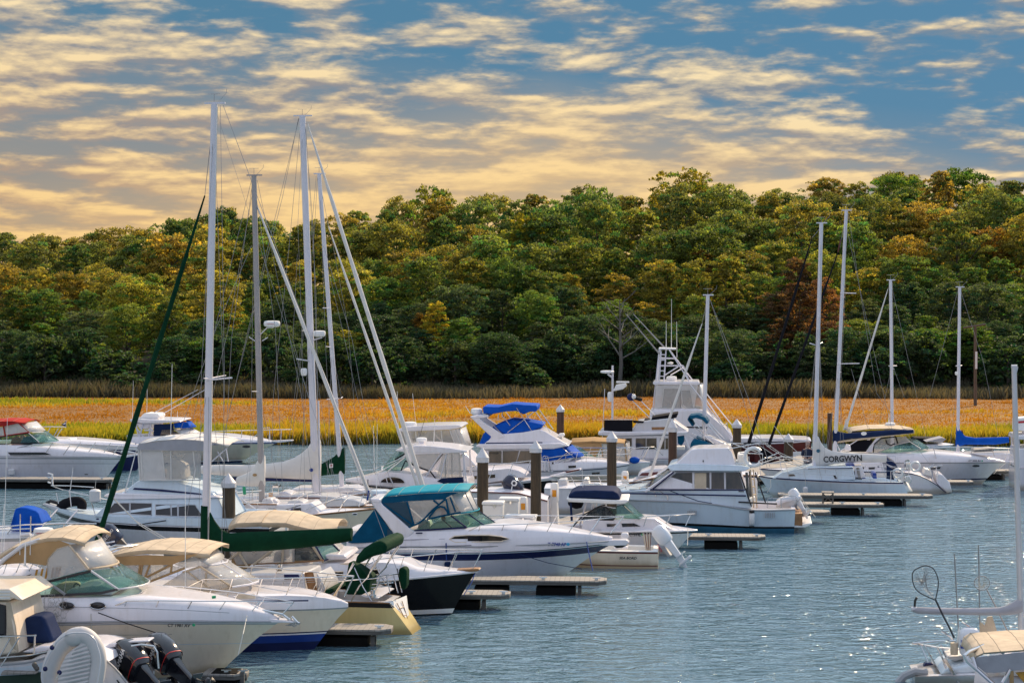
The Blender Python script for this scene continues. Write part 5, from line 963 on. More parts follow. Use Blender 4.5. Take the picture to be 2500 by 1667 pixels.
for w in (-.45, .0, .5): b.tubes('canvas_seam', [b.L(1640, 748, -1.08) + Vector((.43 * (1 - w * w), 1.08 * (1 + w), 0)), b.L(1560, 600, -1.15) + Vector((.43 * (1 - w * w), 1.15 * (1 + w), 0)), b.L(1500, 470, -1.2) + Vector((.43 * (1 - w * w), 1.2 * (1 + w), 0))], .012, 'canvas_teal')
b.panel('side_window', [(950, 1020), (1180, 850), (1490, 790), (1720, 968), (1690, 980)], 'windshield', lat=-1.22, th=.012); b.tubes('window_frame', [[(940, 1022), (1730, 972)], [(1490, 795), (1730, 972)]], .028, 'paint_navy', lat=-1.24); b.tubes('mullion', [(1350, 840), (1500, 970)], .02, 'rubber_black', lat=-1.2)
b.span('windshield', [(1735, 968, 1.18), (1500, 790, 1.1)], 'windshield', bulge=.75, th=.01)
for w in (-.6, .05, .6): b.tubes('mullion', [b.L(1735, 968, -1.18) + Vector((.76 * (1 - w * w), 1.18 * (1 + w), 0)), b.L(1500, 790, -1.1) + Vector((.76 * (1 - w * w), 1.1 * (1 + w), 0))], .02, 'paint_navy')
b.slab('dashboard', [(1150, 1010), (1180, 940), (1300, 880), (1560, 880), (1760, 960), (1700, 1000)], 1.0, 'gelcoat_cream', bevel=.06); b.slab('helm_seat', [(980, 1010), (1000, 900), (1080, 860), (1160, 900), (1170, 1010)], .4, 'vinyl_seat', bevel=.08); b.tubes('steering_wheel', [b.L(x, y, -.55) for x, y in b.ellipse(1345, 930, 42, 52, 14)] + [b.L(1387, 930, -.55)], .02, 'rubber_black')
b.slab('life_ring', [(1340, 950), (1335, 700), (1360, 660), (1390, 700), (1400, 940)], .12, 'orange_plastic', bevel=.05)
b.panel('cockpit_cover', [(-60, 1200), (340, 700), (612, 1050), (612, 1105), (530, 1165), (350, 1195), (0, 1212)], 'canvas_teal', lat=-1.36, th=.02, both=True); b.span('cockpit_cover_back', [(-60, 1200, 1.3), (340, 700, 1.3)], 'canvas_teal')
b.panel('cover_window', [(530, 990), (608, 1050), (608, 1100), (535, 1140)], 'teal_mesh', lat=-1.39, th=.01)
b.z(F0).rail(.42, 1.0, .55, 7, .14, fwd=.30, zoff=.30); b.lines('dock_line', [[(1432, 1322, -.75), (1440, 1360, -1.0), (1447, 1392, -1.3)], [(1089, 1325, -1.52), (1090, 1368, -1.53)]], .018, 'rope_blue'); b.slab('fender_step', [(1085, 1372, 1.55), (1098, 1371, 1.55), (1100, 1398, 1.55), (1084, 1398, 1.55)], 1.55, 'canvas_navy')
b.antenna([(919, 1218, -.9), (921, 1035, -.9)], .012); b.radar(926, 1216, 46, 22, 'gelcoat_pale_blue', text='raymarine', lat=.4)
b.lines('spring_line', [[(1270, 1353, -1.50), (1340, 1374, -1.45), (1420, 1388, -1.3)]], .010, 'canvas_navy')
# ================= small skiff lettered on the side
b = Boat('skiff', 'small cream skiff with a tilted white outboard and lettering on its side', 'motor boat', 1590, 66.2, -5, C7)
b.hull([(948, 1020), (700, 1018), (440, 1012), (150, 1000), (-150, 985)], (0, 1160), .88, [(.03, 'plastic_white'), (.13, 'paint_maroon'), (.80, 'gelcoat_cream'), (.86, 'paint_maroon'), (1.5, 'gelcoat_cream')], tf=.92, s_c=.65, cock=.38, pw=2.6)
b.text('SEA BORD', 612, 1082, 20, 'letter_black', lat=-.87, width=150, shear=.2)
p_ = b.L(960, 1030, 0); b.outboard(Vector((p_.x + .22, 0, p_.z + .12)), 'outboard_white', 42, 1.0, 1, None, yawl=-22); b.text('JOHNSON', 935, 960, 20, 'letter_red', lat=-.35, width=75, rot=-58)
q = MB(); g = random.Random(9)
for i in range(9): q.tube([b.L(858 + 4 * i - 10, 1015, -.3 + .07 * i), b.L(826 + 9 * i - 10, 850 + g.uniform(0, 20), -.3 + .07 * i)], .012, ['canvas_sand', 'rope_white', 'paint_maroon'][i % 3], 4)
q.build('rod_bundle', b.root, weld=False); b.slab('seat', [(560, 1000), (570, 975), (680, 975), (690, 1000)], .5, 'gelcoat', bevel=.03); b.slab('helm_cap', [(620, 895, .2), (630, 860, .2), (690, 860, .2), (695, 900, .2), (660, 925, .2)], .2, 'gelcoat', bevel=.05); b.tubes('helm_post', [(650, 1000), (655, 915)], .05, 'gelcoat', n=8)
# ================= cuddy boat with a T-top
b = Boat('fishing_boat', 'white cuddy cabin fishing boat with navy covered T-top lettered CT 579 RL', 'fishing boat', 1650, 69.4, -5, C7)
b.hull([(60, 848), (500, 844), (900, 838), (1290, 830)], (1140, 985), 1.22, [(.07, 'gelcoat'), (.13, 'hull_black'), (1.5, 'gelcoat')], deck='gelcoat', s_c=.32, rub='gelcoat', rubr=.03)
b.slab('cabin', [(280, 845, 1.0), (300, 740, .9), (500, 745, .85), (790, 735, .8), (930, 732, .6), (1030, 800, .6), (1100, 838, .55)], .9, 'gelcoat', bevel=.05)
b.panel('cabin_window', [(500, 775), (592, 775), (560, 805), (505, 806)], 'dark_glass', on='cabin', frame='gelcoat', fr=.01); b.panel('cabin_window', [(632, 774), (740, 772), (798, 798), (640, 804)], 'dark_glass', on='cabin')
b.panel('side_window', [(280, 745), (400, 640), (500, 630), (585, 720), (560, 745)], 'windshield_dark', lat=-.82, th=.012, frame='letter_black'); b.span('windshield', [(790, 738, .78), (640, 608, .68)], 'windshield', bulge=.15, th=.012); b.panel('side_window', [(500, 648), (640, 610), (785, 738), (600, 720)], 'windshield', lat=-.74, th=.012, frame='letter_black', fr=.014)
b.slab('t_top', [(150, 556), (300, 560), (560, 572), (688, 570), (694, 585), (660, 604), (540, 606), (170, 588)], 1.05, 'plastic_white', bevel=.03); b.slab('t_top_cover', [(165, 552), (175, 520), (230, 492), (400, 486), (560, 492), (600, 510), (625, 568)], .95, 'canvas_navy', bevel=.08); b.slab('gear_bag', [(160, 590), (290, 590), (290, 640), (230, 652), (170, 620)], .5, 'canvas_black', bevel=.06)
b.tubes('t_top_leg', [[(318, 608), (240, 880)], [(378, 600), (365, 760), (390, 905)], [(398, 620), (400, 780), (428, 915)], [(460, 610), (480, 760), (512, 912)], [(475, 605), (500, 800), (525, 900)], [(580, 640), (450, 625), (390, 640)]], .022, 'mast_white', lat=-.75, both=True); b.tubes('t_top_leg', [[(190, 595), (200, 760)]], .045, 'canvas_navy', lat=-.8); b.tubes('t_top_leg', [[(165, 850), (300, 700), (440, 625), (490, 615)]], .024, 'letter_black', lat=-.85)
b.tubes('bow_rail', [[(785, 722, -.95), (850, 715, -.95), (1060, 703, -.7), (1272, 690, -.1), (1272, 690, .1), (1060, 700, .7), (800, 716, .9)], [(1060, 705, -.7), (1018, 780, -.72)], [(1236, 695, -.2), (1190, 795, -.28)], [(850, 716, -.95), (825, 800, -.95)]], .016, 'stainless')
b.slab('console', [(300, 890), (310, 800), (340, 790), (380, 850), (390, 890)], .3, 'gelcoat', bevel=.04); b.ball = None
q = MB(); q.ball(b.L(338, 820, -.6), (.10, .10, .11), 'rubber_black'); q.build('ball_compass', b.root); b.reg('CT 579 RL', 702, 882, 22, 'letter_black', -1.12, 95, sticker=(815, 868, 'green_plastic')); b.lines('bow_line', [[(1210, 812, -.3), (1206, 965, -1.2)]], .012, 'rope_white')
b.antenna([(300, 550, .3), (285, 190, .3)], .012); b.antenna([(318, 560, -.6), (316, 480, -.6)], .014)
# ================= white flybridge sedan, stern to the right
b = Boat('flybridge_boat', 'white flybridge sedan with brown curtained windows, ladder and a dinghy on its stern', 'motor boat', 1930, 76.2, -7, C7)
b.hull([(2145, 652), (1900, 660), (1760, 658), (1690, 650), (1600, 632), (1400, 600), (1100, 580), (700, 568), (330, 548)], (480, 800), 1.6, [(.04, 'plastic_grey'), (.72, 'gelcoat_pale_blue'), (.80, 'hull_black'), (1.02, 'antifoul_teal'), (1.5, 'antifoul_teal')], tf=.9, deck='gelcoat', s_c=.2, cock=.55, rake=-.05, rub='plastic_grey', rubr=.03)
b.slab('cabin_base', [(380, 560, 1.1), (600, 488, 1.15), (880, 478, 1.35), (1720, 482, 1.38), (1765, 650, 1.45), (1600, 632, 1.45), (1100, 590, 1.4)], 1.4, 'gelcoat_pale_blue', bevel=.05)
b.slab('cabin', [(800, 500, 1.32), (905, 474, 1.32), (1085, 326, 1.15), (1655, 318, 1.15), (1712, 482, 1.35)], 1.3, 'gelcoat', bevel=.03)
for poly in ([(912, 474), (1110, 332), (1248, 330), (1250, 474)], [(1266, 330), (1398, 330), (1402, 476), (1264, 474)], [(1412, 330), (1524, 330), (1528, 477), (1412, 476)], [(1538, 330), (1650, 330), (1700, 478), (1540, 477)]): b.panel('cabin_window', poly, 'curtained_glass', on='cabin', frame='mast_silver', fr=.012)
b.panel('curtain', [(1268, 336), (1370, 336), (1370, 472), (1268, 470)], 'canvas_sand', on='cabin', proud=.012, th=.008); b.tubes('window_trim', [[(880, 482), (1706, 484)], [(905, 474), (1085, 328)]], .03, 'paint_navy', lat=-1.36)
b.span('windshield', [(860, 490, 1.25), (1075, 326, 1.1)], 'dark_glass', bulge=-.25, th=.02); b.tubes('window_frame', [(838, 500), (1080, 330)], .06, 'gelcoat', lat=-1.28)
b.lines('navy_stripe', [[(620, 512, -1.42), (1715, 534, -1.46)]], .028, 'paint_navy'); b.tubes('black_post', [[(1660, 330, -1.2), (1765, 630, -1.5)], [(1795, 330, -1.0), (1885, 592, -1.2)], [(1650, 588, -1.5), (1985, 605, -1.5)]], .03, 'letter_black')
b.slab('flybridge_deck', [(1030, 290, 1.2), (1045, 268, 1.15), (1100, 256, 1.2), (1650, 270, 1.35), (1755, 292, 1.35), (1720, 312, 1.4), (1690, 322, 1.4), (1065, 318, 1.3)], 1.35, 'gelcoat_pale_blue', bevel=.04)
b.slab('flybridge', [(1085, 272, 1.1), (1110, 250, 1.05), (1240, 132, .9), (1300, 122, .9), (1560, 118, .95), (1590, 150, 1.0), (1628, 276, 1.15)], 1.1, 'gelcoat', bevel=.05); b.panel('navy_stripe', [(1090, 266), (1615, 270), (1620, 284), (1070, 282)], 'paint_navy', on='flybridge', th=.01, proud=.015); b.panel('vent', [(1338, 224), (1348, 224), (1348, 240), (1338, 240)], 'letter_black', on='flybridge')
b.slab('flybridge_seat', [(1640, 270), (1640, 180), (1720, 170), (1730, 240), (1725, 272)], .7, 'vinyl_seat', bevel=.05); b.tubes('bridge_rail', [[(1560, 128, -1.0), (1850, 70, -1.0)], [(1600, 80, -1.1), (1860, 170, -1.1), (1860, 270, -1.1)], [(1740, 190, -1.1), (1745, 290, -1.1)], [(1620, 250, -1.1), (1860, 260, -1.1)], [(1660, 160, -1.1), (1860, 170, -1.1)]], .018, 'stainless')
q = MB(); pa = b.L(1782, 196, -1.1); k = [pa + Vector((.34 * math.cos(a), 0, .34 * math.sin(a))) for a in [R(40 + 280 * i / 14) for i in range(15)]]; q.tube(k, .07, 'plastic_white', 8); q.build('horseshoe_buoy', b.root)
lad = [[(1752, 305, -.55), (1784, 640, -.6)], [(1778, 305, -.2), (1812, 640, -.25)]]; b.tubes('ladder', lad + [[lerp(Vector(lad[0][0] + ()), Vector(lad[0][1]), t)[:], lerp(Vector(lad[1][0]), Vector(lad[1][1]), t)[:]] for t in (.25, .45, .65, .85)], .028, 'canvas_sand'); b.tubes('cockpit_post', [[(1720, 330, -1.2), (1740, 640, -1.3)], [(1750, 320, .4), (1760, 640, .4)]], .06, 'dock_fascia')
b.slab('helm_box', [(1745, 650), (1748, 560), (1790, 545), (1800, 650)], .3, 'plastic_white', bevel=.03)
b.slab('tender_seat', [(1970, 640), (1985, 580), (2040, 560), (2150, 560), (2160, 600), (2120, 640)], .5, 'hypalon_grey', bevel=.10); b.tubes('tender_tube', [(1985, 600, -.6), (2050, 570, -.6), (2170, 552, -.3), (2185, 560, .4), (2050, 560, .8)], .10, 'gelcoat', n=10); b.tubes('tender_rail', [(2020, 560, -.5), (2060, 535, -.5), (2150, 535, -.5), (2170, 570, -.5)], .018, 'stainless')
p_ = b.L(2150, 600, -.2); b.outboard(Vector((p_.x, -.2, p_.z - .05)), 'outboard_white', 35, .75, 1, None, yawl=-30)
b.slab('transom_board', [(2120, 690, 1.2), (2205, 688, 1.2), (2208, 800, 1.2), (2120, 790, 1.2)], 1.2, 'teak', bevel=.01); b.slab('swim_platform', [(2110, 795), (2285, 770), (2292, 778), (2230, 808), (2120, 812)], 1.2, 'plastic_white', bevel=.02); b.tubes('davit_line', [[(2180, 560, -.8), (2290, 690, -1.0)], [(2200, 560, .2), (2320, 720, .2)], [(1900, 640, -1.4), (2110, 640, -1.3)]], .012, 'rope_white')
b.fender(1766, 680, 790, -1.68); b.tubes('fender_cap', [(1766, 795, -1.68), (1766, 805, -1.68)], .1, 'hull_black', n=10); b.tubes('fender_cap', [(1766, 664, -1.68), (1766, 680, -1.68)], .1, 'hull_black', n=10)
for x0, y0, x1, y1 in ((1880, 682, 1970, 726), (1206, 662, 1290, 706)):
    for i in range(6): b.panel('vent_slat', [(lerp(x0, x1, i / 6), y0), (lerp(x0, x1, i / 6) + 9, y0), (lerp(x0, x1, i / 6) + 9, y1), (lerp(x0, x1, i / 6), y1)], 'plastic_grey', lat=-1.56, th=.02, proud=.03)
b.panel('name_plate', [(1650, 490), (1698, 492), (1698, 500), (1650, 498)], 'letter_black', lat=-1.40, th=.01, proud=.02); b.lines('dock_line', [[(1000, 470, -1.3), (1300, 580, -1.5), (1420, 600, -1.6)], [(700, 480, -1.2), (960, 480, -1.3)]], .014, 'canvas_navy')
b.rail(.60, 1.0, .5, 6, .1, fwd=.1); b.tubes('cockpit_rail', [[(1900, 640, -1.5), (1905, 560, -1.5), (2130, 555, -1.4)], [(2020, 640, -1.45), (2020, 558, -1.45)]], .018, 'stainless')
# ================= sailboat hidden behind the sedan: mast, jib and teal dodger
b = Boat('sailing_yacht', 'sailboat with white mast and teal canvas mostly hidden behind the flybridge sedan', 'sailboat', 1700, 79.6, -8, F0)
b.hull([(1848, 1160), (1790, 1158), (1700, 1158), (1600, 1165), (1535, 1178)], (1560, 1235), 1.15, [(.05, 'paint_navy'), (1.5, 'gelcoat')], tf=.6, pw=1.9, deck='gelcoat', rub='teak')
b.slab('cabin', [(1600, 1160), (1640, 1135), (1790, 1128), (1800, 1158)], .8, 'gelcoat', bevel=.05); b.mast((1716, 1140), (1728, 722), .085, .07); b.furled((1714, 790), (1562, 1232), .055, 'canvas_white'); b.spreaders([.8], .5)
b.lines('backstay', [[(1733, 730), (1812, 967), (1860, 1130)], [(1733, 730), (1826, 970), (1880, 1140)]], .008)
b.z(C6).slab('dodger', [(1700, 1120), (1705, 1050), (1760, 1010), (1860, 1040), (1960, 1080), (1990, 1110), (1900, 1125)], .8, 'canvas_teal', bevel=.07); b.slab('folded_bimini', [(1670, 815), (1690, 775), (1780, 765), (1850, 790), (1890, 850), (1870, 865), (1830, 820), (1760, 800), (1700, 815), (1740, 880), (1720, 885)], .7, 'canvas_teal', bevel=.06); b.tubes('bimini_frame', [[(1740, 890), (1940, 1060)], [(1830, 830), (1850, 1050)], [(1880, 870), (2040, 1040)], [(1700, 980), (1860, 1050)]], .018, 'stainless', lat=-.7, both=True)
b.tubes('stern_rail', [[(1990, 1050, -.9), (2250, 1060, -.6)], [(2120, 1055, -.7), (2120, 1110, -.7)]], .016, 'stainless'); b.slab('rail_gear', [(1820, 1000), (1880, 980), (2060, 1060), (2100, 1090), (1960, 1080)], .5, 'gelcoat', bevel=.05)
b.slab('cowl_vent', [(1790, 910), (1860, 915), (1870, 940), (1800, 945)], .3, 'gelcoat', bevel=.04); b.slab('seat_locker', [(2030, 1150), (2035, 1075), (2115, 1075), (2120, 1150)], .4, 'vinyl_seat', bevel=.03)
# ================= grey flybridge boat, bow left
b = Boat('flybridge_boat', 'grey white flybridge trawler with black hull stripe and clear curtained bridge, bow to the left', 'motor boat', 300, 70.0, -7, C1)
b.hull([(2760, 1420), (2070, 1408), (1500, 1392), (1000, 1358), (700, 1292), (525, 1232)], (700, 1420), 1.6, [(.03, 'gelcoat'), (.17, 'hull_black'), (1.5, 'gelcoat_grey')], tf=.9, deck=None, flare=1.2)
b.loft('foredeck', b.rows([2740, 2070, 1500, 1000, 800, 700, 620, 545], (1.0, [1416, 1405, 1388, 1354, 1318, 1288, 1262, 1234]), (1.0, [1330, 1320, 1318, 1296, 1268, 1246, 1226, 1208]), (.92, [1326, 1316, 1314, 1292, 1264, 1242, 1222, 1205]), (.9, [1336, 1326, 1324, 1300, 1275, 1252, 1232, 1212]), (0, [1310, 1300, 1296, 1262, 1240, 1226, 1214, 1204])), 'gelcoat_pale_blue')
b.slab('cabin', [(960, 1310, 1.25), (1150, 1118, 1.05), (2240, 1112, 1.15), (2330, 1330, 1.35)], 1.25, 'gelcoat_pale_blue', bevel=.04)
for poly in ([(1085, 1270), (1175, 1165), (1325, 1163), (1326, 1278)], [(1338, 1163), (1556, 1168), (1555, 1292), (1338, 1280)], [(1597, 1180), (1748, 1180), (1750, 1296), (1597, 1290)], [(1760, 1180), (1820, 1180), (1822, 1298), (1760, 1296)], [(1832, 1180), (2000, 1184), (2078, 1302), (1832, 1300)]): b.panel('cabin_window', poly, 'dark_glass', on='cabin', frame='mast_silver', fr=.016)
b.slab('bridge_deck', [(1055, 1100, 1.0), (1080, 1075, 1.0), (1190, 1062, 1.05), (2200, 1090, 1.2), (2260, 1115, 1.25), (1200, 1130, 1.15)], 1.2, 'gelcoat', bevel=.05); b.slab('flybridge', [(1190, 1090, 1.0), (1280, 1040, .95), (1400, 945, .9), (1480, 915, .95), (1800, 930, .95), (1880, 975, 1.0), (2180, 1060, 1.1), (2210, 1100, 1.15)], 1.0, 'gelcoat_pale_blue', bevel=.05)
b.panel('navy_stripe', [(1380, 1008), (1660, 1024), (2060, 1066), (2070, 1080), (1640, 1045), (1362, 1026)], 'paint_navy', on='flybridge', th=.012, proud=.02)
b.span('canvas_top', [(1402, 604, 1.0), (1425, 560, 1.12), (1600, 528, 1.18), (1800, 512, 1.2), (2000, 520, 1.2), (2200, 545, 1.15), (2345, 580, 1.05)], 'canvas_white', crown=.08, drop=.03); b.panel('canvas_side', [(1402, 604), (1425, 560), (1800, 518), (2050, 530), (2345, 582), (2200, 560), (2080, 632), (1800, 628), (1420, 622)], 'canvas_grey', lat=-1.21, th=.02)
b.panel('clear_panel', [(1415, 622), (1660, 628), (1700, 920), (1430, 930)], 'milky_vinyl', lat=-1.12, th=.01); b.panel('clear_panel', [(1660, 628), (1980, 632), (2060, 640), (2060, 910), (1700, 930)], 'clear_vinyl', lat=-1.12, th=.01)
b.tubes('canvas_seam', [[(1415, 620), (1435, 930)], [(1445, 620), (1460, 930)], [(1660, 628), (1690, 900)], [(1750, 630), (1755, 920)], [(1980, 632), (2000, 830), (1990, 920)], [(1430, 932), (2060, 930)]], .024, 'canvas_white', lat=-1.14); b.tubes('bimini_frame', [[(1760, 650), (1920, 810)], [(2050, 690), (1760, 900)], [(2330, 600), (2170, 740)], [(2230, 640), (2290, 740)], [(2320, 615), (2340, 740)]], .022, 'mast_white', lat=-.9)
b.slab('helm_console', [(1480, 920), (1500, 850), (1560, 800), (1640, 850), (1660, 920)], .5, 'upholstery_dark', bevel=.08); b.slab('helm_seat', [(1700, 920), (1720, 790), (1800, 740), (1880, 780), (1900, 920)], .4, 'vinyl_seat', bevel=.08); b.slab('gear_bag', [(1485, 860), (1500, 815), (1545, 815), (1560, 860)], .2, 'cyan_plastic', bevel=.06)
b.slab('bow_pulpit', [(428, 1178), (470, 1172), (600, 1215), (620, 1240), (560, 1250)], .25, 'gelcoat_grey', bevel=.03); b.slab('anchor', [(425, 1180), (480, 1185), (555, 1245), (500, 1220)], .1, 'hull_black', bevel=.02); b.tubes('anchor_fluke', [(480, 1165), (520, 1145), (620, 1175)], .06, 'rubber_black', n=8)
b.tubes('dinghy_cover', smooth_path([(605, 1225), (640, 1180), (720, 1150), (800, 1140), (850, 1170), (850, 1205), (815, 1225)], 4) and [tuple(p) for p in smooth_path([(615, 1225), (650, 1182), (720, 1155), (800, 1148), (840, 1172), (838, 1222)], 4)], .17, 'canvas_black', n=12)
b.tubes('bow_rail', [[(525, 985, -.2), (720, 990, -.7), (960, 1005, -1.0)], [(525, 985, -.2), (640, 1030, .6), (900, 1080, 1.2)], [(705, 1050, -.6), (1100, 1130, -1.2)], [(578, 1060, -.3), (600, 1170, -.35)], [(712, 1030, -.7), (730, 1200, -.8)], [(922, 1100, -1.1), (980, 1300, -1.3)]], .018, 'stainless'); b.tubes('davit', [[(590, 1230, -.5), (430, 1400, -1.6)], [(800, 1230, -.9), (670, 1380, -1.6)]], .03, 'mast_white')
b.antenna([(720, 1030, -.7), (748, 805, -.7)], .016); b.tubes('search_light', [[(540, 985, -.1), (535, 870, -.1), (490, 862, -.1)], [(520, 960, -.1), (490, 950, -.1)]], .03, 'plastic_white'); b.tubes('flag_pole', [(520, 1240, -1.0), (512, 1370, -1.0)], .01, 'stainless'); b.fender(975, 1020, 1165, -1.35, 'fender_white', .2)
b.lines('dock_line', [[(1700, 1345, -1.65), (1400, 1390, -1.7)], [(1180, 1425, -1.65), (860, 1480, -1.7)]], .018, 'canvas_black'); b.panel('porthole', b.ellipse(1005, 1327, 16, 8, 12), 'paint_navy', lat=-1.55, th=.02, proud=.05)
b.antenna([(1350, 1010, -.8), (1370, 900, -.8)], .014); b.antenna([(1280, 1060, -1.0), (1400, 620, -1.0)], .03)
# ================= sailboat with tan mast
b = Boat('sailing_yacht', 'white sailboat with weathered tan mast, pale sail cover and blue lettered outboard', 'sailboat', 760, 73.6, -6, C12)
b.hull([(-600, 470), (0, 458), (500, 440), (1000, 412), (1500, 368), (1930, 322)], (1640, 700), 1.3, [(.05, 'paint_maroon'), (1.5, 'gelcoat_cream')], tf=.7, pw=2.0, deck='gelcoat', rub='teak', rubr=.022)
b.slab('cabin', [(-200, 455, 1.0), (-150, 280, .8), (90, 262, .85), (600, 275, .85), (1000, 262, .75), (1060, 250, .7), (1175, 375, .75), (1100, 405, .9), (500, 440, 1.0)], .9, 'gelcoat', bevel=.05); b.slab('hatch', [(740, 280), (770, 230), (900, 218), (960, 240), (1000, 280)], .45, 'gelcoat_grey', bevel=.05); b.slab('hatch', [(410, 270), (430, 200), (540, 195), (580, 270)], .4, 'gelcoat_grey', bevel=.05); b.slab('vent', [(540, 260), (560, 205), (600, 205), (650, 262)], .2, 'gelcoat', bevel=.03)
for p in ([(512, 330), (588, 328), (590, 372), (514, 374)], [(484, 332), (496, 332), (496, 374), (484, 374)], [(826, 324), (934, 320), (936, 362), (828, 364)]): b.panel('cabin_window', p, 'dark_glass', on='cabin', proud=.02, frame='letter_black', fr=.012)
b.tubes('cabin_trim', [[(90, 265), (620, 272)]], .022, 'teak', lat=-.86); b.tubes('hanging_strap', [(815, 330, -1.05), (790, 420, -1.1)], .035, 'paint_blue'); b.tubes('boarding_board', [[(130, 180, -1.1), (470, 445, -1.32)]], .05, 'gelcoat'); b.lines('sheet_line', [[(480, 425, -1.1), (700, 350, -1.1), (930, 280, -1.0)]], .012, 'canvas_black')
b.outboard(b.L(60, 480, -1.2), 'outboard_white', 0, .9, -1, None); b.text('EVINRUDE', 0, 428, 18, 'letter_blue', lat=-1.52, width=100)
b.panel('porthole', b.ellipse(1640, 396, 34, 12, 14), 'dark_glass', lat=-.75, th=.03, proud=.05, frame='stainless'); b.tubes('toe_rail', [(1170, 400, -1.05), (1900, 325, -.1)], .02, 'teak')
b.tubes('flag', [(1820, 90, -.2), (1800, 220, -.2)], .035, 'paint_blue'); b.tubes('bow_rail', [[(1000, 340, -1.0), (1500, 150, -.7), (1760, 120, -.2), (1780, 130, .3)], [(1420, 370, -.8), (1480, 250, -.75), (1560, 160, -.6)], [(1690, 300, -.4), (1750, 140, -.25)]], .018, 'stainless')
b.rail(.02, .6, .55, 6, .05, mid=True, name='lifelines', r=.009, slope=False); b.fender(700, 430, 500, -1.42); b.fender(300, 445, 510, -1.40); b.tubes('stern_gear', [[(190, 40, -1.0), (200, 140, -1.0)]], .06, 'green_plastic', n=8); b.tubes('stern_rail', [[(-200, 130, -1.0), (420, 90, -1.0)], [(100, 100, -1.0), (110, 260, -1.0)], [(300, 80, -1.0), (300, 220, -1.0)]], .016, 'stainless')
b.z(F0); b.mast((640, 1250), (620, 430), .118, .10, 'mast_tan'); b.spreaders([.36], .8, 'mast_white'); b.furled((618, 478), (899, 1200), .072, 'canvas_white'); b.shrouds([.36], .8, 1.2, 1.3)
b.tubes('spreader', [[(609, 823, -.4), (622, 832, -.1)], [(640, 832, -.05), (653, 824, -.4)]], .02, 'mast_white', par=b.M); b.radar(664, 798, 40, 15, text='raymarine', par=b.M, lat=-.15); b.tubes('radar_bracket', [[(634, 818), (652, 800, -.15), (668, 799, -.15)]], .02, 'mast_white', par=b.M)
b.cover('sail_cover', [(647, 1110, 1186, .12), (640, 1111, 1186, .15), (633, 1116, 1186, .17), (625, 1132, 1187, .17), (615, 1148, 1187, .16), (600, 1156, 1186, .15), (578, 1164, 1184, .13)], 'canvas_white'); b.panel('emblem', b.ellipse(622, 1159, 5.5, 3.5, 10, 0, 360), 'canvas_tan', lat=-.19, th=.01)
b.lines('backstay', [[(614, 440), (430, 1190)], [(618, 435), (566, 820, -.3), (545, 1180, -.9)], [(622, 440), (558, 800), (470, 1170)], [(614, 600), (528, 800), (395, 1180)]], .008); b.lines('halyard', [[(628, 440), (735, 960), (765, 1200)], [(624, 470), (672, 800, -.5), (690, 1200, -1.1)]], .007)
# ================= sailboat with the largest pale sail cover
b = Boat('sailing_yacht', 'white sailboat with the tallest centre mast and long pale grey sail cover', 'sailboat', 800, 77.4, -6, C12)
b.hull([(-700, 340), (0, 330), (700, 325), (1180, 322), (1600, 304), (2080, 276)], (1820, 600), 1.35, [(.06, 'paint_maroon'), (.12, 'gelcoat'), (.18, 'paint_maroon'), (1.5, 'gelcoat_cream')], tf=.7, pw=2.0, deck='gelcoat', rub='teak')
b.slab('cabin', [(-200, 320, 1.0), (-150, 190, .8), (500, 168, .85), (1000, 150, .85), (1300, 165, .75), (1640, 210, .6), (1780, 268, .55), (1700, 295, .7), (1000, 318, 1.0)], .9, 'gelcoat_grey', bevel=.06); b.panel('cabin_window', [(1232, 256), (1352, 250), (1358, 278), (1236, 284)], 'curtained_glass', on='cabin', proud=.02, frame='stainless', fr=.012); b.panel('cabin_window', [(740, 205), (980, 195), (990, 212), (750, 218)], 'dark_glass', on='cabin', proud=.02); b.slab('hatch', [(1380, 185), (1400, 160), (1500, 165), (1520, 195)], .3, 'gelcoat', bevel=.03); b.tubes('cabin_trim', [(430, 182, -.9), (1180, 188, -.9)], .02, 'paint_maroon')
q = MB(); q.tube([b.L(540, 175, -.9), b.L(540, 125, -.9)], .09, 'amber_lens', 8); q.build('yellow_lamp', b.root); b.tubes('pulpit', [[(560, 110, -.9), (560, 30, -.9), (640, 25, -.5), (640, 110, -.5)]], .02, 'stainless'); b.slab('winch_cluster', [(545, 60), (560, 20), (640, 18), (650, 60)], .2, 'stainless', bevel=.03); b.slab('deck_chest', [(640, 155), (650, 110), (720, 105), (800, 130), (810, 155)], .5, 'gelcoat', bevel=.04); b.slab('deck_chest', [(900, 150), (905, 128), (960, 125), (965, 150)], .3, 'gelcoat', bevel=.03)
b.rail(.55, 1.0, .6, 5, .08, mid=True); b.rail(.02, .5, .55, 5, .05, mid=True, name='lifelines', r=.010, slope=False)
b.z(F0); b.mast((773, 1235), (738, 285), .148, .125); b.spreaders([.45], 1.0); b.furled((751, 303), (1036, 1198), .085, 'canvas_white'); b.shrouds([.45, .72], 1.0, 1.25, 1.3); b.tubes('spreader', [[(724, 876, -.6), (756, 881, -.1)], [(764, 878, .1), (770, 872, .8)]], .022, 'mast_white', par=b.M)
b.radar(780, 822, 30, 15, par=b.M, lat=-.2); b.tubes('radar_bracket', [(765, 830), (786, 824, -.2)], .025, 'mast_white', par=b.M); b.radar(742, 917, 16, 18, par=b.M, lat=-.3, name='radar_reflector')
b.cover('sail_cover', [(783, 1074, 1176, .12), (772, 1072, 1176, .18), (762, 1076, 1174, .2), (752, 1092, 1173, .2), (738, 1105, 1172, .2), (718, 1117, 1171, .19), (692, 1126, 1169, .18), (655, 1131, 1167, .17), (600, 1135, 1165, .16), (540, 1134, 1160, .15), (492, 1136, 1156, .13)], 'canvas_white'); b.panel('emblem', b.ellipse(760, 1147, 4.5, 4.5, 14), 'paint_blue', lat=-.23, th=.01)
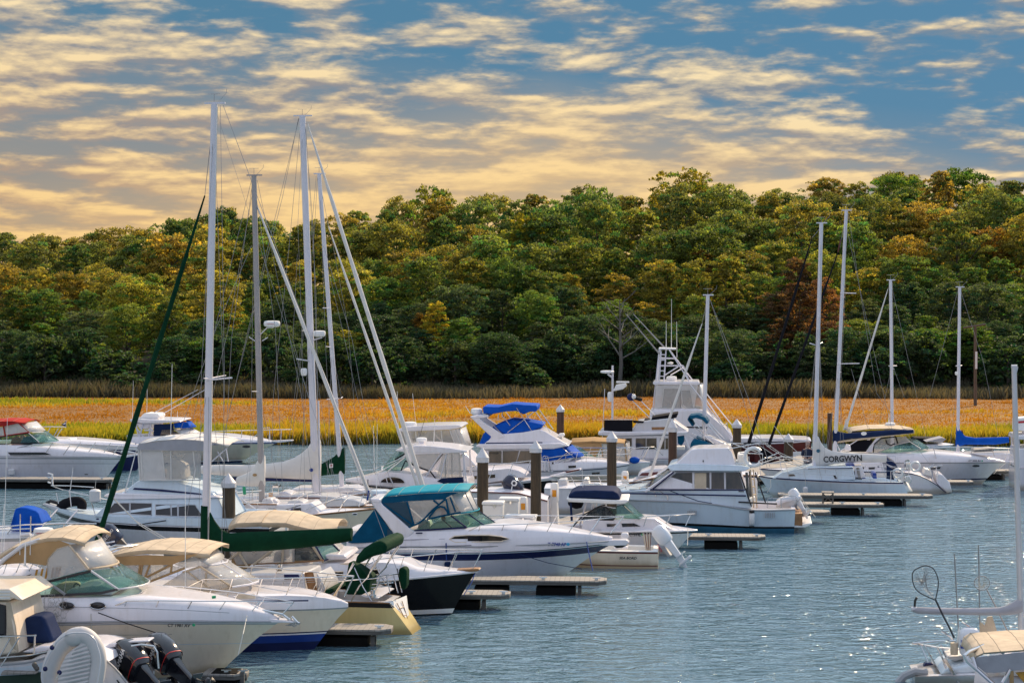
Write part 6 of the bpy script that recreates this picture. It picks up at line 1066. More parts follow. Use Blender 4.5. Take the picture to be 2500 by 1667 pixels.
b.tubes('boom', [(772, 1172), (560, 1168)], .075, 'paint_navy', n=8); b.tubes('second_pole', [(777, 978, -.3), (782, 1240, -.4)], .045, 'mast_white', par=b.M)
b.lines('backstay', [[(730, 290), (655, 600), (600, 830), (520, 1180)], [(735, 290), (706, 600, .5), (668, 960, .9), (660, 1200, 1.2)], [(729, 288), (690, 480), (560, 1000)]], .008); b.lines('halyard', [[(745, 290), (771, 700), (776, 980)], [(744, 292), (765, 560, -.6), (780, 1200, -1.2)]], .007); b.lines('inner_stay', [[(726, 620), (715, 830), (810, 1180)], [(790, 600), (860, 830), (890, 1000), (960, 1190)]], .007)
# ================= sailboat with small green sail cover
b = Boat('sailing_yacht', 'sailboat with slim white mast and short green sail cover bearing a small square patch', 'sailboat', 850, 82.0, -6, F0)
b.hull([(640, 1215), (720, 1212), (800, 1210), (900, 1206), (980, 1200)], (950, 1225), 1.15, [(.06, 'paint_navy'), (1.5, 'gelcoat')], tf=.65, pw=2, deck='gelcoat', rub='teak'); b.slab('cabin', [(700, 1208), (715, 1192), (860, 1190), (900, 1203)], .75, 'gelcoat', bevel=.05)
b.mast((836, 1205), (779, 426), .10, .085); b.furled((802, 553), (1024, 1200), .060, 'canvas_white'); b.spreaders([.46], .8); b.tubes('spreader', [[(788, 752, -.5), (806, 752, -.1)], [(798, 975, -.6), (828, 973, -.1)], [(832, 972, .1), (836, 969, .6)]], .02, 'mast_white', par=b.M); b.shrouds([.46], .8, 1.05, 1.2)
b.cover('sail_cover', [(842, 1092, 1156, .1), (838, 1092, 1157, .14), (832, 1098, 1157, .15), (826, 1106, 1157, .15), (812, 1117, 1158, .14), (786, 1131, 1161, .12), (760, 1140, 1163, .11)], 'canvas_green'); b.panel('patch', [(804, 1132), (813, 1131), (813, 1141), (804, 1142)], 'plastic_white', lat=-.16, th=.01, proud=.012); b.panel('patch_mark', [(808, 1133), (811, 1133), (811, 1138), (806, 1138)], 'paint_red', lat=-.16, th=.01, proud=.018)
b.lines('backstay', [[(775, 430), (768, 560), (700, 1200)], [(772, 430), (740, 800), (690, 1200)]], .007); b.lines('halyard', [[(788, 600), (835, 800), (870, 960), (930, 1190)], [(806, 560), (850, 800), (880, 1180)]], .006)
# ================= far left: red topped cruiser
b = Boat('motor_yacht', 'white cruiser with a red canvas top cut off by the left edge', 'motor boat', 250, 95.0, -5, C1)
b.hull([(-700, 690), (0, 688), (600, 690), (1000, 694), (1260, 698)], (1060, 950), 1.55, [(.04, 'gelcoat'), (.09, 'plastic_grey'), (.25, 'gelcoat'), (.27, 'plastic_grey'), (1.5, 'gelcoat')], deck=None)
b.loft('foredeck', b.rows([-700, 0, 330, 600, 800, 1000, 1150, 1250], (1.0, [688, 685, 686, 688, 690, 692, 695, 697]), (.98, [640, 632, 636, 645, 655, 665, 678, 690]), (.9, [575, 570, 588, 612, 632, 650, 668, 685]), (.6, [568, 562, 566, 590, 612, 635, 658, 680]), (0, [560, 556, 552, 578, 602, 628, 654, 678])), 'gelcoat')
b.panel('side_window', [(80, 645), (460, 645), (530, 672), (110, 674)], 'dark_glass', lat=-1.53, th=.03, proud=.04)
b.panel('side_window', [(-400, 560), (-200, 500), (0, 490), (290, 452), (400, 545), (0, 562)], 'windshield', lat=-1.12, th=.012, frame='letter_black', fr=.02); b.span('windshield', [(402, 548, 1.1), (292, 450, 1.0)], 'windshield', bulge=.55, th=.012); b.tubes('mullion', [(398, 546, -1.1), (290, 450, -1.0)], .04, 'gelcoat')
b.panel('clear_panel', [(58, 470), (42, 380), (190, 348), (300, 440), (290, 450)], 'milky_vinyl', lat=-1.06, th=.01); b.panel('clear_panel', [(-300, 500), (-280, 400), (30, 385), (45, 475)], 'milky_vinyl', lat=-1.08, th=.01); b.tubes('canvas_strap', [[(36, 380), (55, 480)], [(0, 488), (300, 440), (190, 345)]], .035, 'canvas_red', lat=-1.1); b.span('front_panel', [(300, 440, 1.0), (200, 346, 1.05)], 'milky_vinyl', bulge=.4, th=.01)
b.span('canvas_top', [(-500, 370, 1.1), (-200, 345, 1.15), (0, 332, 1.18), (130, 330, 1.15), (260, 348, 1.05)], 'canvas_red', crown=.08, drop=.05); b.panel('canvas_side', [(-500, 375), (0, 338), (130, 335), (255, 348), (190, 348), (45, 380), (-500, 410)], 'canvas_red', lat=-1.18, th=.02); b.slab('helm_seat', [(100, 560), (120, 500), (190, 480), (230, 560)], .5, 'orange_plastic', bevel=.06); b.slab('dashboard', [(200, 560), (240, 490), (330, 490), (380, 555)], .9, 'antifoul_teal', bevel=.06)
b.tubes('bow_rail', [[(80, 670, -1.45), (180, 600, -1.4), (340, 565, -1.35), (700, 570, -1.2), (1240, 640, -.2)]] + [[(x, y, -1.3), (x - 70, y + 100, -1.4)] for x, y in ((335, 568), (545, 545), (720, 572), (830, 540), (980, 542), (1135, 548), (1225, 575))], .018, 'stainless'); b.slab('bow_pulpit', [(1200, 680), (1420, 662), (1425, 675), (1260, 705)], .25, 'gelcoat', bevel=.02); b.slab('bow_anchor', [(1230, 650), (1240, 628), (1300, 630), (1400, 655), (1260, 660)], .1, 'stainless', bevel=.02)
b.panel('exhaust', b.ellipse(885, 872, 20, 5, 10), 'letter_black', lat=-1.35, th=.02); b.fender(118, 815, 880, -1.62, r=.16)
b.antenna([(75, 800, -1.7), (76, 640, -1.7)], .02)
# flag rail of a boat behind
b = Boat('cruiser', 'low white cruiser with navy hull band and a long bow rail carrying small dark pennant', 'motor boat', 220, 101.0, -5, C1)
b.hull([(-200, 560), (400, 545), (900, 560), (1200, 575), (1500, 590)], (1450, 720), 1.4, [(.16, 'gelcoat'), (1.0, 'paint_navy'), (1.5, 'paint_navy')], deck='gelcoat', rub='gelcoat')
b.loft('foredeck', b.rows([300, 700, 1000, 1300, 1450], (1., [548, 555, 566, 578, 588]), (.9, [520, 525, 540, 560, 575]), (0, [505, 508, 525, 550, 570])), 'gelcoat'); b.tubes('bow_rail', [[(290, 390, -.8), (500, 382, -.8), (675, 385, -.3)], [(520, 385, -.7), (470, 490, -.9)], [(600, 400, -.6), (540, 500, -.9)], [(640, 400, -.4), (570, 500, -.6)], [(330, 440, -.8), (500, 435, -.8)]], .02, 'stainless'); b.tubes('flag_pole', [(677, 395), (678, 322)], .015, 'stainless'); b.panel('pennant', [(677, 325), (677, 385), (628, 365)], 'paint_navy', lat=0, th=.02); b.panel('pennant_mark', [(672, 340), (668, 358), (640, 362)], 'plastic_white', lat=0, th=.03, proud=.014)
b.slab('deck_gear', [(640, 540), (650, 512), (720, 508), (760, 545)], .5, 'plastic_white', bevel=.03)
b.slab('stern_flag', [(1365, 585), (1395, 545), (1400, 590)], .02, 'paint_navy')
# ================= express sportfisher with blue curtains
b = Boat('fishing_boat', 'white sportfishing express with blue side curtains, hardtop and slanted outriggers', 'fishing boat', 640, 105.5, -5, C1)
b.hull([(1300, 590), (1700, 570), (2100, 560), (2500, 548), (2850, 545)], (2560, 700), 1.7, [(.06, 'paint_blue'), (.86, 'gelcoat_cream'), (.93, 'plastic_white'), (1.5, 'paint_navy')], deck=None); b.loft('foredeck', b.rows([1300, 1700, 2080, 2300, 2500, 2700, 2835], (1., [588, 568, 560, 553, 548, 546, 545]), (.97, [560, 548, 540, 535, 532, 534, 540]), (.85, [490, 480, 478, 488, 502, 520, 536]), (.4, [478, 468, 462, 474, 492, 514, 534]), (0, [470, 462, 455, 470, 490, 512, 532])), 'gelcoat')
b.slab('bow_pulpit', [(2780, 530), (2990, 520), (2995, 532), (2850, 548)], .25, 'gelcoat', bevel=.02); b.panel('porthole', b.ellipse(2530, 586, 42, 14, 16), 'dark_glass', lat=-1.15, th=.03, proud=.08); b.panel('cabin_window', [(2010, 505), (2200, 518), (2290, 530), (2080, 528)], 'dark_glass', lat=-1.62, th=.03, proud=.02)
b.panel('side_curtain', [(1570, 500), (1580, 360), (1780, 350), (1780, 490)], 'canvas_navy', lat=-1.2, th=.012); b.panel('side_window', [(1640, 480), (1660, 420), (1750, 410), (1870, 465), (1840, 485)], 'dark_glass', lat=-1.24, th=.012); b.span('front_curtain', [(1850, 400, 1.1), (1790, 345, 1.15)], 'canvas_blue', bulge=.55); b.panel('canvas_side', [(1780, 350), (1880, 330), (1930, 345), (1940, 380), (1790, 400)], 'canvas_blue', lat=-1.1, th=.012); b.span('windshield', [(1880, 470, 1.2), (1760, 405, 1.1)], 'milky_vinyl', bulge=.7, th=.012)
b.slab('hardtop', [(1325, 310), (1360, 302), (1500, 310), (1830, 320), (1850, 332), (1700, 345), (1480, 352), (1340, 335)], 1.25, 'gelcoat', bevel=.04); b.slab('hardtop_box', [(1440, 300), (1450, 270), (1480, 245), (1620, 250), (1640, 275), (1620, 305)], .6, 'plastic_white', bevel=.04); b.tubes('tower_leg', [[(1390, 345), (1430, 520)], [(1470, 350), (1420, 520)], [(1550, 350), (1520, 515)], [(1480, 420), (1570, 420)], [(1640, 350), (1590, 510)], [(1400, 400), (1480, 500)]], .045, 'mast_white', lat=-1.15, both=True); b.slab('tower_arch', [(1390, 345), (1560, 350), (1520, 405), (1430, 410)], 1.1, 'gelcoat', bevel=.04); b.slab('seat', [(1540, 510), (1560, 470), (1620, 470), (1640, 515)], .5, 'canvas_blue', bevel=.06)
b.tubes('outrigger', [[(1580, 240, -.8), (2030, 5, -1.4)], [(1640, 268, .3), (2120, -5, .9)]], .022, 'mast_white', r1=.012); b.antenna([(1357, 295, -.9), (1367, -90, -.9)], .014); b.antenna([(1505, 240, -.6), (1512, -140, -.6)], .014); b.antenna([(1750, 490, -1.5), (1765, -260, -1.5)], .022); b.antenna([(1820, 310, .5), (1820, 220, .5)], .014)
b.tubes('bow_rail', [[(2050, 470, -1.5), (2200, 430, -1.4), (2640, 418, -.9), (2990, 410, -.2)]] + [[(x, 420, -.8), (x - 5, 520, -.9)] for x in (2480, 2765, 2885)] + [[(2660, 400, -.7), (2765, 392, -.5), (2770, 520, -.6)], [(2600, 490, -.9), (2650, 455, -.9)]], .02, 'stainless')
# ================= hardtop express, bow left, with navy cockpit curtain
b = Boat('fishing_boat', 'white hardtop express boat with half oval window and navy cockpit curtain, bow to the left', 'fishing boat', 1000, 84.0, -5, C5)
b.hull([(1200, 985), (900, 985), (500, 962), (200, 938), (-90, 900)], (60, 1080), 1.4, [(.04, 'gelcoat'), (.10, 'hull_black'), (1.5, 'gelcoat_cream')], tf=.9, deck=None, s_c=0)
b.loft('foredeck', b.rows([1190, 900, 700, 500, 350, 200, 100, -70], (1., [985, 983, 974, 960, 950, 936, 926, 902]), (.98, [940, 930, 915, 905, 898, 892, 890, 888]), (.88, [900, 880, 850, 815, 800, 835, 860, 880]), (.5, [880, 860, 830, 795, 785, 828, 850, 876]), (0, [870, 850, 820, 788, 780, 824, 846, 874])), 'gelcoat')
b.panel('side_window', [(290, 905)] + b.ellipse(415, 915, 125, 62, 14, 180, 360) + [(525, 922), (300, 914)], 'dark_glass', lat=-1.28, th=.04, proud=.08, frame='gelcoat_grey'); b.tubes('window_bar', [[(345, 860, -1.4), (362, 918, -1.4)], [(385, 855, -1.4), (415, 920, -1.4)]], .018, 'gelcoat')
b.panel('side_window', [(370, 790), (500, 690), (560, 640), (620, 720), (480, 800)], 'windshield', lat=-1.05, th=.012, frame='gelcoat_grey'); b.panel('side_window', [(600, 625), (910, 615), (800, 790), (790, 810), (620, 730)], 'clear_vinyl', lat=-1.08, th=.012); b.span('windshield', [(370, 790, 1.0), (520, 605, .9)], 'windshield', bulge=-.4, th=.012); b.panel('clear_panel', [(930, 620), (1100, 600), (1130, 860), (860, 870)], 'clear_vinyl', lat=-1.15, th=.01)
b.tubes('window_frame', [[(440, 680), (560, 605)], [(500, 790), (545, 690), (640, 740), (800, 800), (880, 905)]], .03, 'canvas_black', lat=-1.1); b.slab('hardtop', [(440, 580), (600, 545), (640, 535), (800, 540), (1000, 560), (1185, 592), (1170, 606), (1000, 612), (610, 608), (450, 592)], 1.25, 'gelcoat', bevel=.04)
b.tubes('hardtop_post', [[(910, 615), (740, 870)], [(965, 620), (905, 860), (945, 990)], [(1145, 610), (1145, 985)], [(1140, 620), (1175, 960)]], .03, 'mast_white', lat=-1.15, both=True); b.tubes('black_post', [[(955, 625), (955, 860)], [(1022, 620), (1022, 855)], [(1095, 615), (1105, 850)], [(930, 618), (740, 860)]], .022, 'letter_black', lat=-1.0)
b.panel('cockpit_curtain', [(870, 900), (915, 870), (1136, 855), (1142, 990), (950, 1000), (925, 920)], 'canvas_navy', lat=-1.3, th=.02); b.slab('bait_station', [(700, 830), (820, 815), (890, 850), (880, 905)], .7, 'gelcoat', bevel=.05); b.slab('lamp', [(1098, 640), (1130, 615), (1135, 660), (1108, 672)], .3, 'plastic_white', bevel=.03)
b.radar(712, 500, 110, 48); b.slab('radar_mast', [(665, 545), (690, 500), (735, 500), (720, 545)], .2, 'gelcoat', bevel=.03); b.tubes('bow_rail', [[(0, 860, -.3), (-20, 800, -.2), (200, 780, -.7), (420, 700, -1.2), (550, 640, -1.3)], [(290, 800, -1.0), (560, 640, -1.25)], [(330, 830, -1.2), (540, 655, -1.35)]], .016, 'stainless'); b.antenna([(690, 450, -.4), (760, 200, -.4)], .012, 'letter_black'); b.antenna([(835, 520, -.6), (846, 262, -.6)], .018); b.antenna([(225, 800, -.9), (218, 330, -.9)], .018); b.lines('dock_line', [[(75, 455, -1.2), (240, 830, -1.2)], [(340, 545, .5), (335, 600, .5), (400, 680, .8)]], .012)
q = MB(); q.tube([b.L(160, 1000, -1.55), b.L(160, 880, -1.55)], .02, 'rubber_black', 5); q.build('post', b.root, weld=False)
# ================= black hulled flybridge with clear enclosure
b = Boat('flybridge_boat', 'black hulled flybridge boat with white deck and clear plastic bridge enclosure, bow to the right', 'motor boat', 1360, 88.6, -6, C5)
b.hull([(-100, 965), (700, 960), (1180, 952), (1500, 925), (1830, 888), (2130, 850)], (2045, 1080), 1.6, [(.16, 'gelcoat'), (1.5, 'hull_black')], deck='gelcoat', rub='gelcoat', rubr=.03)
b.loft('foredeck', b.rows([300, 900, 1180, 1400, 1600, 1700, 1780], (.9, [930, 925, 930, 915, 885, 862, 845]), (.84, [800, 800, 805, 790, 770, 790, 830]), (.5, [760, 760, 765, 755, 750, 772, 820]), (0, [750, 750, 755, 748, 745, 768, 816])), 'gelcoat'); b.panel('cabin_window', [(1205, 846), (1280, 842), (1280, 876), (1206, 880)], 'dark_glass', lat=-1.36, th=.03, proud=.10); b.panel('cabin_window', [(1385, 832), (1468, 828), (1468, 862), (1388, 868)], 'dark_glass', lat=-1.30, th=.03, proud=.10)
b.slab('cabin', [(450, 790), (470, 560), (1090, 575), (1180, 640), (1290, 760), (1290, 800)], 1.3, 'gelcoat', bevel=.06); b.slab('flybridge', [(480, 560), (520, 535), (1060, 550), (1180, 560), (1100, 610), (480, 600)], 1.25, 'gelcoat', bevel=.05)
b.slab('hardtop', [(455, 385), (470, 368), (530, 345), (800, 330), (1090, 325), (1120, 340), (1118, 352), (1000, 372), (520, 392)], 1.2, 'gelcoat', bevel=.04); b.panel('clear_panel', [(500, 392), (1000, 375), (1060, 545), (520, 548)], 'clear_vinyl', lat=-1.18, th=.01); b.span('front_panel', [(1150, 545, 1.05), (1090, 360, 1.1)], 'milky_vinyl', bulge=.15, th=.01); b.panel('clear_panel', [(1000, 375), (1090, 360), (1160, 530), (1060, 550)], 'milky_vinyl', lat=-1.15, th=.01)
b.tubes('canvas_seam', [[(650, 390), (660, 545)], [(910, 380), (930, 548)], [(1000, 375), (1060, 548)], [(1050, 370), (1120, 545)], [(520, 548), (1160, 548)]], .022, 'canvas_white', lat=-1.2); b.tubes('hardtop_post', [[(460, 380), (520, 560)], [(500, 390), (540, 560)], [(765, 450), (860, 545)]], .03, 'mast_white', lat=-1.1, both=True); b.radar(592, 348, 140, 58)
b.slab('bow_pulpit', [(2020, 850), (2100, 830), (2335, 770), (2345, 790), (2200, 830), (2120, 862)], .3, 'gelcoat', bevel=.03); b.panel('pulpit_stripe', [(2180, 800), (2330, 775), (2330, 790), (2200, 815)], 'paint_maroon', lat=-.3, th=.02); b.tubes('bow_rail', [[(1180, 780, -1.5), (1240, 740, -1.5), (1500, 730, -1.45), (1830, 690, -1.2), (2000, 700, -.8)], [(1180, 760, -1.5), (1250, 745, -1.5)]] + [[(x, y, -1.4), (x - 60, y + 150, -1.5)] for x, y in ((1240, 740), (1460, 732), (1650, 712), (1830, 690))], .018, 'stainless'); b.tubes('chrome_fitting', [(2100, 872, -.2), (2140, 880, -.2)], .06, 'stainless'); b.antenna([(618, 0, -.5), (655, 340, -.5)], .01); b.antenna([(460, -20, -.5), (475, 340, -.5)], .01)
# ================= flybridge cruiser with bright blue canvas
b = Boat('flybridge_boat', 'white flybridge cruiser with bright blue bimini, bridge cover and windshield cover', 'motor boat', 1500, 94.6, -5, C5)
b.hull([(1280, 800), (1700, 795), (2040, 790), (2330, 778), (2600, 760), (2850, 722)], (2760, 900), 1.65, [(.05, 'gelcoat'), (.10, 'paint_navy'), (.5, 'gelcoat'), (1.5, 'gelcoat_cream')], deck=None); b.loft('foredeck', b.rows([1290, 1700, 1950, 2150, 2350, 2550, 2700, 2835], (1., [798, 793, 790, 786, 776, 762, 746, 724]), (.96, [740, 735, 720, 715, 712, 712, 715, 718]), (.8, [725, 718, 700, 690, 682, 688, 700, 714]), (0, [715, 708, 690, 672, 668, 676, 692, 712])), 'gelcoat')
b.slab('cabin', [(1340, 740), (1340, 575), (1960, 570), (2160, 560), (2280, 660), (2220, 700), (1960, 740)], 1.4, 'gelcoat', bevel=.05)
for p in ([(1400, 588), (1530, 586), (1530, 716), (1396, 712)], [(1540, 586), (1710, 584), (1680, 718), (1540, 716)], [(1722, 586), (1900, 586), (1890, 718), (1680, 718)]): b.panel('cabin_window', p, 'curtained_glass', on='cabin', frame='gelcoat_grey', fr=.016)
b.panel('windshield_cover', [(1935, 575), (2150, 556), (2200, 600), (2275, 655), (2020, 692), (1945, 690)], 'canvas_blue', on='cabin', th=.03, proud=.03); b.span('windshield_cover_front', [(2285, 660, 1.35), (2160, 552, 1.3)], 'canvas_blue', bulge=.35); b.tubes('cover_seam', [(1960, 670, -1.46), (2260, 622, -1.44)], .02, 'canvas_white')
b.slab('bridge_deck', [(1260, 540), (1300, 520), (2130, 510), (2225, 538), (2060, 572), (1350, 578)], 1.5, 'gelcoat', bevel=.05); b.slab('flybridge', [(1350, 520, 1.3), (1420, 440, 1.2), (1530, 418, 1.15), (1750, 400, 1.15), (1920, 368, 1.1), (1980, 390, 1.1), (2110, 470, 1.15), (2210, 522, 1.2)], 1.2, 'gelcoat', bevel=.06); b.lines('navy_stripe', [[(1370, 512, -1.33), (1950, 506, -1.26)]], .03, 'paint_navy')
b.slab('bridge_cover', [(1425, 352, .9), (1520, 305, .9), (1632, 268, .85), (1800, 285, .9), (1965, 318, .95), (1940, 350, 1.0), (1840, 388, 1.1), (1700, 408, 1.12), (1575, 425, 1.12), (1500, 390, 1.0)], 1.0, 'canvas_blue', bevel=.10); b.slab('aft_cover', [(1300, 522), (1340, 425), (1360, 395), (1425, 440), (1390, 518)], 1.25, 'canvas_blue', bevel=.05)
b.panel('radar_arch', [(1205, 240), (1290, 234), (1340, 290), (1570, 440), (1395, 520), (1420, 445), (1240, 272)], 'gelcoat', lat=-1.22, th=.18, both=True, bevel=.04); b.slab('arch_top', [(1205, 240), (1290, 225), (1390, 222), (1400, 245), (1240, 262)], 1.25, 'gelcoat', bevel=.03)
b.slab('bimini_roll', [(1335, 150), (1345, 135), (1500, 140), (1640, 108), (1760, 118), (1890, 125), (1898, 150), (1885, 188), (1820, 188), (1755, 216), (1680, 180), (1560, 188), (1430, 214), (1345, 205)], 1.0, 'canvas_blue', bevel=.10); b.tubes('bimini_frame', [[(1685, 150), (1830, 370), (1920, 480)], [(1880, 190), (2030, 400)], [(1840, 210), (1560, 425)], [(1450, 330), (1550, 430)], [(1500, 215), (1495, 275)], [(1530, 215), (1620, 330)]], .020, 'stainless', lat=-1.05, both=True)
b.radar(1275, 222, 120, 70); b.antenna([(1210, 205, -.5), (1160, 130, -.5)], .02); b.rail(.52, 1.0, .62, 7, .12, fwd=.1, zoff=.18, mid=True); b.slab('ladder_box', [(2110, 440), (2120, 415), (2170, 412), (2175, 440)], .25, 'plastic_white', bevel=.03); b.tubes('ladder_box_stand', [(2140, 440), (2150, 520)], .03, 'stainless'); b.tubes('boarding_ladder', [[(1945, 650, -1.7), (1975, 800, -1.7)], [(1980, 650, -1.7), (2010, 800, -1.7), (2060, 800, -1.7)], [(1955, 650, -1.7), (1970, 640, -1.7), (2005, 645, -1.7), (2035, 800, -1.7)]], .022, 'stainless')
b.panel('porthole', [(2215, 740), (2295, 736), (2295, 760), (2218, 764)], 'dark_glass', lat=-1.55, th=.03, proud=.08); b.panel('porthole', [(2048, 704), (2066, 703), (2066, 722), (2048, 723)], 'dark_glass', lat=-1.60, th=.03, proud=.05); b.z(C6).panel('porthole', [(692, 1355), (775, 1350), (775, 1370), (695, 1376)], 'dark_glass', lat=-1.35, th=.03, proud=.12)
# ================= tan canopied express behind
b = Boat('motor_yacht', 'cruiser with low tan canopy and green tinted windshield between the pilings', 'motor boat', 1450, 99.0, -5, C6)
b.hull([(400, 1290), (800, 1280), (1100, 1265), (1300, 1250)], (1240, 1380), 1.4, WHITE, deck=None); b.loft('foredeck', b.rows([400, 700, 900, 1100, 1290], (1., [1290, 1282, 1275, 1264, 1252]), (.9, [1230, 1225, 1230, 1238, 1246]), (0, [1215, 1205, 1212, 1226, 1242])), 'gelcoat')
b.span('canvas_top', [(455, 1075, 1.1), (480, 1048, 1.2), (700, 1035, 1.2), (900, 1045, 1.2), (1030, 1060, 1.1)], 'canvas_tan', crown=.08, drop=.1); b.panel('side_window', [(440, 1170), (500, 1090), (640, 1110), (790, 1150), (760, 1205), (520, 1215)], 'windshield', lat=-1.1, th=.012, frame='gelcoat_grey'); b.panel('canvas_side', [(470, 1060), (780, 1050), (790, 1090), (730, 1200), (560, 1090)], 'canvas_tan', lat=-1.16, th=.015); b.panel('clear_panel', [(780, 1060), (1030, 1060), (1050, 1240), (800, 1220)], 'clear_vinyl', lat=-1.15, th=.01); b.tubes('canvas_strap', [[(785, 1060), (810, 1220)], [(1030, 1060), (1048, 1240)]], .035, 'canvas_tan', lat=-1.18); b.span('front_panel', [(1052, 1240, 1.0), (1030, 1060, 1.05)], 'clear_vinyl', bulge=.2)
q = MB(); q.ball(b.L(1130, 1230, -.9), (.26, .22, .17), 'canvas_blue', 12, 8); q.build('blue_cover', b.root); b.tubes('bow_rail', [[(1040, 1120, -1.2), (1200, 1100, -1.0), (1330, 1095, -.6), (1420, 1180, -.3)], [(1090, 1120, -1.1), (1060, 1230, -1.1)], [(1280, 1100, -.8), (1210, 1230, -.8)], [(1240, 1100, -.9), (1180, 1230, -.9)]], .02, 'stainless')
# ================= trawler with black bridge panels
b = Boat('flybridge_boat', 'white trawler with black canvas bridge panels and a thin radar mast', 'motor boat', 1560, 103.5, -5, C6)
b.hull([(1560, 1225), (1300, 1225), (1000, 1215), (700, 1190)], (780, 1330), 1.6, [(.05, 'paint_maroon'), (1.5, 'gelcoat')], tf=.9, deck='gelcoat', rub='gelcoat'); b.slab('cabin', [(830, 1215), (880, 980), (1560, 975), (1560, 1215)], 1.35, 'gelcoat', bevel=.04)
for x0, x1 in ((950, 1020), (1028, 1104), (1142, 1245), (1252, 1356), (1392, 1440), (1446, 1478)): b.panel('cabin_window', [(x0, 1006), (x1, 1004), (x1, 1116), (x0, 1118)], 'curtained_glass', on='cabin', frame='mast_silver', fr=.016)
b.slab('bridge_deck', [(760, 975), (765, 945), (815, 930), (950, 940), (1680, 938), (1660, 965), (900, 985)], 1.5, 'gelcoat', bevel=.05); b.slab('flybridge', [(1095, 945), (1165, 838), (1500, 800), (1600, 880), (1690, 940)], 1.1, 'gelcoat_grey', bevel=.05); b.panel('wood_name_board', [(1305, 892), (1450, 890), (1448, 918), (1308, 920)], 'teak', on='flybridge'); b.panel('canvas_panel', [(818, 820), (1110, 820), (1110, 930), (1090, 945), (816, 950)], 'canvas_black', lat=-1.2, th=.03); b.panel('canvas_panel', [(1110, 822), (1230, 830), (1240, 815), (1220, 850), (1120, 850)], 'canvas_black', lat=-1.18, th=.03); b.slab('bridge_cover', [(1300, 830), (1310, 792), (1580, 750), (1560, 795), (1500, 810)], .9, 'canvas_black', bevel=.03); b.slab('bridge_cover', [(1215, 850), (1235, 815), (1290, 815), (1280, 830)], .7, 'canvas_black', bevel=.03); b.tubes('bridge_rail', [[(820, 815, -1.2), (1110, 815, -1.2)], [(825, 500, -.9), (800, 1030, -1.3)]], .018, 'stainless')
b.tubes('radar_mast', [[(903, 830), (906, 262)], [(855, 345), (900, 380)], [(900, 520), (990, 480)]], .06, 'mast_white'); b.radar(850, 340, 140, 28); b.slab('open_array_radar', [(942, 440), (942, 422), (1075, 425), (1075, 440)], .1, 'plastic_white', bevel=.02); b.slab('radar_pedestal', [(910, 525), (940, 460), (1040, 445), (1050, 475), (1010, 505), (960, 515)], .25, 'plastic_white', bevel=.04); b.radar(878, 632, 50, 100, name='radar_reflector'); b.slab('deck_box', [(1535, 1125), (1538, 1095), (1645, 1092), (1648, 1125)], .5, 'plastic_white', bevel=.03); b.slab('bow_roller', [(755, 970), (760, 938), (810, 932), (812, 970)], .3, 'plastic_white', bevel=.05)
b.tubes('outrigger', [[(1290, 800, -1.0), (1090, 600, -1.2)], [(1350, 780, .6), (1190, 615, .8)]], .022, 'stainless'); q = MB(); q.ball(b.L(1095, 585, -1.2), (.22, .14, .20), 'paint_navy', 10, 7); q.ball(b.L(1122, 580, -1.30), (.12, .09, .13), 'plastic_white', 8, 6); q.tube([b.L(1130, 590, -1.2), b.L(1195, 610, -.6)], .10, 'canvas_black', 7); q.build('furled_flag', b.root, weld=False)
b.panel('teal_panel', [(1570, 985), (1640, 975), (1640, 1040), (1610, 1085), (1575, 1060)], 'canvas_teal', lat=-1.2, th=.02); b.tubes('aft_post', [[(1640, 990), (1690, 1110)]], .08, 'gelcoat', lat=-1.1)
# ================= sportfisher with tower
b = Boat('sportfishing_boat', 'tall white sportfishing boat with tuna tower and clear curtained bridge', 'fishing boat', 1700, 108.5, -5, C6)
b.hull([(1100, 1090), (1500, 1085), (1900, 1070), (2150, 1050), (2400, 1030)], (2300, 1130), 1.9, WHITE, deck='gelcoat'); b.slab('cabin', [(1250, 1085), (1290, 730), (1780, 712), (1850, 720), (2130, 960), (2135, 1060)], 1.6, 'gelcoat', bevel=.06); b.panel('windshield_mask', [(1660, 885), (1880, 890), (1870, 905), (1660, 900)], 'canvas_black', on='cabin'); b.slab('flybridge', [(1300, 790), (1330, 705), (1760, 700), (1830, 715), (1960, 810), (1900, 860)], 1.45, 'gelcoat', bevel=.06)
b.slab('hardtop', [(1315, 440), (1340, 428), (1790, 426), (1805, 450), (1780, 462), (1330, 460)], 1.4, 'gelcoat', bevel=.04); b.panel('clear_panel', [(1350, 465), (1780, 462), (1745, 700), (1330, 700)], 'milky_vinyl', lat=-1.38, th=.012); b.span('front_panel', [(1825, 700, 1.2), (1790, 460, 1.3)], 'milky_vinyl', bulge=.3, th=.012); b.panel('clear_panel', [(1780, 462), (1795, 460), (1825, 690), (1740, 705)], 'clear_vinyl', lat=-1.3, th=.012); b.panel('zip_window', [(1612, 515), (1700, 510), (1735, 690), (1660, 690), (1620, 660)], 'clear_vinyl', lat=-1.42, th=.012, frame='canvas_white'); b.panel('zip_window', [(1430, 495), (1600, 495), (1600, 695), (1410, 695)], 'clear_vinyl', lat=-1.42, th=.012, frame='canvas_white')
T_ = [[(1385, 90, -.6), (1310, 790, -1.4)], [(1385, 90, .6), (1345, 700, 1.3)], [(1480, 90, -.6), (1690, 420, -1.2), (2050, 960, -1.5)], [(1480, 90, .6), (1740, 430, 1.2), (2120, 980, 1.5)], [(1400, 190, -.7), (1540, 188, -.7)], [(1385, 265, -.8), (1630, 262, -.9)], [(1370, 180, .7), (1560, 190, .7)], [(1630, 265, -.9), (1690, 420, -1.2)], [(1440, 360, -1.0), (1580, 270, -.9)], [(1500, 360, -1.0), (1620, 290, 0)], [(1455, 80, -.4), (1435, 425, -1.0)], [(1400, 90, -.5), (1370, 425, -1.0)]]
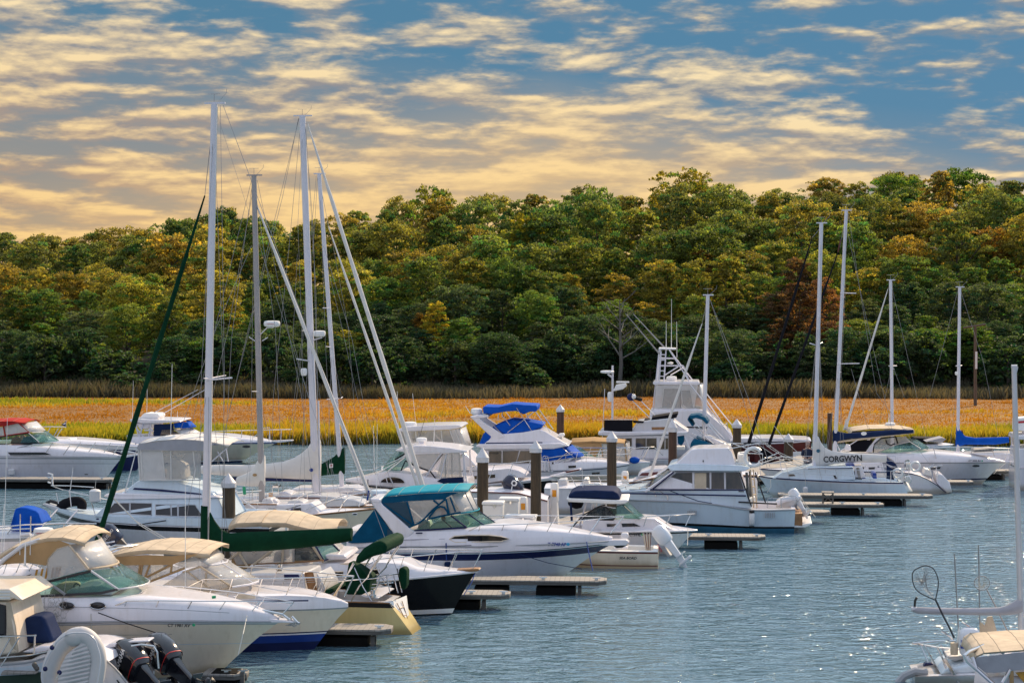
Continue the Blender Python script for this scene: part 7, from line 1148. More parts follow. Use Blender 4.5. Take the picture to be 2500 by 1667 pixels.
b.tubes('tower_leg', T_, .034, 'mast_white'); b.tubes('tower_ladder', [[(1405, 120, -.9), (1385, 420, -1.2)], [(1450, 120, -.9), (1430, 420, -1.2)]] + [[(1403 - i * 4, 150 + i * 55, -1.0), (1448 - i * 4, 150 + i * 55, -1.0)] for i in range(5)], .026, 'mast_white'); b.slab('tower_platform', [(1375, 98), (1380, 80), (1555, 85), (1555, 100)], .6, 'plastic_white', bevel=.03); b.slab('tower_top_rail', [(1460, 240), (1500, 225), (1530, 235), (1515, 250)], .3, 'plastic_white', bevel=.03); b.radar(1510, 420, 108, 50); b.slab('radar_base', [(1480, 430), (1490, 412), (1540, 412), (1545, 430)], .2, 'paint_navy', bevel=.02)
b.tubes('outrigger', [[(1385, 140, -1.0), (1040, -270, -2.6)], [(1440, 80, .9), (1120, -265, 2.4)]], .05, 'mast_tan', r1=.02); b.tubes('outrigger', [[(1690, 440, -1.6), (2130, 1000, -1.9)], [(1860, 540, 1.6), (2130, 870, 1.8)]], .030, 'mast_white'); b.antenna([(1455, 80, -.3), (1455, -200, -.3)], .02); b.antenna([(1508, 80, 0), (1510, -420, 0)], .02); b.antenna([(1565, 180, .3), (1562, -190, .3)], .02); b.tubes('bow_rail', [[(1860, 980, -1.6), (2080, 850, -1.5)], [(2080, 850, -1.5), (2090, 960, -1.5)]], .02, 'stainless')
# ================= dark red boat beyond
b = Boat('cruiser', 'dark red hulled boat with white awning roof behind the standing man', 'motor boat', 1930, 106.5, -5, C13)
b.hull([(1500, 350), (1200, 375), (900, 385), (600, 400), (400, 410)], (480, 540), 1.5, [(.04, 'gelcoat'), (1.5, 'paint_maroon')], tf=.9, deck='gelcoat', rub='gelcoat'); b.slab('awning_roof', [(440, 360), (500, 320), (1000, 318), (1480, 340), (1490, 352), (1000, 362), (560, 378)], 1.4, 'gelcoat', bevel=.05); b.slab('cabin', [(760, 640), (770, 400), (1480, 370), (1500, 640)], 1.2, 'paint_maroon', bevel=.05); b.panel('cabin_panel', [(1140, 640), (1150, 390), (1300, 380), (1290, 640)], 'teak', on='cabin', th=.03, proud=.02); b.tubes('roof_rail', [(1020, 340, -1.0), (1060, 315, -1.0), (1140, 320, -1.0)], .02, 'stainless')
b.slab('dark_cover', [(780, 470), (850, 435), (920, 440), (1010, 540), (1000, 620), (850, 600)], 1.35, 'canvas_black', bevel=.05); b.slab('folded_sail', [(950, 430), (1000, 405), (1120, 420), (1145, 450), (1000, 450)], 1.3, 'canvas_grey', bevel=.05); b.slab('white_locker', [(1250, 640), (1255, 495), (1370, 490), (1375, 640)], 1.4, 'plastic_white', bevel=.03); b.slab('teal_cover', [(1020, 560), (1060, 530), (1090, 560), (1080, 600), (1030, 600)], 1.3, 'gelcoat_pale_blue', bevel=.03)
# ================= lettered sail cover sailboat
b = Boat('sailing_yacht', 'pale blue white sailboat with CORGWYN lettered on its white sail cover', 'sailboat', 2150, 87.2, -7, C8)
b.hull([(1388, 712), (1150, 708), (900, 702), (700, 692), (500, 682), (345, 672), (228, 655)], (330, 800), 1.3, [(.06, 'paint_navy'), (.10, 'gelcoat'), (1.5, 'gelcoat_pale_blue')], tf=.62, pw=2.0, deck='gelcoat_pale_blue', rub='paint_navy', rubr=.018, s_c=.28, cock=.4, rake=.35)
b.slab('cabin', [(340, 680, .5), (420, 628, .45), (520, 610, .7), (640, 590, .85), (860, 588, .9), (985, 582, .9), (1010, 690, .98), (640, 690, .95)], .9, 'gelcoat_pale_blue', bevel=.05); b.panel('cabin_window', [(620, 668), (660, 642), (850, 652), (862, 682), (640, 672)], 'dark_glass', on='cabin', proud=.02, frame='gelcoat', fr=.01); b.panel('cabin_window', [(478, 644), (528, 643), (528, 658), (478, 660)], 'dark_glass', on='cabin', proud=.02); b.lines('navy_line', [[(630, 600, -.92), (990, 596, -.95)]], .02, 'paint_navy')
tp = [b.L(1368, 716, -.72), b.L(1420, 785, -.45), b.L(1412, 690, .72), b.L(1462, 780, .45)]; q = MB(); q.add([tp[0], tp[1], tp[3], tp[2]], [[0, 1, 2, 3]], 'plastic_white'); q.build('transom', b.root, thick=.03)
b.slab('companionway', [(1000, 670), (1008, 585), (1060, 582), (1090, 672)], .7, 'gelcoat', bevel=.03); b.panel('companionway_door', [(1012, 590), (1036, 590), (1050, 670), (1030, 672)], 'dock_planks', lat=-.72, th=.02, proud=.03); b.slab('seat', [(1060, 680), (1062, 645), (1085, 645), (1090, 680)], .6, 'paint_blue', bevel=.03); b.slab('seat', [(1140, 665), (1145, 635), (1175, 635), (1180, 680), (1150, 680)], .6, 'paint_blue', bevel=.03); b.slab('hatch_gear', [(930, 605), (935, 572), (1000, 568), (1002, 580), (955, 585)], .5, 'paint_blue', bevel=.02); b.panel('dodger_curtain', [(1255, 570), (1310, 605), (1300, 640), (1320, 690), (1255, 680)], 'canvas_navy', lat=-.8, th=.02)
for cx, cy, lat, lb in ((1345, 640, -.75, 0), (1485, 583, .9, 0)):
    q = MB(); pa = b.L(cx, cy, lat); r_ = 36 * b.mpp(); q.tube([pa + Vector((r_ * math.cos(a), 0, r_ * math.sin(a))) for a in [2 * math.pi * i / 18 for i in range(19)]], r_ * .26, 'plastic_white', 8); q.build('life_ring', b.root)
b.tubes('stern_rail', [[(1290, 620, -.9), (1400, 600, -.75), (1440, 600, 0), (1430, 590, .7)], [(1400, 600, -.75), (1385, 712, -.75)], [(1440, 600, 0), (1420, 700, 0)], [(1290, 620, -.9), (1290, 710, -.95)], [(1400, 560, .3), (1420, 540, .3), (1440, 600, .4)]], .018, 'stainless'); b.slab('stern_gear', [(1395, 700), (1400, 660), (1440, 655), (1460, 690), (1450, 720)], .3, 'stainless', bevel=.04)
b.tubes('bow_rail', [[(250, 560, -.15), (420, 500, -.6), (640, 540, -1.0)], [(230, 600, 0), (235, 540, 0), (400, 470, .6)], [(400, 505, -.5), (420, 630, -.6)], [(245, 560, -.15), (250, 650, -.2)]], .018, 'stainless'); b.lines('jib_sheet', [[(200, 330, 0), (330, 440, -.3), (560, 580, -.8)], [(205, 335, 0), (400, 470, 0), (640, 580, 0)], [(220, 400, 0), (430, 540, -.6), (620, 600, -.9)], [(360, 260, .2), (470, 400, .2), (580, 500, .2)]], .013, 'rope_white')
b.rail(.02, .8, .5, 7, .05, mid=True, name='lifelines', r=.008, slope=False); b.fender(608, 745, 795, -1.38); b.lines('dock_line', [[(330, 690, -1.0), (335, 740, -1.2), (305, 790, -1.3)]], .012, 'rope_white')
b.z(F0); b.mast((1988, 1150), (2005, 546), .095, .085); b.spreaders([.62], .5); b.tubes('spreader', [[(1977, 838, -.5), (1990, 842, -.1)], [(1996, 842, .1), (2008, 836, .6)]], .025, 'mast_white', par=b.M); b.furled((1983, 580), (1828, 1082), .065, 'canvas_black'); b.tubes('forestay_foot', [(1828, 1082), (1822, 1110)], .02, 'stainless'); b.shrouds([.62], .5, 1.1, 1.2)
b.cover('sail_cover', [(1984, 1060, 1140, .08), (1990, 1060, 1139, .13), (1998, 1066, 1138, .15), (2005, 1080, 1138, .16), (2014, 1092, 1137, .16), (2030, 1100, 1134, .16), (2060, 1104, 1130, .15), (2110, 1107, 1129, .14), (2164, 1110, 1128, .12)], 'canvas_white'); b.z(C8); b.text('CORGWYN', 752, 548, 46, 'letter_black', lat=-.22, width=304, rot=3); b.panel('emblem', b.ellipse(712, 458, 16, 14, 14), 'antifoul_teal', lat=-.17, th=.01)
# ================= sugar scoop sailboat with navy cover
b = Boat('sailing_yacht', 'white sugar scoop sailboat with navy sail cover and the tallest mast on the right', 'sailboat', 2300, 90.2, -7, C8)
b.hull([(1730, 790), (1690, 750), (1600, 690), (1500, 640), (1300, 625), (1000, 622), (700, 618), (400, 610), (240, 600)], (380, 760), 1.4, [(.05, 'paint_navy'), (.10, 'gelcoat'), (1.5, 'gelcoat')], tf=.66, pw=2.0, deck='gelcoat', rake=.1, rub='paint_navy', rubr=.016)
b.slab('cabin', [(560, 620, .7), (700, 560, .8), (1220, 545, .9), (1240, 620, 1.0)], .9, 'gelcoat', bevel=.05); 
for p in ([(1040, 588), (1078, 587), (1075, 602), (1042, 604)], [(1112, 590), (1165, 588), (1160, 604), (1115, 606)]): b.panel('cabin_window', p, 'dark_glass', on='cabin', proud=.02)
b.rail(.25, .97, .5, 7, .05, mid=True, name='lifelines', r=.008, slope=False); b.panel('porthole', b.ellipse(1190, 583, 8, 8, 10), 'paint_navy', lat=-1.0, th=.02); b.slab('scoop', [(1660, 720), (1650, 640), (1700, 645), (1760, 710), (1780, 790), (1740, 800)], .8, 'gelcoat', bevel=.05); b.slab('dodger', [(1255, 560), (1270, 520), (1330, 560), (1350, 600)], .9, 'canvas_navy', bevel=.05); b.slab('helm_seat', [(1550, 650), (1560, 600), (1600, 610), (1620, 660)], .5, 'vinyl_seat', bevel=.04); b.tubes('stern_rail', [[(1560, 590, -.9), (1700, 575, -.7), (1690, 570, .6)], [(1600, 590, -.85), (1630, 700, -.9)], [(1650, 580, -.75), (1665, 660, -.8)], [(1580, 600, .5), (1640, 560, .5), (1660, 640, .5)]], .02, 'stainless'); b.panel('nav_table', [(1600, 595), (1680, 590), (1680, 602), (1610, 606)], 'letter_black', lat=-.6, th=.02); b.slab('gear_pile', [(1400, 600), (1410, 545), (1450, 540), (1460, 600)], .4, 'stainless', bevel=.04)
b.z(F0); b.mast((2037, 1120), (2066, 515), .092, .075); b.spreaders([.35, .65], .8); b.tubes('spreader', [(2052, 715, -.1), (2090, 716, -.9)], .022, 'mast_white', par=b.M); b.tubes('spreader', [(2045, 888, -.1), (2098, 887, -1.0)], .022, 'mast_white', par=b.M); b.furled((2050, 605), (1877, 1086), .06, 'canvas_black'); b.shrouds([.35, .65], .8, 1.15, 1.2); b.tubes('forestay_wire', [(2052, 585), (2046, 615)], .03, 'paint_maroon', par=b.M)
b.cover('sail_cover', [(2033, 1049, 1082, .1), (2040, 1050, 1081, .13), (2050, 1054, 1076, .13), (2070, 1057, 1071, .13), (2110, 1054, 1069, .13), (2160, 1050, 1064, .12), (2230, 1048, 1057, .10)], 'canvas_navy'); b.tubes('boom', [(2045, 1078), (2232, 1055)], .05, 'canvas_sand', n=8); b.panel('emblem', b.ellipse(2109, 1058, 7, 4.5, 14), 'plastic_white', lat=-.15, th=.01); b.slab('vent', [(2060, 1098), (2066, 1084), (2076, 1086), (2078, 1100)], .15, 'gelcoat', bevel=.03); b.lines('backstay', [[(2071, 520), (2098, 700), (2140, 960), (2290, 1160)], [(2068, 560), (2120, 800), (2180, 1060)], [(2078, 900), (2120, 1050)]], .007); b.tubes('vang', [[(2052, 1100), (2100, 1070)], [(2040, 1078), (2056, 1110)]], .02, 'mast_white')
# ================= white express cruiser, far right
b = Boat('motor_yacht', 'white express cruiser with black canvas top, sunlit foredeck and round radar on the arch', 'motor boat', 2380, 94.0, -5, C8)
b.hull([(900, 560), (1400, 552), (1800, 550), (2050, 550), (2210, 548)], (2000, 735), 1.55, [(.04, 'plastic_grey'), (.74, 'gelcoat'), (.80, 'paint_navy'), (1.5, 'gelcoat')], deck=None, flare=1.15); b.loft('foredeck', b.rows([900, 1200, 1500, 1650, 1800, 2000, 2120, 2200], (1., [558, 553, 551, 550, 550, 549, 548, 548]), (.97, [520, 515, 516, 518, 522, 530, 538, 545]), (.86, [485, 480, 480, 482, 490, 508, 524, 542]), (.5, [478, 472, 468, 462, 474, 498, 518, 540]), (0, [472, 468, 462, 452, 466, 494, 516, 538])), 'gelcoat')
b.reg('CT 5055 BA', 1908, 542, 13, 'letter_black', -1.18, 95, sticker=(2017, 537, 'green_plastic')); b.panel('porthole', b.ellipse(1968, 577, 30, 10, 14), 'dark_glass', lat=-1.12, th=.03, proud=.06); b.panel('porthole', [(1640, 590), (1690, 585), (1680, 600), (1645, 602)], 'dark_glass', lat=-1.52, th=.03, proud=.03)
b.panel('side_window', [(1190, 470), (1330, 410), (1440, 385), (1530, 440), (1470, 462), (1280, 485)], 'windshield', lat=-1.15, th=.012, frame='mast_silver', fr=.02); b.span('windshield', [(1535, 445, 1.15), (1440, 385, 1.05)], 'windshield', bulge=.5, th=.012); b.panel('clear_panel', [(1150, 465), (1160, 400), (1210, 360), (1330, 345), (1350, 400), (1190, 470)], 'clear_vinyl', lat=-1.2, th=.01); b.panel('clear_panel', [(1330, 345), (1410, 340), (1445, 385), (1350, 405)], 'clear_vinyl', lat=-1.12, th=.01); b.panel('aft_curtain', [(960, 465), (970, 400), (1000, 380), (1150, 370), (1090, 465)], 'canvas_black', lat=-1.22, th=.01); b.panel('radar_arch', [(1090, 468), (1175, 352), (1215, 350), (1160, 400), (1140, 470)], 'gelcoat', lat=-1.25, th=.12, both=True, bevel=.03)
b.tubes('canvas_seam', [[(1150, 470), (1155, 405), (1210, 358), (1330, 345)], [(1330, 345), (1345, 400)], [(1250, 370), (1260, 400), (1290, 415), (1320, 400)]], .03, 'canvas_black', lat=-1.23); b.span('canvas_top', [(960, 330, 1.15), (985, 300, 1.25), (1120, 282, 1.3), (1280, 280, 1.3), (1400, 288, 1.28), (1478, 300, 1.15)], 'canvas_sand', crown=.06, drop=.03); b.panel('canvas_side', [(900, 375), (960, 330), (985, 305), (1130, 295), (1300, 288), (1475, 300), (1470, 318), (1200, 345), (980, 372)], 'canvas_black', lat=-1.31, th=.02); b.tubes('top_rail', [(970, 365), (1200, 338), (1470, 315)], .035, 'canvas_sand', lat=-1.34)
b.radar(1285, 268, 80, 36); b.slab('radar_mount', [(1240, 290), (1262, 262), (1310, 262), (1325, 285)], .4, 'plastic_grey', bevel=.03); b.antenna([(1275, 240, 0), (1276, 165, 0)], .03); b.tubes('bow_rail', [[(1620, 430, -1.4), (1900, 425, -1.2), (2100, 435, -.8), (2240, 440, -.1), (2100, 430, .8), (1700, 425, 1.4)], [(1630, 430, -1.4), (1650, 520, -1.45)], [(2100, 450, -.8), (2115, 500, -.8)], [(1950, 425, -1.1), (1930, 480, -1.1)], [(2230, 440, -.1), (2200, 530, -.1)]], .018, 'stainless'); b.slab('sun_pad', [(1950, 470), (1960, 450), (2100, 438), (2115, 445), (2110, 462)], .6, 'dock_planks', bevel=.03); b.lines('dock_line', [[(2208, 552, 0), (2110, 640, -1.0)], [(1750, 680, -1.5), (1870, 725, -1.8)]], .016, 'rope_white'); b.tubes('spotlight', [(1570, 425, 0), (1590, 440, 0)], .09, 'stainless', n=10)
# mast with a pale furled jib behind it
b = Boat('sailing_yacht', 'sailboat behind the white express cruiser showing only its mast and white furled jib', 'sailboat', 2180, 99.0, -5, F0)
b.hull([(2330, 1125), (2250, 1125), (2150, 1122), (2060, 1118)], (2090, 1160), 1.2, WHITE, tf=.7, pw=2, deck='gelcoat'); b.slab('cabin', [(2120, 1122), (2140, 1108), (2260, 1108), (2270, 1124)], .8, 'gelcoat', bevel=.05); b.mast((2179, 1118), (2174, 685), .085, .075); b.furled((2168, 705), (2065, 1044), .055, 'canvas_white'); b.slab('jib_clew', [(2058, 1050), (2066, 1020), (2072, 1048)], .03, 'canvas_white'); b.spreaders([.5], .6); b.tubes('spreader', [[(2170, 893, -.4), (2177, 893, -.1)], [(2180, 893, .1), (2189, 893, .7)]], .025, 'mast_white', par=b.M); b.lines('backstay', [[(2179, 690), (2182, 900, .6), (2208, 970, .8)], [(2175, 690), (2270, 1110)], [(2176, 900), (2130, 1110)]], .007)
# blue covered sailboat at the right
b = Boat('sailing_yacht', 'white sailboat with royal blue sail cover and slim mast near the right edge', 'sailboat', 2420, 98.6, -5, F0)
b.hull([(2290, 1128), (2400, 1128), (2520, 1126), (2620, 1120)], (2600, 1170), 1.3, WHITE, tf=.7, pw=2, deck='gelcoat'); b.slab('cabin', [(2340, 1126), (2350, 1108), (2480, 1106), (2500, 1124)], .85, 'gelcoat', bevel=.05); b.mast((2338, 1120), (2343, 702), .085, .075); b.cover('sail_cover', [(2334, 1042, 1092, .1), (2339, 1042, 1091, .14), (2346, 1052, 1088, .14), (2356, 1064, 1085, .14), (2380, 1068, 1085, .15), (2430, 1067, 1085, .14), (2463, 1066, 1080, .12)], 'canvas_blue'); b.tubes('cover_flap', [(2348, 1050), (2360, 1088)], .03, 'canvas_navy'); b.tubes('spreader', [[(2334, 893, -.5), (2341, 893, -.1)], [(2343, 893, .1), (2348, 892, .5)]], .025, 'mast_white', par=b.M); b.radar(2336, 916, 9, 9, par=b.M, name='radar_reflector'); b.lines('backstay', [[(2340, 705), (2270, 967)], [(2344, 705), (2400, 880), (2440, 1080)], [(2341, 900), (2318, 1100)]], .007); b.slab('deck_boards', [(2260, 1078), (2300, 1068), (2310, 1072), (2300, 1080)], .6, 'canvas_grey', bevel=.02)
b = Boat('cruiser', 'dark green roofed low boat lying along the marsh bank near the right edge', 'motor boat', 2270, 108.5, -5, C8)
b.hull([(1480, 420), (1640, 415), (1800, 405)], (1760, 430), .9, [(.3, 'gelcoat'), (1.5, 'antifoul_green')], deck='gelcoat'); b.slab('cover', [(1470, 395), (1480, 355), (1650, 358), (1690, 362), (1690, 382), (1560, 392)], .7, 'canvas_black', bevel=.05); b.slab('engine_box', [(1665, 378), (1668, 364), (1715, 366), (1715, 376)], .25, 'plastic_white', bevel=.03)
# boat cut by the right edge
b = Boat('motor_yacht', 'white boat end with red marked radar box cut off by the right edge', 'motor boat', 2520, 92.0, -5, C8)
b.hull([(2300, 600), (2500, 590), (2700, 580), (2900, 560)], (2850, 700), 1.4, WHITE, deck='gelcoat', tf=.9); b.slab('roof', [(2290, 370), (2300, 335), (2700, 330), (2700, 370)], 1.2, 'gelcoat', bevel=.05); b.tubes('roof_post', [[(2310, 370), (2320, 590)], [(2420, 370), (2420, 590)]], .05, 'mast_white', lat=-1.0, both=True); b.slab('cabin', [(2300, 600), (2310, 440), (2600, 430), (2700, 590)], 1.2, 'gelcoat', bevel=.05); b.slab('radar_box', [(2284, 300), (2286, 200), (2400, 190), (2400, 300)], .5, 'plastic_white', bevel=.05); b.panel('red_mark', [(2300, 222), (2400, 215), (2400, 232), (2300, 238)], 'letter_red', lat=-.5, th=.01, proud=.02); b.tubes('radar_post', [(2350, 300), (2350, 335)], .08, 'mast_white')
# ================= lower right foreground
b = Boat('sailing_yacht', 'sailboat with grey boom cover, fishing nets and blue banded outboard at the lower right', 'sailboat', 2330, 47.2, -6, C9)
b.hull([(270, 1490), (600, 1480), (1000, 1470), (1583, 1460), (2600, 1440), (3600, 1380)], (3300, 2000), 1.25, [(.06, 'gelcoat'), (1.5, 'gelcoat_pale_blue')], tf=.6, pw=2, deck='gelcoat', s_c=.3, cock=.4)
b.slab('coaming', [(560, 1470), (640, 1400), (960, 1330), (1200, 1330), (1400, 1440)], .85, 'gelcoat_pale_blue', bevel=.08); b.slab('cabin', [(1300, 1460), (1330, 1250), (2600, 1240), (2900, 1440)], .9, 'gelcoat', bevel=.06)
p_ = b.L(815, 1065, -.5); b.outboard(Vector((p_.x + .42, -.5, p_.z - .45)), 'outboard_white', 0, 1.0, -1, None); b.panel('engine_band', [(812, 1105), (985, 1103), (985, 1145), (815, 1148)], 'paint_blue', lat=-.70, th=.01, proud=.02); b.text('EVINRUDE', 815, 1068, 26, 'letter_blue', lat=-.72, width=185)
b.mast((1555, 1180), (1462, -2250), .072, .062, 'mast_silver', head=False); b.tubes('mast_head', [[(1430, -2250, 0), (1500, -2250, 0)], [(1490, -2250, 0), (1460, -2130, 0)]], .05, 'mast_silver', par=b.M)
b.cover('sail_cover', [(232, 642, 706, .05), (300, 648, 728, .09), (500, 655, 738, .11), (800, 660, 742, .12), (1100, 657, 748, .13), (1280, 650, 748, .14), (1370, 625, 745, .15), (1440, 590, 742, .15), (1510, 545, 735, .14), (1560, 520, 725, .10)], 'canvas_grey'); b.tubes('boom_end', [(222, 672), (290, 672)], .06, 'mast_silver', n=8); b.tubes('topping_strap', [(262, 640), (268, 570), (290, 530)], .03, 'rubber_black')
b.tubes('stern_rail', [[(240, 1085, -.7), (530, 1060, -.7), (760, 1055, -.8)], [(240, 1085, -.7), (560, 1140, 0), (820, 1160, .5)], [(330, 1105, -.6), (425, 1320, -.65)], [(370, 1100, -.6), (500, 1330, -.65)], [(530, 1130, -.7), (600, 1270, -.7), (660, 1440, -.75)], [(580, 1100, .2), (640, 1260, .2)], [(1060, 1050, -1.1), (2000, 1040, -1.1)], [(1070, 980, .9), (1400, 995, .9), (2000, 1010, .9)], [(585, 935, -.3), (700, 1010, -.3), (760, 1110, -.3)], [(830, 820, .3), (960, 910, .3), (1010, 980, .3)]], .022, 'stainless'); b.tubes('stern_post', [[(740, 1220, -.5), (740, 1080, -.5)]], .09, 'canvas_sand', n=10); b.slab('seat', [(650, 1270), (660, 1245), (880, 1240), (920, 1260), (760, 1300)], .4, 'hypalon_grey', bevel=.03); b.slab('instrument_pod', [(365, 1370), (395, 1320), (480, 1325), (490, 1350), (430, 1360)], .12, 'paint_navy', bevel=.03)
b.tubes('bow_roller', [(60, 1570, -.6), (140, 1480, -.6), (270, 1425, -.6), (420, 1440, -.6)], .10, 'plastic_grey', n=8); b.lines('stay', [[(742, 0, .2), (790, 880, .2), (795, 1100, .2)], [(1035, -100, .8), (1050, 860, .8)]], .016, 'wire'); b.panel('folded_cockpit_tent', [(1045, 870), (1060, 830), (1110, 870), (1140, 770), (1200, 760), (1270, 980), (1280, 1080), (1060, 1070)], 'canvas_sand', lat=.5, th=.06); b.tubes('blue_tube', [(620, 1270, -.9), (700, 1390, -.9), (800, 1568, -.9), (860, 1680, -.9)], .05, 'stainless'); b.slab('winch_cover', [(900, 940), (905, 905), (970, 915), (990, 950)], .12, 'paint_maroon', bevel=.03); b.antenna([(780, 1100, -.3), (800, 890, -.3)], .03)
rt = b.root.matrix_basis.copy()
def hand_net(label, hoop, handle, mat, meshmat=None, lat=0.0, r=.014):
    t = empty('landing_net', (0, 0, 0), 0, label, 'landing net'); t.matrix_world = rt; q = MB(); q.tube([b.L(x, y, lat) for x, y in hoop], r, mat, 6); q.build('hoop', t); q = MB(); q.tube([b.L(x, y, lat) for x, y in handle], r * 1.7, mat, 6); q.build('handle', t)
    q = MB(); c = b.L(sum(p[0] for p in hoop) / len(hoop), sum(p[1] for p in hoop) / len(hoop), lat); k = len(hoop); g = random.Random(4)
    for i in range(0, k - 1): a, e = b.L(*hoop[i], lat), b.L(*hoop[(i + k // 2) % k], lat); q.tube([a, (a + e) / 2 + Vector((g.uniform(-.05, .05), .15, -.12)), e], .0028, meshmat or 'wire', 3)
    q.build('net', t, weld=False); return t
hp = [tuple(p) for p in smooth_path([(515, 560), (550, 350), (500, 200), (430, 155), (360, 155), (250, 215), (235, 310), (270, 420), (350, 490), (515, 565)], 4)]
hand_net('large dark hoop landing net leaning up from the stern of the lower right sailboat', hp, [(515, 560), (600, 740), (680, 890), (740, 1020)], 'letter_black', 'wire', -.6)
hand_net('small pale landing net standing behind the grey boom cover at lower right', [tuple(p) for p in b.ellipse(1075, 360, 95, 85, 20)] + [(1170, 360)], [(1135, 440), (1240, 640), (1395, 960), (1420, 1180)], 'mast_tan', 'rope_white', .6, .010)
b = Boat('cruiser', 'cruiser with tan bimini and polished stainless arch in the lower right corner', 'motor boat', 2450, 43.4, -6, C9)
b.hull([(700, 1900), (1200, 1880), (2000, 1860), (3000, 1840), (3600, 1800)], (3400, 2300), 1.3, WHITE, deck='gelcoat', tf=.9); b.span('canvas_top', [(960, 1310, 1.0), (1010, 1240, 1.15), (1100, 1200, 1.2), (1300, 1185, 1.2), (1583, 1165, 1.2), (2200, 1150, 1.2), (2600, 1180, 1.1)], 'canvas_sand', crown=.03, drop=.03); b.panel('canvas_side', [(975, 1310), (1010, 1255), (1583, 1190), (2600, 1190), (2600, 1400), (1583, 1400), (1260, 1440), (1120, 1440), (1030, 1370)], 'canvas_grey', lat=-1.2, th=.02)
b.tubes('arch_frame', [[(1280, 1640, -1.25), (1100, 1480, -1.25), (900, 1300, -1.25), (865, 1240, -1.25), (920, 1190, -1.0), (1080, 1120, -.5), (1160, 1095, 0), (1220, 1120, .6), (1330, 1195, 1.1)], [(1000, 1380, -1.25), (960, 1250, -1.2)], [(1330, 1560, -1.2), (1420, 1400, -1.2)]], .045, 'stainless', n=8); b.panel('side_panel', [(1480, 1440), (1583, 1430), (2400, 1420), (2400, 1700), (1583, 1560)], 'wood_yellow', lat=-1.1, th=.03); b.tubes('canvas_strap', [(1430, 1420, -1.2), (1440, 1700, -1.2)], .05, 'canvas_tan'); b.slab('console', [(1100, 1900), (1150, 1500), (1300, 1480), (2400, 1500), (2500, 1880)], 1.0, 'gelcoat', bevel=.06)
# ================= small boats around the walkway between the pilings
b = Boat('skiff', 'small white boat with a navy outboard moored between the two thick pilings', 'motor boat', 1260, 73.0, -5, C5)
b.hull([(2000, 1100), (1700, 1020), (1400, 1010), (1100, 1000)], (1200, 1130), .95, WHITE, tf=.9, deck='gelcoat', rub='paint_maroon'); b.slab('console', [(1350, 1010), (1380, 985), (1560, 985), (1600, 1015)], .6, 'gelcoat', bevel=.05); p_ = b.L(1760, 1060, -.2); b.outboard(Vector((p_.x - .2, -.2, p_.z - .1)), 'outboard_navy', 48, 1.15, 1, None, yawl=-15); q = MB(); q.tube([b.L(1660, 920, -.5) + Vector((.09 * math.cos(a), 0, .09 * math.sin(a))) for a in [R(60 * i) for i in range(7)]], .03, 'plastic_white', 5); q.tube([b.L(1640, 950, -.5), b.L(1630, 1000, -.5)], .02, 'plastic_white', 5); q.build('net_hoop', b.root)
b = Boat('cruiser', 'low grey white cruiser with bow rail behind the cuddy boat and pilings', 'motor boat', 1430, 82.5, -5, C7)
b.hull([(-40, 470), (100, 470), (300, 468), (500, 460), (700, 440)], (640, 560), 1.2, WHITE, deck='gelcoat', tf=.9, rub='gelcoat'); b.slab('seat', [(70, 465), (80, 400), (150, 390), (170, 465)], .5, 'gelcoat_grey', bevel=.05); b.slab('seat', [(300, 465), (300, 390), (340, 385), (360, 465)], .5, 'vinyl_seat', bevel=.05); b.tubes('bow_rail', [[(10, 360, -.9), (300, 355, -.9), (690, 358, -.3)], [(190, 365, -.9), (240, 455, -.95)], [(430, 365, -.8), (470, 450, -.8)], [(640, 370, -.4), (740, 500, -.5)], [(20, 400, -.9), (690, 395, -.3)]], .018, 'stainless')
b = Boat('cruiser', 'white cruiser with maroon cabin glass half hidden behind the slanted white furled jib', 'motor boat', 1620, 88.0, -5, C7)
b.hull([(560, 440), (760, 420), (980, 400), (1150, 380)], (1120, 480), 1.1, WHITE, deck='gelcoat', tf=.9); b.slab('cabin', [(770, 370, .9), (800, 330, .85), (880, 300, .8), (1020, 295, .8), (1060, 345, .85), (960, 370, .9)], .9, 'gelcoat', bevel=.04); b.panel('cabin_window', [(785, 358), (810, 335), (1010, 322), (1040, 345), (900, 360)], 'paint_maroon', on='cabin', proud=.02); b.slab('hatch', [(730, 400), (760, 388), (840, 386), (850, 402)], .6, 'gelcoat', bevel=.04)
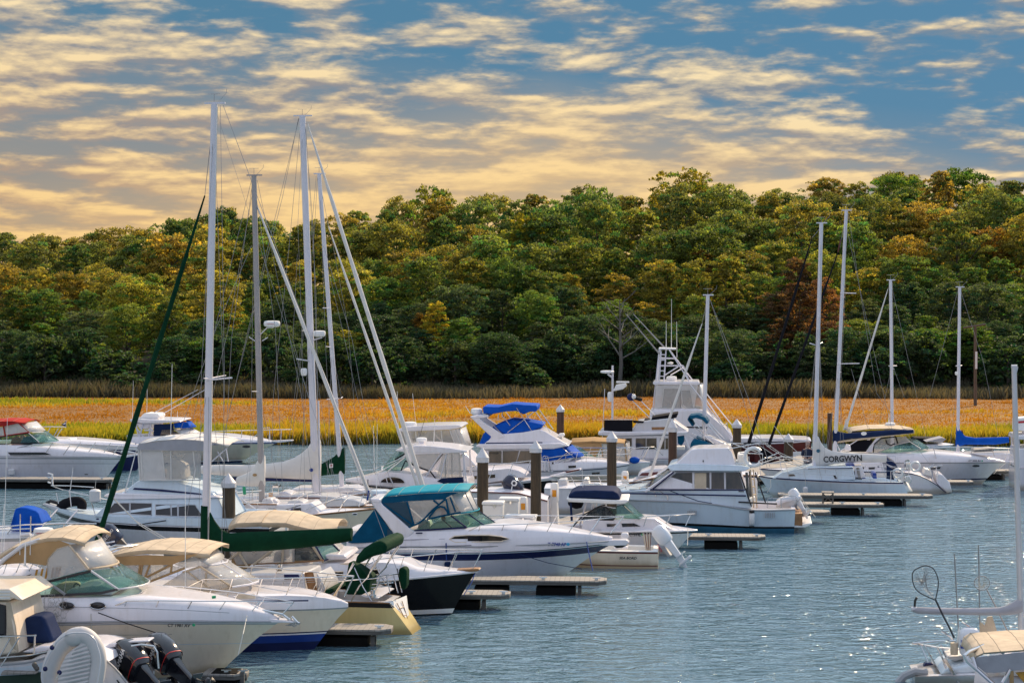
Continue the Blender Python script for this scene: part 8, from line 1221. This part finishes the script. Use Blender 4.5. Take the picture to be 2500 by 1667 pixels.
# ================= the man on the dock
def make_person():
    d = 95.5; a = at(1972, 1150, d); s_ = d / FPX; top = at(1972, 1079, d).z; h = 1.76; base = top - h - .03
    t = empty('person', (a.x, d, base), R(-12), 'man in a grey cap and dark navy shirt looking down behind the lettered sail cover', 'person')
    me = bpy.data.meshes.new('body'); V = [(0, 0, .95), (0, .01, 1.15), (0, .0, 1.38), (0, -.02, 1.50), (0, -.06, 1.56), (0, -.09, 1.66)]; E = [(0, 1), (1, 2), (2, 3), (3, 4), (4, 5)]; RR = [(.15, .11), (.15, .11), (.17, .12), (.065, .065), (.07, .08), (.085, .10)]
    def chain(start, pts):
        k = start
        for p, r in pts: V.append(p); E.append((k, len(V) - 1)); RR.append(r); k = len(V) - 1
        return k
    for sx in (-1, 1):
        chain(0, [((sx * .10, 0, .86), (.10, .10)), ((sx * .11, -.02, .50), (.065, .07)), ((sx * .11, .02, .10), (.045, .05)), ((sx * .12, -.14, .04), (.04, .03))])
        w = chain(2, [((sx * .20, 0, 1.40), (.065, .065)), ((sx * .26, -.03, 1.12), (.05, .05)), ((sx * .12, -.26, 1.06), (.036, .036)), ((sx * .07, -.33, 1.05), (.036, .022))])
        for j in range(4): chain(w, [((sx * (.055 - .012 * j), -.38 - .01 * (j in (1, 2)), 1.065 - .022 * j), (.011, .011)), ((sx * (.04 - .010 * j), -.42 - .01 * (j in (1, 2)), 1.05 - .022 * j), (.009, .009))])
        chain(w, [((sx * .05, -.34, 1.095), (.012, .012)), ((sx * .035, -.38, 1.105), (.010, .010))])
    me.from_pydata(V, E, []); o = bpy.data.objects.new('body', me); COL.objects.link(o); o.parent = t
    bm = bmesh.new(); bm.from_mesh(me); L_ = bm.verts.layers.skin.verify(); bm.verts.ensure_lookup_table()
    for v, r in zip(bm.verts, RR): v[L_].radius = r
    bm.verts[0][L_].use_root = True; bm.to_mesh(me); bm.free(); me.materials.append(MATS['skin'])
    o.modifiers.new('skin', 'SKIN'); m_ = o.modifiers.new('smooth', 'SUBSURF'); m_.levels = 1; m_.render_levels = 2; o.modifiers['skin'].use_smooth_shade = True
    q = MB(); n = 14; rows = []
    for z, rx, ry in [(.92, .175, .135), (1.0, .18, .14), (1.15, .185, .145), (1.32, .205, .15), (1.42, .20, .135), (1.47, .12, .10), (1.50, .075, .075)]: rows.append([Vector((rx * math.cos(2 * math.pi * j / n), ry * math.sin(2 * math.pi * j / n), z)) for j in range(n)])
    q.grid(rows, 'shirt_navy', True)
    for sx in (-1, 1): q.tube([(sx * .17, 0, 1.41), (sx * .225, -.01, 1.30), (sx * .265, -.03, 1.12)], [.095, .085, .075], 'shirt_navy', 12)
    q.build('shirt', t, weld=False); q = MB()
    for sx in (-1, 1): q.tube([(sx * .08, 0, .97), (sx * .10, 0, .80), (sx * .11, -.02, .5), (sx * .11, .015, .10)], [.125, .12, .09, .075], 'trousers', 12)
    q.build('trousers', t, weld=False); q = MB(); [q.ball((sx * .12, -.08, .045), (.05, .14, .05), 'canvas_black') for sx in (-1, 1)]; q.build('shoes', t, weld=False)
    hc = Vector((0, -.095, 1.655)); q = MB(); q.ball(hc + Vector((0, .01, .03)), (.088, .105, .115), 'skin', 16, 12); q.tube([hc + Vector((0, -.09, .02)), hc + Vector((0, -.125, -.015))], [.012, .018], 'skin', 6); [q.ball(hc + Vector((sx * .09, .01, .01)), (.014, .022, .032), 'skin', 8, 6) for sx in (-1, 1)]; q.build('face', t, weld=False)
    q = MB(); [q.ball(hc + Vector((sx * .033, -.090, .035)), (.013, .010, .008), 'letter_black', 8, 6) for sx in (-1, 1)]; q.tube([hc + Vector((-.028, -.088, -.045)), hc + Vector((.028, -.088, -.045))], .006, 'paint_maroon', 5); q.build('eyes_and_mouth', t, weld=False)
    q = MB(); q.lathe([(.096, 0), (.104, .03), (.098, .075), (.065, .115), (.01, .128)], 'cap_grey', hc + Vector((0, .01, .06)), 16); q.add([hc + Vector((sx * .07, -.07, .066)) for sx in (-1, 1)] + [hc + Vector((sx * .055, -.185, .045)) for sx in (1, -1)], [[0, 1, 2, 3]], 'cap_grey'); q.build('cap', t, thick=.008, weld=False)
    q = MB(); q.ball(hc + Vector((0, .035, .02)), (.094, .09, .075), 'upholstery_dark', 12, 8); q.build('hair', t)
    return t, base
_p, _b = make_person()
# the floating platform he stands on, hidden behind the sailboat
if True:
    a = at(1960, 1200, 95.8); fd = empty('finger_dock', (a.x - 3, 95.8, 0), R(-5), 'dock finger behind the lettered sailboat that the man stands on', 'dock')
    q = MB(); q.box((3, 0, _b - .035), (7, 1.2, .06), 'dock_planks'); q.build('deck_planks', fd); q = MB(); q.box((3, 0, _b - .16), (6.9, 1.1, .18), 'dock_fascia'); q.build('fascia', fd); q = MB(); q.box((3, 0, (_b - .25) / 2 - .1), (6.4, 1.0, _b - .05), 'float_black'); q.build('float', fd)
